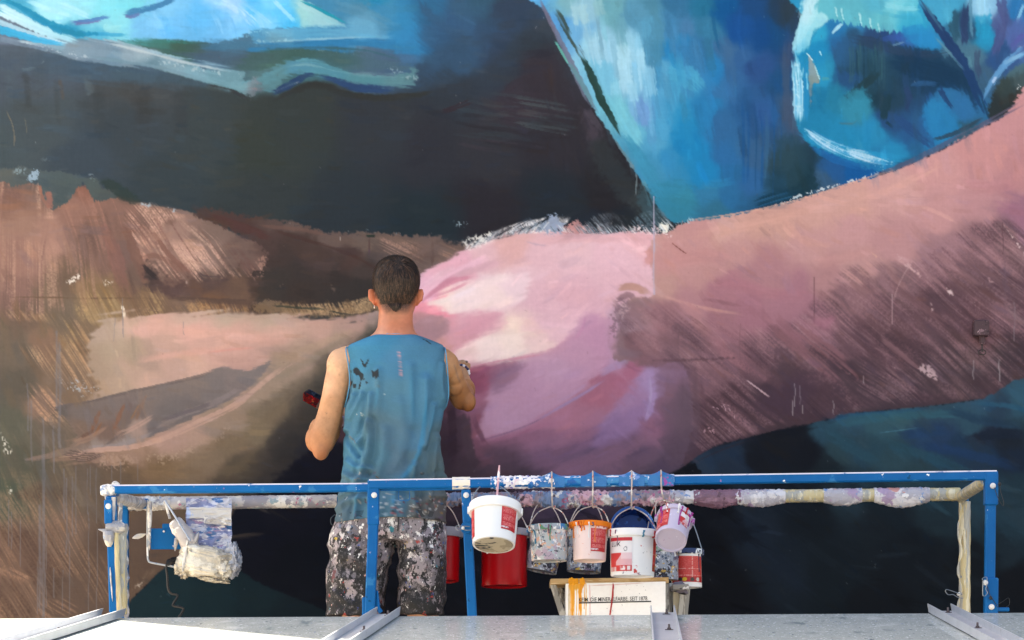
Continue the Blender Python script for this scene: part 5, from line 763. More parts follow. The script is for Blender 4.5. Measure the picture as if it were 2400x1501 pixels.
M_mauve = splat('mauve_film', '7d5c6c', [('936f80', 14, .55, (1, 1, 3)), ('5f4452', 18, .62), ('c8b4bc', 30, .72)], .35, crease=(.4, 1, 1.2), spec=.4)
M_black = plain('black_rubber', '1a1a1c', .5)
M_bolt = plain('white_bolt_head', 'd8d6d2', .4, .06)
M_deck = plain('checker_plate', '5b6064', .5, .12, 20, .3)
zdeckL = 1.60; zdeckR = 1.65
def dz(x): return 1.625+x*.0156
lift = thing('lift_platform', 'blue steel lift platform railing splashed and wrapped with paint-stained film', 'lift platform', (0, 11, 0))
def L(nm, g, m, par=None, sm=False): return g.build(nm, m, par or lift, sm)
# deck and the lift below it
g = G(); v8 = []
for z in (0, -.09):
    for x, d in ((-1.5, 10.55), (1.75, 10.55), (1.75, 11.45), (-1.5, 11.45)): v8.append((x, d, dz(x)+z))
g.add(v8, [(0, 1, 2, 3), (7, 6, 5, 4), (0, 4, 5, 1), (1, 5, 6, 2), (2, 6, 7, 3), (3, 7, 4, 0)]); L('deck', g, M_deck)
g = G(); g.box((.12, 11, .25), 2.4, .8, .3, .02); L('chassis', g, M_bluec)
for d in (10.72, 11.28):
    for s_ in (-1, 1):
        g = G(); g.beam((.12-s_*1.1, d+s_*.03, .42), (.12+s_*1.1, d+s_*.03, 1.5), .05, .09, (0, 0, 1)); L('scissor_arm', g, M_bluec)
for x in (-.75, .99):
    for d in (10.66, 11.34):
        g = G(); g.lathe([(.06, -.05), (.16, -.05), (.17, -.03), (.17, .03), (.16, .05), (.06, .05)], 20, Matrix.Translation((x, d, .17)) @ Matrix.Rotation(R(90), 4, 'X')); L('wheel', g, M_black, None, True)
def rail(p0, p1, w, h, nm, mat, bev=.005): g = G(); g.beam(p0, p1, w, h, (0, 0, 1), bev); return L(nm, g, mat)
# front rail: left length and gate length
rail(P(262, 1147.5, DFR), P(868, 1143, DFR), .034, .031, 'front_rail', M_blue)
rail(P(862, 1136, DFR-.006), P(2338, 1114.5, DFR-.006), .036, .034, 'gate_rail', M_blue)
def lumpy(pts, rad, seed, amp=.25, n=16, flat=1., sag=0):
    """wrapped film: tube with crumpled section"""
    g = G(); rings = []; m_ = len(pts)
    for i, p in enumerate(pts):
        t = (pts[min(i+1, m_-1)]-pts[max(i-1, 0)]).normalized(); up = Vector((0, 0, 1)) if abs(t.z) < .8 else Vector((0, -1, 0)); x = t.cross(up).normalized(); up = x.cross(t); ring = []
        r0 = rad[i] if hasattr(rad, '__len__') else rad
        for k in range(n):
            a_ = 2*math.pi*k/n; c = Vector((math.cos(a_)*2.2+seed, math.sin(a_)*2.2, i*.42+seed)); rg_ = abs(mnoise.noise(c*1.9+Vector((7, 3, 1)))); r_ = r0*(1+amp*.75*mnoise.noise(c)+amp*1.1*(.28-rg_)+amp*.45*(.25-abs(mnoise.noise(c*4.3))))
            q = x*math.cos(a_)*r_*flat+up*math.sin(a_)*r_
            if sag and math.sin(a_) < 0: q += up*math.sin(a_)*sag*math.sin(math.pi*i/(m_-1))
            ring.append(p+q)
        rings.append(ring)
    g.loft(rings); return g
def seg(a, b, n): return [a.lerp(b, i/(n-1)) for i in range(n)]
L('film_wrap', lumpy(seg(P(236, 1150, DFR), P(274, 1149, DFR), 8), [.016, .019, .021, .022, .022, .021, .02, .012], 3, .12), M_white, None, True)
L('film_wrap', lumpy(seg(P(262, 1133, DFR), P(280, 1136, DFR), 5), [.002, .008, .01, .007, .003], 8, .5), M_white, None, True)
# rear rail (runs behind the painter) and its crust
rail(P(286, 1181, DRR), P(2262, 1158.5, DRR), .034, .034, 'rear_rail', M_bluec)
M_rail = splat('spattered_rail_tape', 'bcb6b4', [('8f8c94', 12, .5, (.6, 1, 1)), ('dcd8d2', 16, .55), ('8fa2a8', 20, .6), ('a8627e', 14, .63), ('d8d0c0', 24, .62), ('55506a', 36, .68)], .45, bs=.3)
def rr(u): return P(u, 1181+(1158.5-1181)*(u-286)/1976., DRR)
for u0, u1, r_, mt, sd_, am, sg in [(296, 400, .0255, M_white, 1, .22, 0), (350, 790, .0245, M_rail, 2, .08, 0), (1040, 1130, .025, M_messy, 5, .4, 0), (1110, 1250, .0255, M_messy, 4, .4, .006), (1240, 1400, .0275, M_messy, 6, .45, .008), (1390, 1580, .026, M_messy, 9, .45, .004), (1570, 1640, .025, M_film, 10, .2, 0), (1625, 1735, .027, M_mauve, 11, .22, .016), (1722, 1840, .026, M_film, 12, .2, .014), (1832, 1935, .0245, M_cream, 13, .06, 0), (1930, 2020, .026, M_film, 14, .16, .014), (2014, 2055, .0245, M_cream, 15, .06, 0), (2048, 2178, .0265, M_film, 16, .18, .022), (2170, 2250, .0245, M_cream, 17, .08, 0)]:
    L('film_wrap', lumpy(seg(rr(u0), rr(u1), max(10, (u1-u0)//3)), r_, sd_*5.3, am, 20, 1, sg), mt, None, True)
# end rails
g = G(); g.beam(P(264, 1150, DFR+.015), P(290, 1181, DRR-.02), .034, .034); L('side_rail', g, M_bluec)
L('film_wrap', lumpy(seg(P(258, 1163, DFR+.05), P(330, 1181, DRR-.05), 10), .021, 31, .25), M_white, None, True)
g = G(); g.beam(P(2325, 1117, DFR+.015), P(2259, 1160, DRR-.02), .034, .034); L('side_rail', g, M_bluec)
L('film_wrap', lumpy(seg(P(2312, 1127, DFR+.12), P(2252, 1165, DRR-.02), 12), .021, 35, .1), M_cream, None, True)
# posts
def post(p0, p1, w, d_, nm, mt=None): g = G(); g.beam(p0, p1, w, d_, (0, 1, 0), .004); return L(nm, g, mt or M_bluec)
def down(u, v, d): q = P(u, v, d); return Vector((q.x, q.y, dz(q.x)))
post(P(261, 1163, DFR), P(270, 1460, DFR), .036, .036, 'post'); post(P(270, 1462, DFR), down(274, 1462, DFR), .034, .034, 'post')
post(P(255, 1172, DFR-.008), P(256, 1230, DFR-.008), .028, .05, 'post_sleeve')
post(P(291, 1190, DRR), down(291, 1440, DRR), .034, .034, 'post')
post(P(875.5, 1128, DFR), P(875, 1232, DFR), .041, .041, 'gate_sleeve'); post(P(875, 1228, DFR), P(866, 1470, DFR), .036, .036, 'gate_post'); post(P(866, 1472, DFR), down(866, 1472, DFR), .036, .036, 'gate_post')
post(P(1092, 1148, DFR), P(1108, 1470, DFR), .033, .036, 'gate_post'); post(P(1108, 1472, DFR), down(1109, 1472, DFR), .033, .036, 'gate_post')
post(P(866, 1400, DFR+.02), P(866, 1450, DFR+.02), .05, .05, 'gate_sleeve'); g = G(); g.tube([P(884, 1385, DFR), P(886, 1425, DFR), P(893, 1436, DFR)], [.004, .008, .009], 8); L('bracket', g, M_bluec, None, True)
g = G(); g.beam(P(890, 1148.5, DFR), P(1085, 1146.5, DFR), .006, .008); L('gate_strip', g, M_bluec)
g = G(); g.tube([P(934, 1150, DFR), P(934, 1171, DFR), P(937, 1173, DFR), P(957, 1173, DFR), P(960, 1171, DFR), P(960, 1150, DFR)], .0013, 6); L('latch_loop', g, M_bluec, None, True)
post(P(2322, 1122, DFR), P(2318, 1470, DFR), .035, .036, 'post'); post(P(2318, 1472, DFR), down(2318, 1472, DFR), .035, .036, 'post')
post(P(2322.5, 1108, DFR-.004), P(2322, 1185, DFR-.004), .046, .046, 'post_sleeve'); post(P(2323, 1355, DFR-.004), P(2322, 1440, DFR-.004), .046, .046, 'post_sleeve')
g = G(); g.beam(P(2322, 1429, DFR), P(2365, 1429, DFR), .03, .014); L('foot_bracket', g, M_bluec)
post(P(2260, 1165, DRR), down(2260, 1440, DRR), .03, .03, 'post')
L('film_wrap', lumpy(seg(P(2261, 1176, DRR), P(2261, 1452, DRR), 26), [.0215+.0009*math.sin(i*1.1) for i in range(26)], 41, .10, 20), M_cream, None, True)
g = G(); q = [P(2249+4*math.sin(i*.9), 1176+i*13, DRR-.03) for i in range(20)]; g.tube(q, [.004+.002*math.sin(i*2.1) for i in range(20)], 6); L('film_strip', g, M_cream, None, True)
# padded and taped corner post, left front
L('foam_pad', lumpy(seg(P(281, 1232, DFR+.02), P(283, 1440, DFR+.02), 24), .023, 51, .14, 16), M_cream, None, True)
L('foam_pad', lumpy(seg(P(272, 1230, DFR-.015), P(279, 1436, DFR-.015), 20), .0095, 53, .2, 10), M_cream, None, True)
L('film_wrap', lumpy(seg(P(294, 1228, DFR+.03), P(296, 1450, DFR+.03), 22), [.008+.004*math.sin(i*1.7) for i in range(22)], 57, .35, 10), M_white, None, True)
L('film_wrap', lumpy(seg(P(247, 1236, DFR-.02), P(294, 1238, DFR-.01), 10), [.01, .016, .019, .02, .02, .021, .02, .02, .018, .01], 61, .3, 14), M_white, None, True)
L('film_wrap', lumpy(seg(P(254, 1245, DFR-.02), P(256, 1282, DFR-.02), 8), [.018, .02, .02, .018, .016, .014, .012, .006], 63, .3, 12), M_white, None, True)
L('film_strip', lumpy(seg(P(267, 1166, DFR-.02), P(266, 1220, DFR-.02), 8), [.009, .008, .007, .007, .006, .006, .005, .004], 65, .2, 8), M_white, None, True)
L('film_strip', lumpy(seg(P(283, 1180, DFR+.05), P(281, 1232, DFR+.05), 8), .007, 67, .25, 8), M_white, None, True)
L('film_strip', lumpy(seg(P(258, 1330, DFR-.02), P(264, 1410, DFR-.02), 10), [.002, .005, .007, .008, .007, .006, .006, .005, .004, .002], 69, .2, 8, .4), M_white, None, True)
L('film_strip', lumpy(seg(P(230, 1241, DFR-.02), P(250, 1246, DFR-.02), 6), [.001, .003, .004, .006, .008, .008], 71, .3, 8), M_white, None, True)
# bolts, pins, lanyards
def bolt(u, v, d, r_=6.2):
    g = G(); q = P(u, v, d); k = d/7100.; g.lathe([(r_*k*1.1, 0), (r_*k*1.1, .003), (r_*k*.85, .004), (r_*k*.8, .008), (r_*k*.4, .0095)], 14, Matrix.Translation(q) @ Matrix.Rotation(R(90), 4, 'X')); L('bolt', g, M_bolt, None, True)
for u, v in [(254, 1187), (877, 1161), (1092.5, 1161), (2327, 1139), (2309, 1366), (2324, 1423)]: bolt(u, v, DFR-.03 if u > 2200 or u < 300 else DFR-.022)
bolt(2247, 1393, DRR-.035, 4)
def wire(pts, r_, mt, nm, n=6, par=None): g = G(); g.tube(pts, r_, n); return L(nm, g, mt, par, True)
def smooth(pts, n=6):
    return [Vector(q) for q in crom3([tuple(p) for p in pts], n)]
def crom3(Pn, n):
    Pn = np.array(Pn, float); m_ = len(Pn); out = []
    for i in range(m_-1):
        p0, p1, p2, p3 = Pn[max(i-1, 0)], Pn[i], Pn[i+1], Pn[min(i+2, m_-1)]
        for k in range(n): t = k/n; out.append(.5*((2*p1)+(-p0+p2)*t+(2*p0-5*p1+4*p2-p3)*t*t+(-p0+3*p1-3*p2+p3)*t**3))
    out.append(Pn[-1]); return out
df_ = DFR-.035
wire(smooth([P(2331, 1143, df_), P(2338, 1165, df_), P(2350, 1186, df_), P(2352, 1176, df_), P(2346, 1155, df_), P(2343, 1135, df_)]), .0012, M_black, 'lanyard')
wire(smooth([P(2314, 1375, df_), P(2320, 1395, df_), P(2330, 1410, df_), P(2338, 1424, df_)]), .0014, M_black, 'lanyard'); wire(smooth([P(2338, 1418, df_), P(2352, 1409, df_), P(2364, 1402, df_), P(2366, 1416, df_), P(2358, 1424, df_)]), .0011, M_black, 'lanyard')
for u, v in [(2343, 1135), (2322, 1402)]:
    g = G(); g.ball(P(u, v, df_), .006, .006, .007); L('lanyard_bead', g, M_black, None, True)
def rclip(u, v, d, du, dv, ln=40):
    a = P(u, v, d); k = d/7100.; t = Vector((du, 0, -dv)).normalized()*k*ln; s_ = Vector((-t.z, 0, t.x)).normalized()*k*5
    wire(smooth([a-t*.2+s_, a+t*.2+s_, a+t*.5+s_*.5, a+t*.8+s_*1.2, a+t+s_*.4, a+t*1.05-s_*.4, a+t*.9-s_, a-t*.1-s_*.7]), .0016, M_steel, 'clip_pin')
rclip(2307, 1366, df_, .05, 1, 30); rclip(2309, 1372, df_, -.05, -1, 18); rclip(2252, 1397, DRR-.045, -1, -.3, 36)
rclip(1098, 1238, DFR-.03, -1, .0, 28)
g = G(); q = P(1094, 1238, DFR-.004); g.lathe([(.02, -.02), (.022, -.015), (.022, .015), (.02, .02)], 16, Matrix.Translation(q) @ Matrix.Rotation(R(90), 4, 'X')); L('hinge', g, M_bluec, None, True); bolt(1085, 1238, DFR-.03, 3.5)
# crust of paint and film over the gate rail
def gr_(u): return P(u, 1136+(1114.5-1136)*(u-862)/1476., DFR-.006)
L('paint_crust', lumpy(seg(gr_(1060), gr_(1102), 8), .0215, 81, .06, 16), splat('cream_tape', 'e6dccc', [('f2ece2', 20, .55), ('c8bca8', 26, .66)], .5), None, True)
M_crust = splat('dripped_paint', 'efe9e8', [('2f6fb0', 16, .54), ('e8d0d6', 18, .55), ('7d70b0', 24, .62), ('0a72b0', 9, .56), ('f4f2f0', 22, .6)], .4, bs=.7)
L('paint_crust', lumpy(seg(gr_(1150), gr_(1300), 40), .0215, 83, .35, 16), M_crust, None, True)
L('paint_crust', lumpy(seg(gr_(1300), gr_(1400), 24), .0205, 85, .14, 16), splat('blue_stained_film', '2f7fb6', [('d8dce8', 18, .64), ('1c5ea0', 14, .55), ('c07ab0', 30, .7)], .35, bs=.4), None, True)
L('paint_crust', lumpy(seg(gr_(1404), gr_(1580), 40), .0205, 87, .12, 16), splat('clear_stained_film', '3a86ba', [('a9c4de', 14, .58), ('d8d8e4', 24, .66), ('4a62a8', 16, .62)], .3, bs=.4), None, True)
for u in (1293, 1391, 1480, 1548):
    g = G(); q = gr_(u); rings = []
    for i in range(9):
        t = (i-4)/4.; h_ = .016*(1-abs(t))**1.8; c = q+Vector((t*.045, 0, 0)); ring = []
        for a_, z_ in ((-.021, -.02), (-.0215, .015), (-.006, .019+h_), (.006, .019+h_), (.0215, .015), (.021, -.02)): ring.append(c+Vector((0, a_*(1-.3*h_/.016 if z_ > .016 else 1), z_+.001*mnoise.noise(Vector((i*3., a_*90, u))))))
        rings.append(ring)
    g.loft(rings); L('film_tent', g, splat('film_tent_paint', '2f74ac', [('d8dce6', 26, .58), ('1f68a4', 20, .55), ('a04a98' if u > 1500 else '6a8fc8', 16, .62 if u < 1500 else .56)], .35, bs=.4), None, True)
# ------------------------------------------------------------------ wrapped control unit hanging at the left end
cu = thing('control_unit', 'lift control box wrapped in paint-smeared plastic film hanging from left rear rail', 'control box', P(470, 1300, DRR-.04))
DC = DRR-.06
def C(nm, g, m, sm=True, par=None): return g.build(nm, m, par or cu, sm)
def sheet(us, vs, fn, thick=.004):
    """crumpled sheet on a (u, v) grid; fn gives depth offset"""
    g = G(); nu, nv = len(us), len(vs); v_ = []
    for s_ in (0, thick):
        for v in vs:
            for u in us: du, dv, dd = fn(u, v); q = P(u+du, v+dv, DC+dd+s_); v_.append(q)
    f = []; o_ = nu*nv
    for j in range(nv-1):
        for i in range(nu-1): k = j*nu+i; f.append((k, k+1, k+nu+1, k+nu)); f.append((o_+k+nu, o_+k+nu+1, o_+k+1, o_+k))
    for i in range(nu-1): f.append((i, o_+i, o_+i+1, i+1)); k = (nv-1)*nu+i; f.append((k, k+1, o_+k+1, o_+k))
    for j in range(nv-1): k = j*nu; f.append((k, k+nu, o_+k+nu, o_+k)); k = j*nu+nu-1; f.append((k, o_+k, o_+k+nu, k+nu))
    g.add(v_, f); return g
M_sheet = splat('smeared_blue_film', '8088b0', [('c4c6d4', 10, .52, (.7, 1, 1.8)), ('3f6fa4', 10, .54, (.6, 1, 2)), ('a488a8', 14, .57, (.6, 1, 2.2)), ('dedce0', 18, .6, (.7, 1, 2)), ('7a3f56', 24, .67)], .28, crease=(.5, 1, 1.3), spec=.45)
C('hanging_film', sheet(np.linspace(436, 543, 34), np.linspace(1168, 1300, 40), lambda u, v: (3*mnoise.noise(Vector((v*.05, 3, 0))), 2*mnoise.noise(Vector((u*.05, 7, 0))), .014*mnoise.noise(Vector((u*.03, v*.05+u*.02, 1)))+.008*mnoise.noise(Vector((u*.1, v*.12, 5))))), M_sheet)
M_tape = splat('white_tape', 'cfccc8', [('b9b6b8', 16, .6, (.5, 1, 2)), ('b0c0e0', 8, .6), ('6a5058', 40, .72)], .4, bs=.5)
C('tape_band', sheet(np.linspace(437, 542, 26), np.linspace(1190, 1216, 10), lambda u, v: (0, (u-490)*.02+2*mnoise.noise(Vector((u*.06, 1, 0))), -.012+.007*mnoise.noise(Vector((u*.05, v*.2, 9))))), M_tape)
C('tape_band', sheet(np.linspace(478, 542, 16), np.linspace(1212, 1230, 8), lambda u, v: (0, (u-510)*.08, -.014+.01*mnoise.noise(Vector((u*.06, v*.2, 19))))), M_white)
# bagged box: crumpled rounded block with facets
def blob(c, rx, ry, rz, seed, amp, n=64, m_=44, p=.55, rot=None):
    g = G(); rings = []
    for i in range(m_+1):
        th = math.pi*(i+.15)/(m_+.3); ring = []
        for k in range(n):
            a_ = 2*math.pi*k/n; sx = math.copysign(abs(math.cos(a_))**p, math.cos(a_)); sy = math.copysign(abs(math.sin(a_))**p, math.sin(a_)); sr = math.sin(th)**p; cz = -math.copysign(abs(math.cos(th))**p, math.cos(th))
            q = Vector((sx*sr, sy*sr, cz)); nn = q.normalized(); w_ = mnoise.noise(nn*1.8+Vector((seed, 0, 0))); w2 = abs(mnoise.noise(nn*3.6+Vector((0, seed, 0))))+.5*abs(mnoise.noise(nn*8.5+Vector((0, seed, 4)))); q = Vector((q.x*rx, q.y*ry, q.z*rz))*(1+amp*.8*w_-amp*1.3*w2+amp*.3); ring.append(c+(rot @ q if rot else q))
        rings.append(ring)
    g.loft(rings); return g
M_bag = splat('milky_bag_film', 'cfc6b4', [('e4ddcc', 8, .5), ('aaa498', 11, .54), ('e8e4da', 20, .6), ('8f8f98', 16, .62, (1, 1, 2)), ('d8c8a0', 12, .64), ('4a3f3c', 60, .72)], .22, crease=(.7, .7, .8), spec=.5)
rt = Matrix.Rotation(R(9), 3, 'Y')
C('bagged_box', blob(P(482, 1318, DC), .107, .075, .058, 3.1, .16, rot=rt), M_bag)
C('bag_end', blob(P(546, 1312, DC), .03, .05, .062, 8.1, .4, 50, 36, .8), splat('clear_bag_film', 'b9bcc4', [('8b93a0', 12, .52), ('dcdce0', 16, .58), ('5a6680', 18, .66)], .25, bs=.5))
C('bag_end', blob(P(428, 1330, DC), .03, .05, .038, 12.1, .4, 50, 36, .8), M_bag)
C('bag_end', blob(P(500, 1358, DC), .06, .05, .012, 15.1, .4, 50, 26, .8, rt), M_bag)
# wrapped joystick and strap
C('wrapped_lever', lumpy(seg(P(408, 1220, DC-.03), P(455, 1288, DC-.03), 16), [.02, .026, .028, .029, .03, .03, .031, .032, .033, .033, .034, .034, .033, .03, .026, .02], 91, .22, 18), splat('crumpled_white_film', 'bab4b2', [('8f888a', 14, .54), ('efeae6', 18, .58), ('8a90b4', 16, .66), ('6a5a50', 30, .7)], .38, bs=.6))
C('strap', lumpy(seg(P(386, 1172, DC-.05), P(446, 1268, DC-.06), 16), [.007]*16, 93, .1, 8, .5), splat('blue_grey_strap', 'b4bfd0', [('8fa2c0', 20, .56), ('e4e4e8', 24, .6), ('6a5c80', 26, .68)], .4))
C('strap', lumpy(seg(P(440, 1268, DC-.06), P(428, 1340, DC-.06), 12), [.009, .009, .008, .008, .009, .01, .01, .011, .011, .01, .008, .005], 95, .3, 10, .6), M_white)
C('strap', lumpy(seg(P(386, 1174, DC-.03), P(398, 1216, DC-.03), 8), .005, 97, .2, 8), M_white)
C('loose_film', lumpy(seg(P(310, 1262, DC), P(342, 1252, DC), 10), [.001, .005, .008, .009, .009, .008, .008, .006, .004, .002], 99, .3, 10, .5), M_white)
C('loose_film', lumpy(seg(P(414, 1262, DC-.03), P(410, 1292, DC-.03), 8), [.016, .016, .015, .014, .011, .009, .006, .003], 101, .3, 10, .5), M_white)
C('loose_film', lumpy(seg(P(466, 1248, DC-.04), P(452, 1284, DC-.04), 8), [.004, .014, .018, .02, .02, .018, .012, .006], 103, .3, 12, .4), M_white)
# wire cage, blue plate, coiled lead
g = G(); g.tube(smooth([P(346, 1172, DC), P(345.5, 1230, DC), P(346, 1300, DC), P(348, 1314, DC), P(354, 1319, DC), P(385, 1325, DC), P(412, 1330, DC), P(440, 1340, DC)]), .0036, 8); C('wire_frame', g, splat('paint_flecked_wire', 'a9aeb4', [('e4e2de', 20, .55), ('6a88a8', 26, .62)], .45))
C('film_strip', lumpy(seg(P(351, 1176, DC-.01), P(350, 1290, DC-.01), 16), [.009, .009, .008, .009, .01, .009, .008, .007, .006, .006, .005, .005, .004, .004, .003, .002], 105, .4, 8), M_white)
g = G(); a, b2 = P(353, 1239, DC+.02), P(432, 1288, DC+.02); g.beam(Vector((a.x, a.y, (a.z+b2.z)/2)), Vector((b2.x, a.y, (a.z+b2.z)/2)), .006, a.z-b2.z, (0, 0, 1), .002)
a, b2 = P(380, 1228, DC+.021), P(432, 1240, DC+.021); g.beam(Vector((a.x, a.y, (a.z+b2.z)/2)), Vector((b2.x, a.y, (a.z+b2.z)/2)), .006, a.z-b2.z, (0, 0, 1), .002); C('mounting_plate', g, M_bluec, False)
g = G(); g.lathe([(.004, 0), (.004, .004), (.002, .005)], 8, Matrix.Translation(P(384, 1246, DC+.015)) @ Matrix.Rotation(R(90), 4, 'X')); C('rivet', g, M_bolt)
g = G(); a, b2 = P(316, 1170, DRR-.02), P(349, 1193, DRR-.02); g.beam(Vector((a.x, a.y, (a.z+b2.z)/2)), Vector((b2.x, a.y, (a.z+b2.z)/2)), .05, a.z-b2.z, (0, 0, 1), .003); C('clamp', g, M_bluec, False)
ld = thing('coiled_lead', 'black coiled cable hanging below wrapped control box', 'cable', P(405, 1330, DC))
pts = smooth([P(432, 1305, DC+.03), P(412, 1312, DC+.02), P(397, 1316, DC), P(390, 1330, DC), P(392, 1352, DC), P(394, 1380, DC), P(402, 1392, DC), P(416, 1396, DC), P(408, 1412, DC), P(406, 1420, DC), P(424, 1424, DC), P(430, 1428, DC), P(424, 1440, DC), P(418, 1452, DC), P(415, 1500, DC), P(412, 1600, DC)], 8)
g = G(); g.tube(pts, .0044, 8); g.build('cable', M_black, ld, True)
g = G(); hel = []
for i in range(90):
    t = i/89.; c = pts[int(t*20)]; hel.append(c+Vector((.008*math.sin(i*1.6), .01*math.cos(i*1.6), .011*math.cos(i*1.6))))
g.tube(hel, .0022, 6); g.build('coil', M_black, ld, True)
# ================================================================== buckets, hooks, box
PAL = ['e8e4e0', '2f5f9c', 'c83a34', 'e0a040', '3a3a44', 'c890b0', '4a90a8', '6a4a5c']
def bmat(name, base, rough=.35, mess=0, cols=None):
    cols = cols or PAL; ls = []
    if mess: ls = [(cols[i % len(cols)], 14+9*i, .70-.05*mess+.012*i) for i in range(int(3+mess*2))]
    return splat(name, base, ls, rough, bs=.08 if not mess else .3, var=.03)
M_pw = bmat('white_polypropylene', 'eceae6', .32); M_pl = bmat('white_plastic_flecked', 'e6e4e2', .34, 1.2, ['c83a34', '8a8a90', 'c8a0b0', '4a90a8'])
M_pg = bmat('grey_plastic_spattered', 'b4b6b4', .4, 3.2, ['b09aa4', 'e4dedc', '5a6a78', 'd8a890', '3a3440', '9ab0c0']); M_pgd = bmat('slate_plastic_spattered', '949aa4', .4, 3.4, ['2c2c38', '6a5a70', 'd4d8dc', '44546a', 'c8a040', '8a90a8'])
M_pr = splat('red_plastic', 'a80a12', [('c83038', 60, .74), ('e8b0b0', 120, .76)], .28, bs=.06, var=.05); M_pp = bmat('pinkish_plastic', 'ecd2ca', .35, 1.4, ['e07830', 'c86a5a', 'f0e4e0', '8a7a80'])
M_lil = bmat('lilac_plastic', 'bfb4c6', .35, 1.2, ['8a2a80', 'b06aa8', 'e0dce6'])
M_wire = splat('paint_crusted_wire', 'b8a8a0', [('c06050', 30, .56), ('e0d8d0', 26, .58), ('5a6a80', 36, .64)], .45)
M_rim = {'grey': bmat('grey_rim', '8f8a92', .45, 1.6), 'mess': splat('spattered_rim', '9aa0a6', [('3a78a8', 16, .52), ('e8e4e0', 20, .55), ('5a8a6a', 18, .58), ('6a3a4a', 24, .62), ('d8c050', 30, .7)], .42, bs=.6), 'orange': splat('orange_paint_rim', 'ea7a18', [('f4e8e2', 9, .6), ('d8d0cc', 14, .66), ('4a8ac0', 20, .72)], .35, bs=.4), 'white': M_pl, 'mag': splat('magenta_paint_rim', 'c0b4c4', [('a8409c', 9, .5), ('e0d4e0', 14, .56), ('8fb0c0', 14, .62), ('d08a50', 22, .68)], .35, bs=.4), 'navy': splat('navy_paint_rim', '2c3c60', [('dce0e4', 18, .55), ('16202c', 20, .6)], .35, bs=.5)}
M_lab = painted('printed_label', .35, .05)
def label_cols(kind, nu, nv):
    c = np.zeros((nv, nu, 3), np.float32); red = np.array([.84, .20, .21]); wht = np.array([.94, .9, .9]); rs = np.random.RandomState(hash(kind) % 97 if False else len(kind))
    U, V = np.meshgrid(np.linspace(0, 1, nu), np.linspace(0, 1, nv)); c[:] = red
    if kind == 'text':        # rows of small print on red
        row = (np.sin(V*46*math.pi) > .1) & (rs.rand(nv, nu) > .45) & (U > .08) & (U < .92) & ((V*3.2) % 1 > .12)
        c[row] = [.95, .58, .55]; c[(np.abs((V*3.2) % 1-.05) < .03)] = [.70, .08, .10]; c[V < .16] = [.78, .10, .13]; k = (V < .12) & (V > .06) & (U < .45) & (rs.rand(nv, nu) > .3); c[k] = wht
    elif kind == 'front':     # white upper field, red stripe on top, pale arrow on red below
        c[V > .55] = [.95, .93, .93]; c[(V > .9)] = [.78, .12, .2]; d_ = (V < .55); c[d_ & (U > .35) & (V < U*.9-.05) & (V > .18)] = [.92, .70, .72]; c[d_ & (U > .6) & (V > .35)] = [.93, .80, .82]; c[(V < .12) & (U < .35) & (np.sin(U*60) > 0)] = wht
        c[(V < .14) & (V > .04) & (U > .55) & (U < .75) & (rs.rand(nv, nu) > .3)] = wht; c[(V < .15) & (V > .03) & (U > .82) & (U < .95)] = wht
        c[(np.hypot((U-.76)*1., (V-.66)) < .07) & (np.hypot((U-.76), (V-.66)) > .045)] = [.5, .5, .52]
    elif kind == 'panel':
        c[:] = [.84, .24, .22]; c[(np.abs((V*4) % 1) < .06)] = [.93, .70, .66]; c[np.abs(U-.62) < .012] = [.93, .70, .66]; k = (rs.rand(nv, nu) > .7); c[k] = [.88, .36, .32]; c[(V < .2)] = [.74, .08, .1]
        for cx, cc in ((.30, [.2, .18, .18]), (.42, [.9, .75, .2]), (.62, [.25, .22, .2]), (.8, [.85, .8, .75])): c[(np.hypot(U-cx, (V-.1)*.8) < .06)] = cc
    return c.reshape(-1, 3)
DRIP = {k_: plain('drip_'+k_, c_, .35, .08, spec=.3) for k_, c_ in (('white', 'e6e2de'), ('navy', '1c2c4c'), ('magenta', '98307e'), ('red', 'b01c24'), ('orange', 'e07a1c'), ('mauve', '7a5a6c'), ('green', '4a8a70'), ('teal', '3a7a94'))}
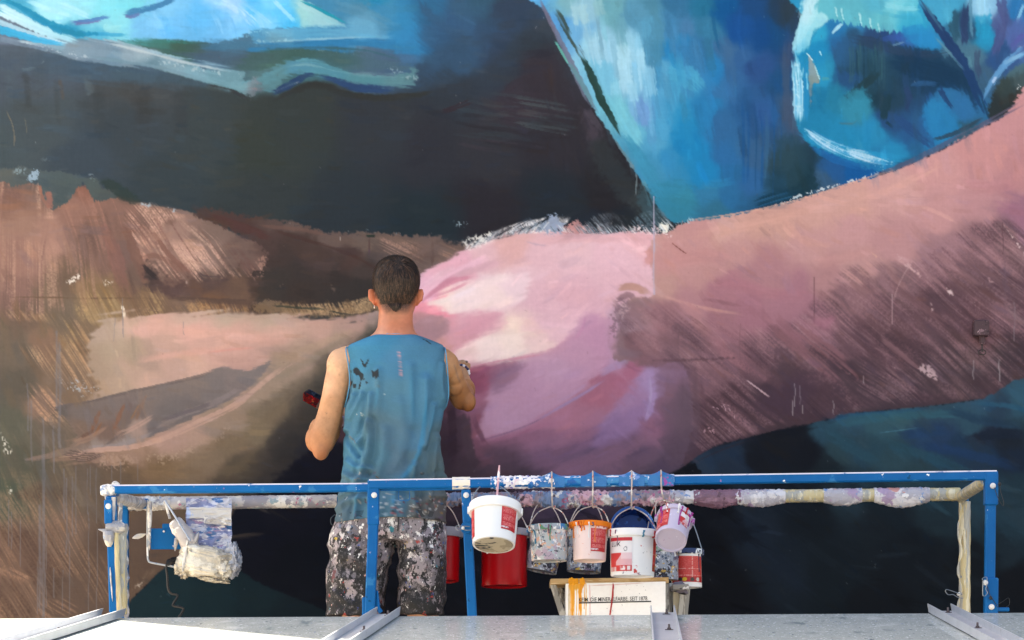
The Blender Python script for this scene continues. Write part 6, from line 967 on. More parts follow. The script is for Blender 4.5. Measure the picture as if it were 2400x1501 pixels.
def bucket(label, u, vt, vb, rt, rb, d, body, rim, tx=0, ty=0, tz=0, lid=False, handle=None, labels=(), text=None, inner=None, hmat=None, collar=.03, bottom=None, drips=None, name='paint_bucket'):
    """u, vt, vb: axis and top / bottom bearings; rt, rb radii in picture units at distance d; tx swings the bottom towards the viewer, ty leans it sideways"""
    k = d/7100.; h = (vb-vt)*k; RT, RB = rt*k, rb*k
    top = P(u, vt, d); root = thing(name, label, 'bucket', top, 'paint buckets hung on the lift')
    Mx = Matrix.Translation(top) @ Matrix.Rotation(R(-tx), 4, 'X') @ Matrix.Rotation(R(ty), 4, 'Y') @ Matrix.Rotation(R(tz), 4, 'Z') @ Matrix.Translation((0, 0, -h))
    rbody = RT*.9
    g = G(); prof = [(0.001, .004), (RB*.86, .004), (RB*.9, 0), (RB*.99, 0), (RB, .004)]+[(RB+(rbody-RB)*i/10., .004+(h-.008)*i/10.) for i in range(1, 11)]
    if not lid: prof += [(rbody-.003, h-.002), (RB-.004, .008), (.001, .008)]
    else: prof += [(.001, h-.003)]
    g.lathe(prof, 40, Mx, caps=False); bo = g.build('tub', body, root, True)
    g = G(); cw = collar
    pr = [(rbody*.985, h-cw), (RT*.985, h-cw), (RT, h-cw+.003), (RT, h-.004), (RT*.985, h)]
    pr += [(RT*.9, h+.001), (RT*.88, h-.004), (.001, h-.004)] if lid else [(rbody*.97, h), (rbody*.96, h-cw)]
    g.lathe(pr, 40, Mx, caps=False); g.build('lid' if lid else 'rim', M_rim[rim] if isinstance(rim, str) else rim, root, True)
    if inner: g = G(); g.lathe([(.001, .03), (RB*.97, .03), (rbody*.955, h*.97), (rbody*.95, h*.97), (RB*.95, .034), (.001, .034)], 36, Mx, caps=False); g.build('paint_film', inner, root, True)
    if bottom: g = G(); g.lathe([(.001, -.0015), (RB*.88, -.0015), (RB*.9, .001), (.001, .001)], 32, Mx, caps=False); g.build('base', bottom, root, True)
    for s_ in (-1, 1):        # lugs for the handle
        g = G(); q = Vector((s_*RT*.98, 0, h-cw*.6)); c0 = Mx @ q; ax = (Mx.to_3x3() @ Vector((0, 0, 1))); g.beam(c0-ax*.012, c0+ax*.012, .012, .018, Mx.to_3x3() @ Vector((0, 1, 0)), .002); g.build('lug', M_rim[rim] if isinstance(rim, str) else rim, root)
    if handle:
        a = Mx @ Vector((-RT*1.01, 0, h-cw*.6)); b = Mx @ Vector((RT*1.01, 0, h-cw*.6)); ap = handle
        p1 = a.lerp(ap, .55)+Vector((-.012, 0, .012)); p2 = b.lerp(ap, .55)+Vector((.012, 0, .012))
        g = G(); g.tube(smooth([a, p1, ap+Vector((-.006, 0, -.002)), ap+Vector((.006, 0, -.002)), p2, b], 6), .0022, 6); g.build('handle', hmat or M_wire, root, True)
    if drips:
        rs_ = random.Random(int(u)); nd = drips[0]
        for i in range(nd):
            t = rs_.uniform(-1.5, 1.5); z0 = h-rs_.random()*cw*.5; ln = h*rs_.uniform(.15, .75)*rs_.random()**.5; pts_ = []
            for k_ in range(6): z = z0-ln*k_/5.; r_ = (RT+.0008 if z > h-cw else RB+(rbody-RB)*z/h+.0006); tt_ = t+.02*math.sin(k_*1.3+i); pts_.append(Mx @ Vector((r_*math.sin(tt_), -r_*math.cos(tt_), z)))
            w_ = rs_.uniform(.0012, .0034); g = G(); g.tube(pts_, [w_*1.6, w_*1.2, w_, w_*.85, w_*1.1, w_*1.3], 6); g.build('paint_drip', DRIP[drips[1][i % len(drips[1])]], root, True)
    for (a0, a1, z0, z1, kind) in labels:
        nu, nv = 44, 44; g = G(); v_ = []
        for s_ in (0, 1):
            for j in range(nv):
                for i in range(nu):
                    t = R(a0+(a1-a0)*i/(nu-1)); z = h*(z0+(z1-z0)*j/(nv-1)); r_ = RB+(rbody-RB)*z/h+.0012-s_*.001; v_.append(Mx @ Vector((r_*math.sin(t), -r_*math.cos(t), z)))
        f = [(j*nu+i, j*nu+i+1, (j+1)*nu+i+1, (j+1)*nu+i) for j in range(nv-1) for i in range(nu-1)]; o_ = nu*nv; f += [(o_+(j+1)*nu+i, o_+(j+1)*nu+i+1, o_+j*nu+i+1, o_+j*nu+i) for j in range(nv-1) for i in range(nu-1)]
        g.add(v_, f); ob = g.build('label', M_lab, root, True, angle=180); cc = label_cols(kind, nu, nv); setpaint(ob, np.concatenate([cc, cc]), .8)
    if text:
        body_, a0, z0, size, col = text; tm = textmesh(body_, size); g = G(); v_ = []
        for p in tm[0]:
            r_ = RB+(rbody-RB)*z0+.0022; t = R(a0)+p[0]/r_; v_.append(Mx @ Vector((r_*math.sin(t), -r_*math.cos(t), h*z0+p[1])))
        g.add(v_, tm[1]); g.build('lettering', plain('lettering_ink_'+body_.lower(), col, .5, .02, bs=0), root)
    return root, Mx, h
def textmesh(s_, size):
    cu_ = bpy.data.curves.new('t', 'FONT'); cu_.body = s_; cu_.size = size; cu_.resolution_u = 2; cu_.offset = size*.006; ob = bpy.data.objects.new('t', cu_); COL.objects.link(ob)
    dg = bpy.context.evaluated_depsgraph_get(); dg.update(); me = bpy.data.meshes.new_from_object(ob.evaluated_get(dg)); v_ = [tuple(x.co) for x in me.vertices]; f = [tuple(p.vertices) for p in me.polygons]
    bpy.data.objects.remove(ob); bpy.data.curves.remove(cu_); bpy.data.meshes.remove(me); return v_, f
D1 = DFR-.005; D2 = DRR-.08
bucket('big white lidded bucket with red print panel, nearest the gate', 1161, 1186, 1286, 62, 50, D1-.05, M_pw, M_pw, 20, 2, 0, True, P(1146, 1128, D1), [(18, 66, .22, .82, 'text'), (-88, -62, .1, .8, 'text')], collar=.034, bottom=splat('scuffed_base', 'a89c86', [('c0b49c', 12, .5), ('26303a', 11, .58, (1, 3, 1)), ('3a4a58', 20, .64)], .5), hmat=M_steel)
bucket('red bucket with grey rim half hidden behind the big white bucket', 1182, 1242, 1376, 60, 53, D2, M_pr, 'grey', 3, 0, 0, handle=rr(1180), collar=.026, drips=(5, ['mauve', 'red', 'white']))
bucket('red bucket with grey rim partly hidden behind the painter', 1029, 1240, 1364, 54, 47, D2, M_pr, 'grey', 4, 0, 0, handle=rr(1030), collar=.034)
bucket('pale grey bucket with spattered sides and multicoloured rim on first wire hook', 1286, 1232, 1316, 49, 42, D1+.02, M_pg, 'mess', 3, -1, 0, handle=P(1291, 1188, D1+.02), collar=.02, drips=(12, ['white', 'mauve', 'teal', 'orange', 'white', 'navy', 'green']))
bucket('grey spattered bucket tilted sideways behind the pale grey one', 1284, 1256, 1342, 46, 37, D2, M_pgd, 'mess', 4, 11, 0, handle=rr(1275), collar=.02, drips=(5, ['navy', 'white', 'mauve']))
bucket('small pale pink bucket with orange paint round the rim', 1383, 1226, 1316, 47, 38, D1+.02, M_pp, 'orange', 5, 1, 0, handle=P(1388, 1186, D1+.02), labels=[(2, 62, .20, .80, 'text')], collar=.018, drips=(8, ['orange', 'white', 'orange', 'red', 'mauve']))
bucket('dark spattered bucket tilted behind the orange rimmed one', 1374, 1250, 1342, 48, 40, D2, M_pgd, 'mess', 4, 4, 0, handle=rr(1380), collar=.02, drips=(5, ['navy', 'white', 'teal']))
bucket('large white bucket with white and red label standing over the board', 1484, 1243, 1352, 61, 51, D1+.02, M_pl, 'white', 2, 1, 0, handle=P(1481, 1190, D1+.02), labels=[(-75, -4, .08, .80, 'front'), (60, 82, .10, .80, 'panel')], text=('LUX', -66, .61, .024, '26262a'), collar=.026, drips=(4, ['red', 'teal', 'red', 'mauve']))
M_navy = splat('wet_navy_paint', '0a2f74', [('1450a4', 10, .54), ('061a44', 12, .58), ('c8d4e4', 40, .72)], .15, bs=.2)
bucket('round bucket hung on its side showing dark blue paint inside', 1482, 1238, 1300, 53, 42, D2-.02, M_pgd, splat('blue_paint_rim', '1a4a8c', [('e0e4ea', 14, .6), ('3f78b8', 18, .58)], .35, bs=.4), -82, 0, 0, inner=M_navy, collar=.016)
bucket('lilac bucket tipped up with magenta paint on its rim', 1582, 1214, 1296, 44, 37, D1-.02, M_lil, 'mag', 46, 9, 0, handle=P(1552, 1172, D1), labels=[(-72, -16, .15, .9, 'text'), (20, 60, .3, .85, 'front')], collar=.02, drips=(9, ['magenta', 'magenta', 'red', 'white']))
bucket('red and white labelled bucket with navy rim at right end of the row', 1609, 1288, 1378, 38, 36, D2, M_pw, 'navy', 2, 0, 0, handle=rr(1585), labels=[(-70, 72, .12, .80, 'panel')], collar=.02, hmat=M_steel, drips=(5, ['white', 'navy', 'white']))
bucket('spattered grey bucket wedged behind the large white labelled bucket', 1552, 1282, 1360, 42, 38, D2-.06, M_pgd, 'mess', 2, 0, 0, handle=rr(1548), collar=.02, drips=(4, ['navy', 'white']))
for i, (u, v1, nm) in enumerate([(1293, 1190, 'thick crusted wire hook carrying the pale grey bucket'), (1389, 1188, 'wire hook carrying the orange rimmed bucket'), (1480, 1192, 'wire hook carrying the large white labelled bucket'), (1549, 1176, 'slanted wire hook carrying the tipped lilac bucket')]):
    q = gr_(u); du = (1293-1291, 0, 0, 9)[i]; hk = thing('wire_hook', nm, 'hook', q, 'wire hooks over the gate rail'); z_ = .0225
    g = G(); g.tube(smooth([q+Vector((0, .026, -.01)), q+Vector((0, .024, z_)), q+Vector((0, 0, z_+.012)), q+Vector((0, -.024, z_)), q+Vector((0, -.026, -.02)), P(u+du*.5, (1150+v1)/2, D1-.012), P(u+du, v1-4, D1+.005), P(u+du+2, v1+2, D1+.02), P(u+du+6, v1-4, D1+.03)], 5), .0028, 8); g.build('wire', M_wire, hk, True)
st = thing('stir_stick', 'thin pink-stained stick standing up over the railing by the white bucket', 'stick', P(1167, 1160, D1-.03))
g = G(); g.tube([P(1170.5, 1091, D1-.035), P(1169, 1110, D1-.035), P(1167, 1135, D1-.035), P(1165, 1162, D1-.035)], [.0025, .0045, .004, .0035], 8); g.build('stick', splat('stained_stick', 'd8a8b0', [('f0e4e4', 20, .54), ('8a94a8', 30, .62)], .5), st, True)
# ------------------------------------------------------------------ trestle with board and carton
M_wood = splat('pale_pine', 'c8a878', [('b48c58', 6, .5, (1, 1, 6)), ('dcc49c', 8, .56, (.6, 1, 8)), ('8f7048', 20, .68, (.5, 1, 6))], .6, bs=.15); M_grw = splat('weathered_wood', '8d8a84', [('b4b0a8', 14, .52, (3, 3, .4)), ('5c5854', 18, .58, (3, 3, .4)), ('d8d4ce', 30, .68)], .7, bs=.4)
DT = 11.02
tr = thing('trestle', 'low wooden trestle with pale board top streaked with orange paint', 'trestle', Vector((P(1430, 1440, DT).x, DT, dz(.35))))
g = G(); a, b = P(1290, 1364, DT-.14), P(1568, 1360.5, DT-.14); g.beam(a+Vector((0, .14, 0)), b+Vector((0, .14, 0)), .30, .021, (0, 0, 1), .002); g.build('board', splat('pine_board_spilt_orange', 'c4a272', [('b08a58', 5, .5, (1, 1, 6)), ('d8c096', 7, .56, (.5, 1, 8)), ('8a6a44', 18, .68, (.5, 1, 6)), ('e2d6c8', 9, .68)], .55, bs=.15), tr)
for u0, v0, u1, v1, dd in [(1296, 1370, 1318, 1440, -.12), (1306, 1370, 1340, 1440, .12), (1560, 1368, 1562, 1440, -.12), (1574, 1368, 1566, 1440, .1)]:
    a = P(u0, v0, DT+dd); b = P(u1, v1, DT+dd); t = (b-a); b = a+t*((a.z-dz(.3)-.005)/(a.z-b.z)); g = G(); g.beam(a, b, .022, .03, (0, 1, 0), .002); g.build('leg', M_grw, tr)
g = G(); a = P(1312, 1400, DT+.1); b = P(1570, 1398, DT+.1); g.beam(a, b, .02, .03); g.build('stretcher', M_grw, tr)
g = G(); a = P(1320, 1486, DT); b = P(1566, 1486, DT); g.beam(a, b, .26, .015); g.build('shelf', M_wood, tr)
# orange spill on the board edge, running down
sp = splat('orange_paint', 'e89a18', [('f0b848', 20, .58), ('d07a10', 24, .62)], .3, bs=.3)
g = G(); rs = random.Random(4)
for i in range(14):
    u = 1334+rs.random()*36; q = P(u, 1361+rs.random()*5, DT-.291); g.ball(q, .004+.003*rs.random(), .0022, .009+.004*rs.random(), 8, 6)
g.build('orange_spill', sp, tr, True)
# carton with slogan, painted with drips
canvas(1326, 1366, 1560, 1480, .8)
CAN[:] = hexc('faf9f7')
stroke([(1340,1362),(1342,1400),(1340,1470)],[18,9,5],'ee9c1c',.95,.1,soft=.4,taper=(0,.2)); stroke([(1358,1362),(1360,1400),(1362,1460)],[14,8,4],'f0a020',.95,.1,soft=.4,taper=(0,.2)); stroke([(1366,1362),(1362,1380),(1358,1430)],[18,6,4],'e8941a',.95,.05,taper=(0,.2)); stroke([(1346,1362),(1346,1385)],26,'f0a52a',.9,.1,taper=(0,.3))
for x, y1 in ((1333,1470),(1336,1470),(1345,1460),(1351,1440),(1369,1430),(1373,1448),(1356,1470)): stroke([(x,1362),(x+1,1400),(x,y1)],2.6,'eda838',.9,0,soft=.5,taper=(0,0))
stroke([(1382,1370),(1383,1420),(1382,1480)],3,'e8b8b8',.7,0,taper=(0,0)); stroke([(1438,1366),(1436,1400),(1430,1440),(1428,1480)],[3.4,3.6,4,3],'b8141c',.95,0,taper=(0,0))
stroke([(1370,1372),(1460,1370),(1556,1366)],3,'d8b8b0',.6,.3); stroke([(1334,1366),(1332,1480)],4,'c8b8a0',.6,.3)
for k in range(26): x=1380+RS.rand()*175; y=1372+RS.rand()*80; stroke([(x,y),(x+1,y+1)],1.6,'8a8a90',.7,0,taper=(0,0))
ct = thing('carton', 'white paint carton with black slogan and orange drips under the board', 'carton', P(1440, 1480, DT-.1))
DCt = DT-.165
nu, nv = NW, NH; g = G(); v_ = [P(GU[i], GV[j]+(1200-GU[i])*.0+(1440-GU[i])*.022, DCt) for j in range(nv) for i in range(nu)]
vis = [(j*nu+i, (j+1)*nu+i, (j+1)*nu+i+1, j*nu+i+1) for j in range(nv-1) for i in range(nu-1)]; g.add(v_, vis); fr = g.build('front_panel', painted('carton_print', .55, .04), ct); setpaint(fr, CAN.reshape(-1, 3), .93)
g = G(); q = [P(1326, 1368.5, DCt+.002), P(1560, 1363.5, DCt+.002), P(1560, 1479, DCt+.002), P(1326, 1482, DCt+.002)]; g.add(q+[p+Vector((0, .2, 0)) for p in q], [(0, 1, 5, 4), (1, 2, 6, 5), (2, 3, 7, 6), (3, 0, 4, 7), (7, 6, 5, 4), (0, 3, 2, 1)]); g.build('box_body', plain('white_card', 'e4e1db', .7, .04), ct)
tm = textmesh('KEIM. DIE MINERALFARBE. SEIT 1878.', 1.); xs_ = [p[0] for p in tm[0]]; w0, w1 = min(xs_), max(xs_); sc_ = (1519-1357)/(w1-w0); g = G(); g.add([P(1357+(p[0]-w0)*sc_, 1411-p[1]*sc_*1.35-(p[0]-w0)*sc_*.022, DCt-.0015) for p in tm[0]], tm[1]); ink = plain('black_ink', '1c1a20', .5, .02, bs=0); g.build('lettering', ink, ct)
g = G(); a, b = P(1357, 1413.6, DCt-.0015), P(1526, 1410, DCt-.0015); w_ = Vector((0, 0, .0022)); g.add([a-w_, b-w_, b+w_, a+w_], [(0, 1, 2, 3)]); g.build('underline', ink, ct)
g = G(); g.tube([P(1437, 1368, DCt-.002), P(1435, 1400, DCt-.002), P(1430, 1440, DCt-.002), P(1429, 1470, DCt-.002)], [.002, .0026, .0022, .002], 6); g.build('red_drip', plain('red_paint', 'b00e18', .35), ct, True)
# second crate at the right
cr = thing('crate', 'small crate with cream side panel and weathered posts beside the carton', 'crate', Vector((P(1590, 1440, DT).x, DT+.05, dz(.6))))
for u0, u1 in ((1601, 1594), (1612, 1606)):
    a = P(u0, 1376, DT+.0); b = P(u1, 1440, DT+.0); t = b-a; b = a+t*((a.z-dz(.6)-.005)/(a.z-b.z)); g = G(); g.beam(a, b, .018, .024, (0, 1, 0), .002); g.build('post', M_grw, cr)
g = G(); a = P(1572, 1380, DT+.03); b = P(1612, 1378, DT+.03); g.beam(a, b, .2, .02); g.build('top_board', splat('spattered_board', '8a8680', [('2c2c34', 20, .55), ('d8d4d0', 16, .56), ('8a6a9a', 24, .62)], .6, bs=.5), cr)
g = G(); a = P(1578, 1388, DT+.02); b = P(1599, 1470, DT+.02); g.add([a, Vector((b.x, a.y, a.z)), b, Vector((a.x, a.y, b.z))]+[p+Vector((0, .01, 0)) for p in (a, Vector((b.x, a.y, a.z)), b, Vector((a.x, a.y, b.z)))], [(0, 1, 2, 3), (7, 6, 5, 4), (0, 4, 5, 1), (1, 5, 6, 2), (2, 6, 7, 3), (3, 7, 4, 0)]); g.build('side_panel', plain('cream_board', 'cfc4ac', .6, .05), cr)
L('film_wrap', lumpy(seg(P(1588, 1350, D2-.1), P(1606, 1392, D2-.12), 8), [.012, .018, .022, .022, .02, .018, .012, .006], 131, .4, 12), M_film, None, True) if False else None
rg = thing('paint_rag', 'crumpled paint-smeared rag draped over the crate corner', 'rag', P(1598, 1372, DT))
lumpy(seg(P(1578, 1368, DT-.01), P(1612, 1392, DT-.01), 10), [.006, .014, .02, .022, .021, .02, .017, .014, .01, .005], 133, .5, 14, .7).build('cloth', splat('smeared_rag', '6a6470', [('2a2a30', 16, .52), ('d8d4dc', 14, .56), ('b07ab0', 20, .6), ('c8a050', 26, .66)], .6, bs=.7), rg, True)
# ================================================================== the painter
DM = 11.05; KM = DM/7100.
man = thing('person', 'man in paint-stained blue sleeveless top and spattered shorts painting, seen from behind', 'person', Vector((P(915, 1700, DM).x, DM, dz(-.44))))
def ell(u, v, ru, dep, d, n=32, e=2.3, tilt=0, lean=0):
    """horizontal section: centre (u, v), half width ru (picture units), half depth dep (m)"""
    c = P(u, v, d); k = d/7100.; r_ = []
    for i in range(n):
        a = 2*math.pi*i/n; cx = math.copysign(abs(math.cos(a))**(2/e), math.cos(a)); sy = math.copysign(abs(math.sin(a))**(2/e), math.sin(a))
        r_.append(c+Vector((cx*ru*k, sy*dep, cx*ru*k*tilt+sy*dep*lean)))
    return r_
def limb(g, pts, n=20):
    """pts: (point, radius) chain -> tapered limb, smoothed"""
    q = crom3([tuple(p)+(r_,) for p, r_ in pts], 6); g.tube([Vector(x[:3]) for x in q], [x[3] for x in q], n)
    g.ball(Vector(q[0][:3]), q[0][3], q[0][3], q[0][3], 14, 10); g.ball(Vector(q[-1][:3]), q[-1][3], q[-1][3], q[-1][3], 14, 10)
g = G()
# head: skull, jaw, neck
HR = [(601.5, 5, .010, .02), (604, 13, .028, .018), (610, 25, .050, .015), (620, 35, .071, .012), (634, 43.5, .087, .01), (652, 48, .096, .01), (670, 49, .098, .012), (688, 47.8, .097, .016), (704, 45.5, .092, .022), (718, 44, .084, .03), (732, 40, .074, .04), (744, 32, .058, .055), (750, 20, .036, .062)]
HU = 929
g.loft([ell(HU, v, ru, dp, DM+dd, 36) for v, ru, dp, dd in HR])
g.loft([ell(u, v, ru, dp, DM+dd, 32) for u, v, ru, dp, dd in [(929, 690, 36, .06, .01), (929, 715, 39, .06, .008), (928, 735, 40.5, .058, .002), (927, 752, 40.5, .057, -.004), (927, 768, 42.5, .058, -.008), (926, 780, 48, .062, -.012), (926, 792, 62, .07, -.014), (927, 804, 84, .078, -.012), (928, 818, 104, .088, -.006), (929, 845, 112, .1, 0)]])
# trunk under the clothes
g.loft([ell(u, v, ru, dp, DM, 32, 2.5) for u, v, ru, dp in [(929, 815, 96, .08), (930, 840, 106, .1), (932, 900, 108, .112), (928, 960, 108, .112), (921, 1020, 104, .105), (918, 1080, 104, .1), (919, 1130, 108, .105), (916, 1190, 118, .115), (914, 1240, 122, .12), (914, 1262, 116, .11)]])
# ears, nose, lips, brow
for s_, u in ((-1, 876), (1, 980)):
    rot = (Matrix.Rotation(R(s_*9), 3, 'Y') @ Matrix.Rotation(R(s_*28), 3, 'Z')); c = P(u, 697, DM+.012); g.ball(c, .0088, .020, .032, 14, 10, rot); g.ball(c+Vector((s_*.007, -.004, .010)), .0055, .016, .020, 12, 8, rot); g.tube([c+rot @ Vector((s_*.008, .016*math.cos(t)-.004, .027*math.sin(t)+.003)) for t in np.linspace(-.9, 3.9, 12)], .0042, 8); g.ball(c+Vector((-s_*.004, .004, -.024)), .006, .01, .009, 10, 8)
g.ball(P(929, 690, DM+.118), .012, .016, .024, 12, 8); g.ball(P(929, 700, DM+.124), .015, .012, .01, 12, 8); g.ball(P(929, 716, DM+.108), .022, .008, .008, 12, 8); g.ball(P(929, 664, DM+.1), .05, .012, .01, 14, 8)
# legs to the deck
for s_, u0, u1 in ((-1, 842, 838), (1, 990, 992)):
    x0 = P(u0, 1260, DM); xk = P(u1, 1445, DM+.01); foot = dz(x0.x)
    limb(g, [(x0, .085), (P(u0, 1340, DM), .08), (xk, .058), (xk+Vector((0, -.012, -.12)), .054), (Vector((xk.x, DM, foot+.16)), .042), (Vector((xk.x, DM, foot+.09)), .04)])
# arms
SHL = P(806, 846, DM); ELL = P(752, 1040, DM-.02); WRL = P(790, 978, DM+.2)
limb(g, [(P(826, 838, DM), .046), (P(806, 850, DM), .053), (P(794, 885, DM-.005), .0495), (P(783, 930, DM-.012), .0455), (P(772, 975, DM-.018), .0455), (P(758, 1018, DM-.02), .0475), (P(752.5, 1038, DM-.015), .0475)])
limb(g, [(P(753.5, 1037, DM-.014), .0475), (P(760, 1022, DM+.05), .049), (P(775, 1000, DM+.12), .04), (P(790, 980, DM+.2), .029)])
for q, r_ in ((P(795, 858, DM-.012), .047), (P(786, 868, DM+.0), .033), (P(789, 905, DM-.022), .036), (P(779, 935, DM-.018), .036), (P(752, 1050, DM-.03), .034), (P(738, 1030, DM+.01), .036), (P(747, 1012, DM+.03), .038), (P(775, 1010, DM+.02), .036)): g.ball(q, r_, r_, r_*1.35, 14, 10)
for q, r_ in ((P(1050, 858, DM-.005), .042), (P(1064, 878, DM+.01), .034), (P(1064, 900, DM+.035), .036), (P(1097, 942, DM+.085), .030), (P(1092, 915, DM+.16), .036)): g.ball(q, r_, r_, r_*1.25, 14, 10)
SHR = P(1046, 850, DM)
limb(g, [(P(1030, 842, DM), .045), (P(1042, 852, DM), .0485), (P(1056, 880, DM+.03), .046), (P(1070, 910, DM+.07), .0435), (P(1082, 932, DM+.1), .043)])
limb(g, [(P(1083, 934, DM+.1), .0435), (P(1082, 918, DM+.16), .046), (P(1080, 895, DM+.24), .038), (P(1078, 874, DM+.33), .029)])
def hand(g, wr, fwd, up, side, grip):
    """palm and five fingers closed round grip (a point on the handle); side = direction of the thumb"""
    fwd, up, side = Vector(fwd).normalized(), Vector(up).normalized(), Vector(side).normalized()
    pc = wr+fwd*.05; rot = Matrix((side, fwd, up)).transposed(); g.ball(pc, .038, .05, .017, 16, 10, rot)
    for i in range(4):
        o_ = side*(.028-.0185*i); ln = (.072, .08, .075, .06)[i]; k0 = pc+fwd*.04+o_; k1 = k0+fwd*ln*.4+up*.006; k2 = k1-up*ln*.36+fwd*ln*.12; k3 = k2-up*ln*.1-fwd*ln*.24
        limb(g, [(k0, .0098), (k1, .0092), (k2, .0086), (k3, .0078)], 10)
    t0 = wr+fwd*.025+side*.034; limb(g, [(t0, .012), (t0+fwd*.03+side*.016, .0108), (t0+fwd*.055-up*.012+side*.008, .0098), (t0+fwd*.068-up*.024-side*.006, .0088)], 10)
HL = P(791, 977, DM+.21); hand(g, HL, (.05, .85, .35), (.1, -.35, .9), (-1, .1, .05), None)
HRt = P(1078, 872, DM+.34); hand(g, HRt, (.02, .9, .3), (.1, -.3, .9), (-1, 0, .1), None)
M_skin = painted('skin', .5, .10, 150., spec=.3); b_ = M_skin.node_tree.nodes['Principled BSDF']; b_.inputs['Subsurface Weight'].default_value = .1; b_.inputs['Subsurface Radius'].default_value = (.012, .005, .003)
body = g.build('body', M_skin, man, True); remesh(body, .0042, 5, .5)
def bodyuv(o):
    """bearings of a part's points, to lay colour on it"""
    me_ = o.data; c_ = np.zeros(len(me_.vertices)*3, np.float32); me_.vertices.foreach_get('co', c_); c_ = c_.reshape(-1, 3)+np.array(BASE[man.name]); return 1200+c_[:, 0]*7100/c_[:, 1], 1700-(c_[:, 2]-CAMZ)*7100/c_[:, 1], c_
# complexion: pale where the sleeve sits, tanned forearms, red nape, cropped stubble under the hairline; side light from the left painted in too
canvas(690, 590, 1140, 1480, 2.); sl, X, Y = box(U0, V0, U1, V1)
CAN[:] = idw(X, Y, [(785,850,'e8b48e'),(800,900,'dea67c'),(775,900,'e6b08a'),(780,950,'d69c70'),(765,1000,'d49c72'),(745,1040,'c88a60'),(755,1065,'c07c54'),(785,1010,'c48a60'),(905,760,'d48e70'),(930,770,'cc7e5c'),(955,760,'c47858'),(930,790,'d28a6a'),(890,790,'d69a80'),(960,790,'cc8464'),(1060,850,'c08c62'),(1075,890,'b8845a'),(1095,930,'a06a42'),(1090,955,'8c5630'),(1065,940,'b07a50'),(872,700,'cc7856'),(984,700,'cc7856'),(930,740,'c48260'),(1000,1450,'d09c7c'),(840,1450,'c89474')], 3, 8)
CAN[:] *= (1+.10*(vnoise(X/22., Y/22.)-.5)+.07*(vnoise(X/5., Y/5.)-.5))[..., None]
for k in range(60): x = 730+RS.rand()*70; y = 830+RS.rand()*220; stroke([(x,y),(x+2,y+1)],2.4,'a8704a',.35,0,taper=(0,0))
stroke([(762,966),(768,972)],2.5,'5a4a44',.7,0,taper=(0,0)); stroke([(1062,850),(1072,880),(1080,900)],5,'5a5058',.35,.3)
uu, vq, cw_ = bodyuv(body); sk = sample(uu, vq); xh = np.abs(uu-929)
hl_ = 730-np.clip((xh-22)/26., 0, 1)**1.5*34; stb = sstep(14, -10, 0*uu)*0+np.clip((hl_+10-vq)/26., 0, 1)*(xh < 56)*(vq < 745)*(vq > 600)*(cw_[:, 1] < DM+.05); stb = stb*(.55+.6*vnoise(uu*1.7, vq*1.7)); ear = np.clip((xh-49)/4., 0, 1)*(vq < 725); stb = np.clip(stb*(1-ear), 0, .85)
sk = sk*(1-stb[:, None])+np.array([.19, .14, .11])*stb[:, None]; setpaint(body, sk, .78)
# ---- sleeveless top
SR = [(786, 886, 968, .064, -.014), (789, 876, 979, .070, -.014), (795, 858, 998, .078, -.012), (803, 838, 1019, .088, -.01), (811, 819, 1038, .097, -.006), (818, 813, 1043.5, .103, -.004), (830, 814, 1046, .110, 0), (860, 819, 1048.5, .122, 0), (900, 821.5, 1051.5, .128, 0), (935, 816, 1052.5, .129, 0), (950, 809, 1049.5, .129, 0), (962, 806, 1041, .128, 0), (1000, 808, 1034, .122, 0), (1040, 806, 1029, .117, 0), (1080, 804, 1034.5, .117, 0), (1115, 800, 1041.5, .122, 0), (1150, 793, 1045.5, .128, 0), (1190, 787, 1046, .135, 0), (1222, 784, 1046, .139, 0)]
SA = np.array(SR); nr, nc = 190, 240
vv = np.concatenate([np.linspace(786, 830, 34)[:-1], np.linspace(830, 1222, nr-33)]); rows = [[np.interp(v, SA[:, 0], SA[:, k]) for k in (1, 2, 3, 4)] for v in vv]
FOLD = [([(880, 1140), (872, 1180), (868, 1215)], 8, .008), ([(845, 1160), (838, 1190), (835, 1220)], 7, .007), ([(930, 1150), (925, 1185), (922, 1212)], 9, .007), ([(975, 1100), (970, 1150), (975, 1210)], 9, .008), ([(890, 880), (888, 930), (880, 980)], 9, .004), ([(965, 870), (968, 930), (972, 1000)], 11, .005), ([(1020, 960), (1010, 1010), (1000, 1050)], 8, .007), ([(815, 1085), (835, 1100), (870, 1105)], 7, .006), ([(808, 1115), (835, 1130), (875, 1128)], 7, .007), ([(872, 935), (866, 985), (855, 1025), (842, 1045)], 7, .010), ([(868, 1000), (866, 1060), (852, 1110), (835, 1140)], 9, .012), ([(830, 935), (815, 975), (812, 1010)], 7, .007), ([(850, 930), (836, 960), (822, 985)], 6, .006), ([(1000, 900), (998, 980), (985, 1060), (955, 1120), (935, 1140)], 13, .010), ([(905, 1020), (900, 1080), (885, 1130)], 14, .007), ([(945, 960), (945, 1050), (925, 1120)], 18, .006), ([(1030, 1030), (1020, 1090), (1010, 1150), (1000, 1200)], 9, .009), ([(1038, 1040), (1036, 1090), (1040, 1140)], 6, .010), ([(812, 1020), (822, 1045), (845, 1075)], 6, -.008), ([(800, 1165), (830, 1150), (880, 1142)], 7, .008), ([(790, 1195), (820, 1178), (870, 1172)], 8, .007), ([(960, 1150), (1000, 1130), (1040, 1120)], 8, .007), ([(980, 1190), (1010, 1170), (1045, 1165)], 8, .006), ([(826, 860), (835, 900), (828, 930)], 8, .004), ([(1040, 860), (1036, 900), (1042, 940)], 6, .005)]
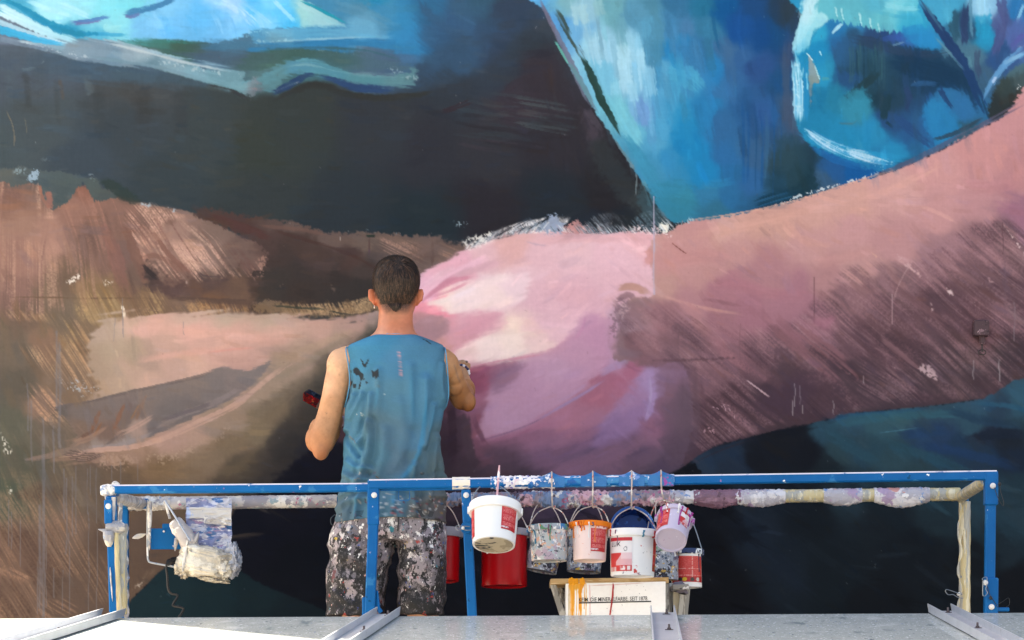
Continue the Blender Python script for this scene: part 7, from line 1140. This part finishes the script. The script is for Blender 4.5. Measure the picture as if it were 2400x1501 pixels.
def polyd(U, V, Pn):
    Pn = crom(Pn, False, 5); d2 = np.full(U.shape, 1e9)
    for i in range(len(Pn)-1):
        ax, ay = Pn[i]; ex, ey = Pn[i+1]-Pn[i]; l2 = ex*ex+ey*ey+1e-9; t = np.clip(((U-ax)*ex+(V-ay)*ey)/l2, 0, 1); d2 = np.minimum(d2, (U-ax-t*ex)**2+(V-ay-t*ey)**2)
    return np.sqrt(d2)
ang = np.linspace(0, 2*np.pi, nc, endpoint=False); UU = np.zeros((len(vv), nc)); VV = np.zeros_like(UU); DD = np.zeros_like(UU); e = 2.7
for j, v in enumerate(vv):
    l_, r_, dp, dd = rows[j]; cx = np.sign(np.cos(ang))*np.abs(np.cos(ang))**(2/e); sy = np.sign(np.sin(ang))*np.abs(np.sin(ang))**(2/e); UU[j] = (l_+r_)/2+cx*(r_-l_)/2; hem = (9*np.clip(np.abs(UU[j]-925)/120., 0, 1)**2-4)*np.clip((v-1150)/72., 0, 1); neck = 0
    VV[j] = v+hem+np.where(sy > 0, 1, 0)*0; DD[j] = dd+sy*dp
    if v < 800: VV[j] += (sy < 0)*(4.5*(1-np.clip(np.abs(UU[j]-928)/46., 0, 1)**2))*(800-v)/14.
disp = np.zeros_like(UU); bk = DD < .02
for Pn, w, h_ in FOLD: dd_ = polyd(UU, VV, Pn); disp += 1.7*h_*np.exp(-(dd_/(w*.8))**2)-.7*h_*np.exp(-((dd_-w*1.7)/(w*.8))**2)
rdg_ = np.abs(vnoise(UU/15.+VV/40.+7, VV/30.-UU/60.)-.5)*2; disp += .007*(.4-rdg_)*np.clip((VV-930)/160, .12, 1)+.008*(vnoise(UU/26.+3, VV/60.+9)-.5)*np.clip((VV-880)/150, .1, 1)+.004*(vnoise(UU/9., VV/22.)-.5)*np.clip((VV-960)/150, .08, 1)
g = G(); rings = []
for j in range(len(vv)):
    ring = []
    for i in range(nc):
        k_ = max(0., -math.sin(ang[i]))**.6*.9+.1; ring.append(P(UU[j, i], VV[j, i], DM)+Vector((math.cos(ang[i])*disp[j, i]*.5, DD[j, i]-disp[j, i]*k_, 0)))
    rings.append(ring)
lip = [[p+Vector((0, 0, dz_))+(man.location-p)*Vector((1, 1, 0)).to_3d().length*0 for p in rings[-1]] for dz_ in ()]
inn = []
for q, up in ((rings[-1], 0.0), (rings[-1], .03)):
    c = sum(q, Vector())/len(q); inn.append([c+(p-c)*.975+Vector((0, 0, up)) for p in q])
g.loft(rings+inn, caps=False); n_sh = len(vv)*nc
# cloth colour: sun-faded blue, greyer and paint-stiff below, light on the folds painted in
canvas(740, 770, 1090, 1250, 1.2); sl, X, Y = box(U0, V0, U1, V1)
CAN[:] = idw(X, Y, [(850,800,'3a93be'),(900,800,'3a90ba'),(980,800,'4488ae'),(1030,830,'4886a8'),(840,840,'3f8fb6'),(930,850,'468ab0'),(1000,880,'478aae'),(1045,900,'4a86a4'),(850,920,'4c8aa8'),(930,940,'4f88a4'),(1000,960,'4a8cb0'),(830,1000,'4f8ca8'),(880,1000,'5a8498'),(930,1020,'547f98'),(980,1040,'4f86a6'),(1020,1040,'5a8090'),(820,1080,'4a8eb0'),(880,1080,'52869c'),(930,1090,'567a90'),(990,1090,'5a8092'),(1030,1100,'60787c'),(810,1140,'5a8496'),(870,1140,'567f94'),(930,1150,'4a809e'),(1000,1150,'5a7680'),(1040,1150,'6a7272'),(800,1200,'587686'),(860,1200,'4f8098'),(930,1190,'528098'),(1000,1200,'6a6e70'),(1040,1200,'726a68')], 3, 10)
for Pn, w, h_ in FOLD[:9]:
    if h_ > 0: stroke(Pn, w*1.5, '3f98c0', .35, .15, soft=.9, taper=(.3, .3))  # folds brightened in the cloth colour, as if catching light
stroke([(998,905),(997,980),(985,1060),(960,1110),(935,1140)],[8,14,16,18,14],'2f94c8',.55,.2,soft=.7,taper=(.3,.1)); stroke([(945,1030),(940,1100)],16,'4a7c96',.4,.3,soft=.9)  # highlight of the long fold, painted in brighter blue
k5 = lambda L_: [(680+x/5., 840+y/5.) for x, y in L_]
for L_ in [[(770,150),(800,140),(830,185),(865,215),(872,260),(850,300),(832,292),(822,240),(790,232),(762,190)],[(970,180),(1000,205),(1030,190),(1052,168),(1060,250),(1040,275),(1020,290),(1010,260),(985,270),(974,240)],[(840,45),(868,78),(892,108),(938,48),(914,118),(892,152),(862,104)],[(695,290),(750,298),(735,335),(700,335)],[(756,340),(795,332),(790,372),(765,385)],[(832,318),(845,320),(830,380),(812,392)],[(905,310),(930,325),(915,335)],[(880,275),(888,280),(870,300)],[(720,165),(735,180),(728,190)]]: poly(k5(L_), '33383c', .8, 1.2, 3, .96)
for L_ in [[(1550,1200),(1580,1215),(1575,1222)],[(1590,1220),(1625,1235),(1660,1270),(1620,1250)]]: poly([(680+x/5., 560+y/5.) for x, y in L_], '26343c', .8, .8, 3, .9)
for x, y in [(1112,465),(845,680),(862,690),(870,700),(850,705),(790,690)]: stroke(k5([(x,y),(x+6,y+6)]),3.2,'dce0d4',.9,0,taper=(0,0))
for k in range(60): x = 935+.08*k*.9; stroke([(938+k*.08,829+k*1.05),(939.6+k*.08,829.3+k*1.05)],1.3+.6*RS.rand(),'d89ca4',.85 if RS.rand() > .3 else .1,0,taper=(0,0))
stroke(k5([(700,920),(760,985),(825,1050)]),4,'8a7468',.6,.2); stroke(k5([(1050,360),(1075,390)]),5,'6f7a7c',.6,.2); stroke(k5([(1010,310),(1040,330),(1050,400)]),14,'5a8496',.5,.3)
for k in range(260):
    x = 785+RS.rand()*262; y = 1085+RS.rand()**.6*140; y = min(y, 1222)
    w = .25+.75*((x-785)/262.)
    if RS.rand() > w*(y-1070)/150.: continue
    stroke([(x,y),(x+RS.randn()*5,y+RS.randn()*4)],RS.uniform(1.6,5),['3a3234','c8b8a8','8a5a40','7a5a78','e0dcd4','b8864a','4a3a40','9a8a80'][RS.randint(8)],.75,.1,taper=(0,0))
for k in range(70):
    x = 880+RS.rand()*165; y = 1172+RS.rand()*45; stroke([(x,y),(x+RS.randn()*7,y+RS.randn()*3)],RS.uniform(2,5),['d8dce0','c86a70','2f88c0','e8e4e0','8a3a44'][RS.randint(5)],.7,.2,taper=(0,0))
CAN[:] *= (1+.05*(vnoise(X/2., Y/2.)-.5)+.08*(vnoise(X/30., Y/40.)-.5))[..., None]
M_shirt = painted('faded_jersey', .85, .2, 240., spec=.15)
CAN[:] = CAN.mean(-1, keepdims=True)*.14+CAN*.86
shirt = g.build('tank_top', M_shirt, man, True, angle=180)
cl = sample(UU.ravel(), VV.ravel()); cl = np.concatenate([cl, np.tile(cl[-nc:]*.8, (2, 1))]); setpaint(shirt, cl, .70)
# hems at neck and armholes
hm = plain('jersey_hem', '4a8db2', .85, .1, 60)
g = G(); q = [p+Vector((0, 0, .001)) for p in rings[0]][::6]; g.tube(q+[q[0]], .0028, 8); g.build('neck_binding', hm, shirt, True)
for s_, pts in ((-1, [(813, 815, -.02), (814, 830, -.085), (819.5, 862, -.085), (822, 900, -.075), (816, 935, -.06), (808, 956, -.02)]), (1, [(1043, 817, -.02), (1046, 832, -.085), (1049, 862, -.085), (1051.5, 900, -.075), (1052, 935, -.06), (1045, 955, -.02)])):
    g = G(); g.tube(smooth([P(u, v, DM)+Vector((0, dd, 0)) for u, v, dd in pts], 6), .0022, 8); g.build('arm_binding', hm, shirt, True)
# ---- shorts
g = G()
g.loft([ell(u, v, ru, dp, DM, 36, 2.5) for u, v, ru, dp in [(915, 1168, 122, .118), (915, 1200, 126, .126), (914, 1225, 130, .132), (912, 1250, 134, .132), (910, 1272, 134, .12)]])
for pts in ([(851, 1225, 66, .115), (849, 1260, 80, .125), (845, 1300, 77.5, .125), (838, 1350, 73, .12), (834, 1400, 71.5, .118), (832, 1445, 71, .116)], [(984, 1225, 60, .115), (988, 1260, 59, .122), (990, 1300, 57.5, .122), (988, 1350, 58, .118), (988, 1400, 57.5, .115), (988, 1443, 55.5, .112)]):
    q = crom3(pts, 5); g.loft([ell(a, b, c, dpt, DM+.004, 32, 2.4) for a, b, c, dpt in q])
M_short, nt_, b_ = newmat('spattered_canvas')
f1 = nz(nt_, 5, 5, .6, (2, 1, 0)); f2 = nz(nt_, 70, 4, .75); f3 = nz(nt_, 22, 5, .7, (5, 5, 5))
cur = mixc(nt_, ramp(nt_, f3.outputs[0], .40, .62), lin('111012'), lin('2e2b2d')); cur = mixc(nt_, ramp(nt_, f2.outputs[0], .5, .66), cur, lin('5f5a5c'))
tc = N(nt_, 'ShaderNodeTexCoord'); sx = N(nt_, 'ShaderNodeSeparateXYZ'); nt_.links.new(tc.outputs['Object'], sx.inputs[0])
hgt = N(nt_, 'ShaderNodeMapRange'); nt_.links.new(sx.outputs[2], hgt.inputs['Value']); hgt.inputs['From Min'].default_value = .45; hgt.inputs['From Max'].default_value = .84; hgt.inputs['To Min'].default_value = -.05; hgt.inputs['To Max'].default_value = .055
for i, (c, s_, th, hw) in enumerate([('6e666a', 12, .52, 1.1), ('9a8e90', 15, .57, 1.1), ('5a6a80', 11, .63, .3), ('c8c0bc', 17, .63, 1.2), ('6a3a3e', 13, .645, .2), ('8a8088', 30, .6, .6), ('2f7f8a', 24, .645, .4), ('121113', 24, .56, -1.4), ('b8a4a8', 22, .63, .5), ('a83a34', 34, .655, .1), ('e8e4de', 34, .645, 1), ('2f4a98', 36, .66, -.1), ('c8a840', 44, .68, .3), ('161617', 52, .585, -.6), ('d8a8a0', 55, .675, .2), ('efece8', 70, .65, .4), ('111113', 90, .61, -.5), ('c8c2c4', 120, .66, .4)]):
    f = nz(nt_, s_, 5, .62, (i*3.1, i*7.7, i*1.9), (1, 1, .75)); ad = N(nt_, 'ShaderNodeMath', operation='MULTIPLY_ADD'); nt_.links.new(hgt.outputs[0], ad.inputs[0]); ad.inputs[1].default_value = hw; nt_.links.new(f.outputs[0], ad.inputs[2]); cur = mixc(nt_, ramp(nt_, ad.outputs[0], th, th+.03), cur, lin(c))
nt_.links.new(cur, b_.inputs['Base Color']); b_.inputs['Roughness'].default_value = .7; bump(nt_, b_, f3.outputs[0], .5, .004)
shorts = g.build('shorts', M_short, man, True); remesh(shorts, .005, 5, .5)
me = shorts.data; co = np.zeros(len(me.vertices)*3, np.float32); me.vertices.foreach_get('co', co); co = co.reshape(-1, 3); no = np.zeros_like(co).ravel(); me.vertices.foreach_get('normal', no); no = no.reshape(-1, 3)
wx = co[:, 0]*KM**-1; d_ = .018*(vnoise(co[:, 0]*18+co[:, 2]*14, co[:, 2]*22-co[:, 1]*6)-.5)+.014*(vnoise(co[:, 0]*9-co[:, 2]*16+5, co[:, 2]*7+co[:, 1]*9)-.5)+.003*(vnoise(co[:, 0]*60, co[:, 2]*50)-.5)
vz = 1700-(co[:, 2]+BASE[man.name].z-CAMZ)*7100/DM; rdg = .5-np.abs(vnoise(co[:, 0]*14+co[:, 2]*20+3, co[:, 2]*12-co[:, 0]*16)-.5)*2; d_ = d_*.45+.009*(rdg-.25); d_ = d_*sstep(1225, 1262, vz)
co += no*d_[:, None]; me.vertices.foreach_set('co', co.ravel()); me.update()
g = G(); sq = P(934, 1212, DM-.138); g.tube([P(934, 1204, DM-.134), P(933.5, 1222, DM-.136), P(932, 1245, DM-.132)], .0022, 6); g.build('seam', M_black, shorts, True)
g = G(); g.tube(smooth([P(786, 1206, DM-.05), P(776, 1215, DM-.06), P(776, 1228, DM-.06), P(782, 1232, DM-.05)]), .0016, 6); g.build('drawcord', plain('cord_grey', '3a444a', .6), shorts, True)
# ---- shoes
for u in (838, 992):
    x = P(u, 1700, DM).x; z = dz(x)+.003; g = G(); rr_ = []
    for y_, w, h_ in ((-.10, .03, .05), (-.085, .04, .075), (-.03, .044, .085), (.03, .045, .075), (.09, .048, .055), (.15, .042, .04), (.18, .022, .028)): rr_.append([Vector((x+w*math.cos(a), DM+y_, z+max(0, h_*.5+h_*.5*math.sin(a)))) for a in np.linspace(0, 2*np.pi, 16, endpoint=False)])
    g.loft(rr_); g.build('shoe', splat('spattered_shoe', '3a3a3e', [('d8d4d0', 30, .6), ('6a7a90', 26, .64)], .6), man, True)
# ---- hair: cap plus short strands fanning from the whorl
M_hair, nt_, b_ = newmat('dark_brown_hair'); f = nz(nt_, 160, 4, .7); nt_.links.new(mixc(nt_, ramp(nt_, f.outputs[0], .35, .72), lin('120d0a'), lin('3a2a20')), b_.inputs['Base Color']); b_.inputs['Roughness'].default_value = .55; b_.inputs['Specular IOR Level'].default_value = .25
HA = np.array(HR)
def scalp(v, a, off):
    ru, dp, dd = [np.interp(v, HA[:, 0], HA[:, k]) for k in (1, 2, 3)]; k = (DM+dd)/7100.
    return P(HU, v, DM+dd)+Vector((math.cos(a)*(ru*k+off), math.sin(a)*(dp+off), off*.6*max(0, (640-v)/40.)))
def hairline(a):
    s_ = -math.sin(a); x = abs(math.cos(a))
    if s_ > 0: return 715-5*x-44*max(0, (x-.68)/.32)**1.4+5*max(0, 1-x*4)     # back and sides
    return 680-34*min(1, -s_*2.2)                                              # over the ears to the brow
g = G(); nv_, na = 34, 72; v_ = []; 
for j in range(nv_):
    for i in range(na):
        a = 2*math.pi*i/na; hl = hairline(a); t = j/(nv_-1); v = 601.5+(hl-601.5)*t; v_.append(scalp(v, a, .006*(1-.75*max(0, (t-.75)/.25))))
f = [(j*na+i, j*na+(i+1) % na, (j+1)*na+(i+1) % na, (j+1)*na+i) for j in range(nv_-1) for i in range(na)]; f.append(tuple(range(na))[::-1]); g.add(v_, f); hair = g.build('hair', M_hair, man, True, angle=180)
g = G(); rs = random.Random(5); wv, wa = 622, -math.pi/2+.22; W0 = scalp(wv, wa, .006); sv = []; sf = []
for k in range(11000):
    a = rs.random()*2*math.pi; hl = hairline(a)+abs(rs.gauss(0, 7)); t = rs.random()**.75; v = 602+(hl-602)*t
    r0 = scalp(v, a, .004); cc = P(HU, 665, DM+.012); nn = (r0-cc).normalized(); away = (r0-W0); away -= nn*away.dot(nn); dn = Vector((0, 0, -1))-nn*(-nn.z)
    if away.length < .002: continue
    w = min(1, away.length/.07); sw = nn.cross(away.normalized()); dr = (away.normalized()*(1.15-w)+dn*(.3+w*1.1)+sw*.45*(1-w)+Vector((rs.gauss(0, .1), rs.gauss(0, .1), rs.gauss(0, .06)))); dr -= nn*dr.dot(nn)*.9
    if dr.length < 1e-4: continue
    dr.normalize(); ln = (.024+.016*rs.random())*(1 if t < .8 else .55); sd2 = dr.cross(nn).normalized()*(.0008+.0005*rs.random()); lf = .0018+.0022*rs.random()
    p0 = r0; p1 = r0+dr*ln*.5+nn*lf; p2 = r0+dr*ln+nn*(lf*.6)-nn*ln*ln*2.2
    b = len(sv); sv += [p0-sd2, p0+sd2, p1+sd2, p1-sd2, p2]; sf += [(b, b+1, b+2, b+3), (b+3, b+2, b+4)]
for k in range(700):        # the tail low on the neck
    u = 926+rs.gauss(0, 9); v = 716+rs.random()*14; x = (u-HU)/42.; a = -math.acos(max(-.9, min(.9, x))); r0 = scalp(min(v, 731), a, .004); dr = Vector((-(u-931)*.0011+rs.gauss(0, .006)*.3, -.002, -.022-.012*rs.random())); sd2 = Vector((.0008, 0, 0)); b = len(sv); sv += [r0-sd2, r0+sd2, r0+dr*.5+sd2+Vector((0, -.003, 0)), r0+dr*.5-sd2+Vector((0, -.003, 0)), r0+dr]; sf += [(b, b+1, b+2, b+3), (b+3, b+2, b+4)]
g.add(sv, sf)
me = bpy.data.meshes.new('hair_strands'); me.from_pydata([tuple(p-BASE[man.name]) for p in sv], [], sf); me.materials.append(painted('hair_strand', .5, 0, spec=.3)); hs_ = bpy.data.objects.new('hair_strands', me); COL.objects.link(hs_); hs_.parent = hair; hs_['kind'] = 'stuff'
rn = np.random.RandomState(9); kk = rn.rand(len(sv)//5)**1.6; sc3 = np.array([.085, .062, .048])+kk[:, None]*np.array([.27, .19, .135]); setpaint(hs_, np.repeat(sc3, 5, 0), 1.)
# stubble of the beard along the jaw
for s_ in (-1, 1):
    g = G(); rings_ = []
    for v, a0, a1 in ((705, .25, .5), (718, .2, .8), (730, .25, 1.2), (740, .4, 1.5)):
        rings_.append([scalp(v, math.pi/2-s_*(math.pi/2-(a0+(a1-a0)*i/9.)), .0012) for i in range(10)])
    g.loft(rings_, False, False); g.build('beard', M_hair, man, True)
for s_ in (-1, 1):
    g = G(); g.ball(P(HU+s_*20, 678, DM+.103), .011, .009, .009, 12, 8); g.build('eye', plain('eye_white', 'd8d4ce', .25, .02, bs=0), man, True)
g = G(); c = P(877.5, 720, DM+.008); g.tube([c+Vector((0, .006*math.cos(t), .0062*math.sin(t))) for t in np.linspace(0, 6.28, 14)], .0016, 6); g.build('earring', plain('silver', 'd8d8d4', .25, .02, metal=1, bs=0), man, True)
# ---- brushes and the little tray held in the left hand
M_tip2 = splat('navy_loaded_bristles', '1e2638', [('39465e', 40, .55), ('c8ccd4', 60, .68), ('0e1420', 40, .6)], .3, bs=.4)
def brush(label, head, tail, w, cols, tipcol, two=False, sg=1):
    t = (tail-head).normalized(); root = thing('paint_brush', label, 'paint brush', head, None); up = Vector((0, -1, 0)); s_ = t.cross(up).normalized(); ln = (tail-head).length
    g = G(); g.beam(head+t*.065, head+t*.10, w*1.02, .016, up, .003); g.build('ferrule', splat('smeared_ferrule', '5a4a44', [('9a8f88', 20, .52), ('e0e0e4', 30, .66), ('7a4a3a', 24, .6)], .35), root)
    g = G(); g.tube([head+t*.10, head+t*.13, head+t*.17, tail-t*.02, tail], [w*.34, w*.22, .0075, .0085, .006], 10); g.build('handle', plain('varnished_handle', '9a7a54', .4), root, True)
    g = G(); rs_ = random.Random(3); v_ = []; f_ = []
    for i in range(300):
        a = (rs_.random()-.5)*w; b = (rs_.random()-.5)*.016; p0 = head+t*.068+s_*a+up*b; p1 = head+t*(.034*rs_.random()**1.3+.012*(2*a/w)**2)+s_*a*1.0+up*b*1.2+Vector((rs_.gauss(0, .001), 0, rs_.gauss(0, .001))); sd2 = s_*.0012+up*.0008; k = len(v_); v_ += [p0-sd2, p0+sd2, p1+sd2*.6, p1-sd2*.6]; f_.append((k, k+1, k+2, k+3))
    g.add(v_, f_, 0); v2 = [p+s_*w*.0 for p in v_]
    g.m = [1 if two and i < 600 and ((g.v[q[0]]-head).dot(s_)*sg) > w*.18 else 0 for i, q in enumerate(g.f)]; g.beam(head+t*.05, head+t*.068, w*.7, .008, up, .003); o = g.build('bristles', [tipcol, M_tip2], root); return root
M_tip = splat('red_loaded_bristles', '7a1a18', [('b81c22', 60, .53), ('3a1c1e', 50, .55), ('a86038', 70, .62), ('1e2638', 40, .6)], .3, bs=.4)
SGN = 1 if ((P(818, 984, DM+.24)-P(708, 922, DM+.17)).cross(Vector((0, -1, 0)))).z > 0 else -1
brush('wide brush loaded with red and navy paint held in left hand', P(711, 922, DM+.17), P(821, 984, DM+.24), .047, None, M_tip, True, SGN)
brush('brush in right hand reaching forward to the pink passage', P(1086, 846, WALLD-.03), P(1077, 872, DM+.36), .04, None, splat('pink_loaded_bristles', 'd8a0a8', [('8a5a80', 40, .56), ('f0d8d8', 40, .6)], .35))
ty = thing('paint_tray', 'lavender-smeared mixing tray held behind the painter beside left hand', 'tray', P(815, 985, DM+.26))
g = G(); a = P(793, 992, DM+.25); b = P(850, 985, DM+.25); g.beam(a, b, .16, .012, (.1, 0, 1), .003); g.beam(a+Vector((0, -.08, .004)), b+Vector((0, -.08, .004)), .006, .022, (0, 0, 1), .001); g.beam(P(800, 978, DM+.36), P(850, 972, DM+.36), .006, .06, (0, 0, 1), .001); g.build('tray', splat('lavender_tray', 'b4b0d0', [('8fa0c4', 16, .54), ('dcd8e8', 20, .58), ('7a6a90', 24, .64)], .4), ty)
# wristband of the right hand
g = G(); c = P(1079, 876, DM+.325); ax = Vector((.02, .9, .3)).normalized(); s1 = ax.cross(Vector((0, 0, 1))).normalized(); s2 = ax.cross(s1); wb = thing('bracelet', 'navy and white bead bracelet on right wrist', 'bracelet', c)
for i in range(22):
    t = 2*math.pi*i/22; g.ball(c+(s1*math.cos(t)+s2*math.sin(t))*.032, .006, .006, .006, 8, 6, None, i % 3 == 0)
g.build('beads', [plain('navy_bead', '1c2450', .3), plain('white_bead', 'd8d4dc', .3)], wb, True)
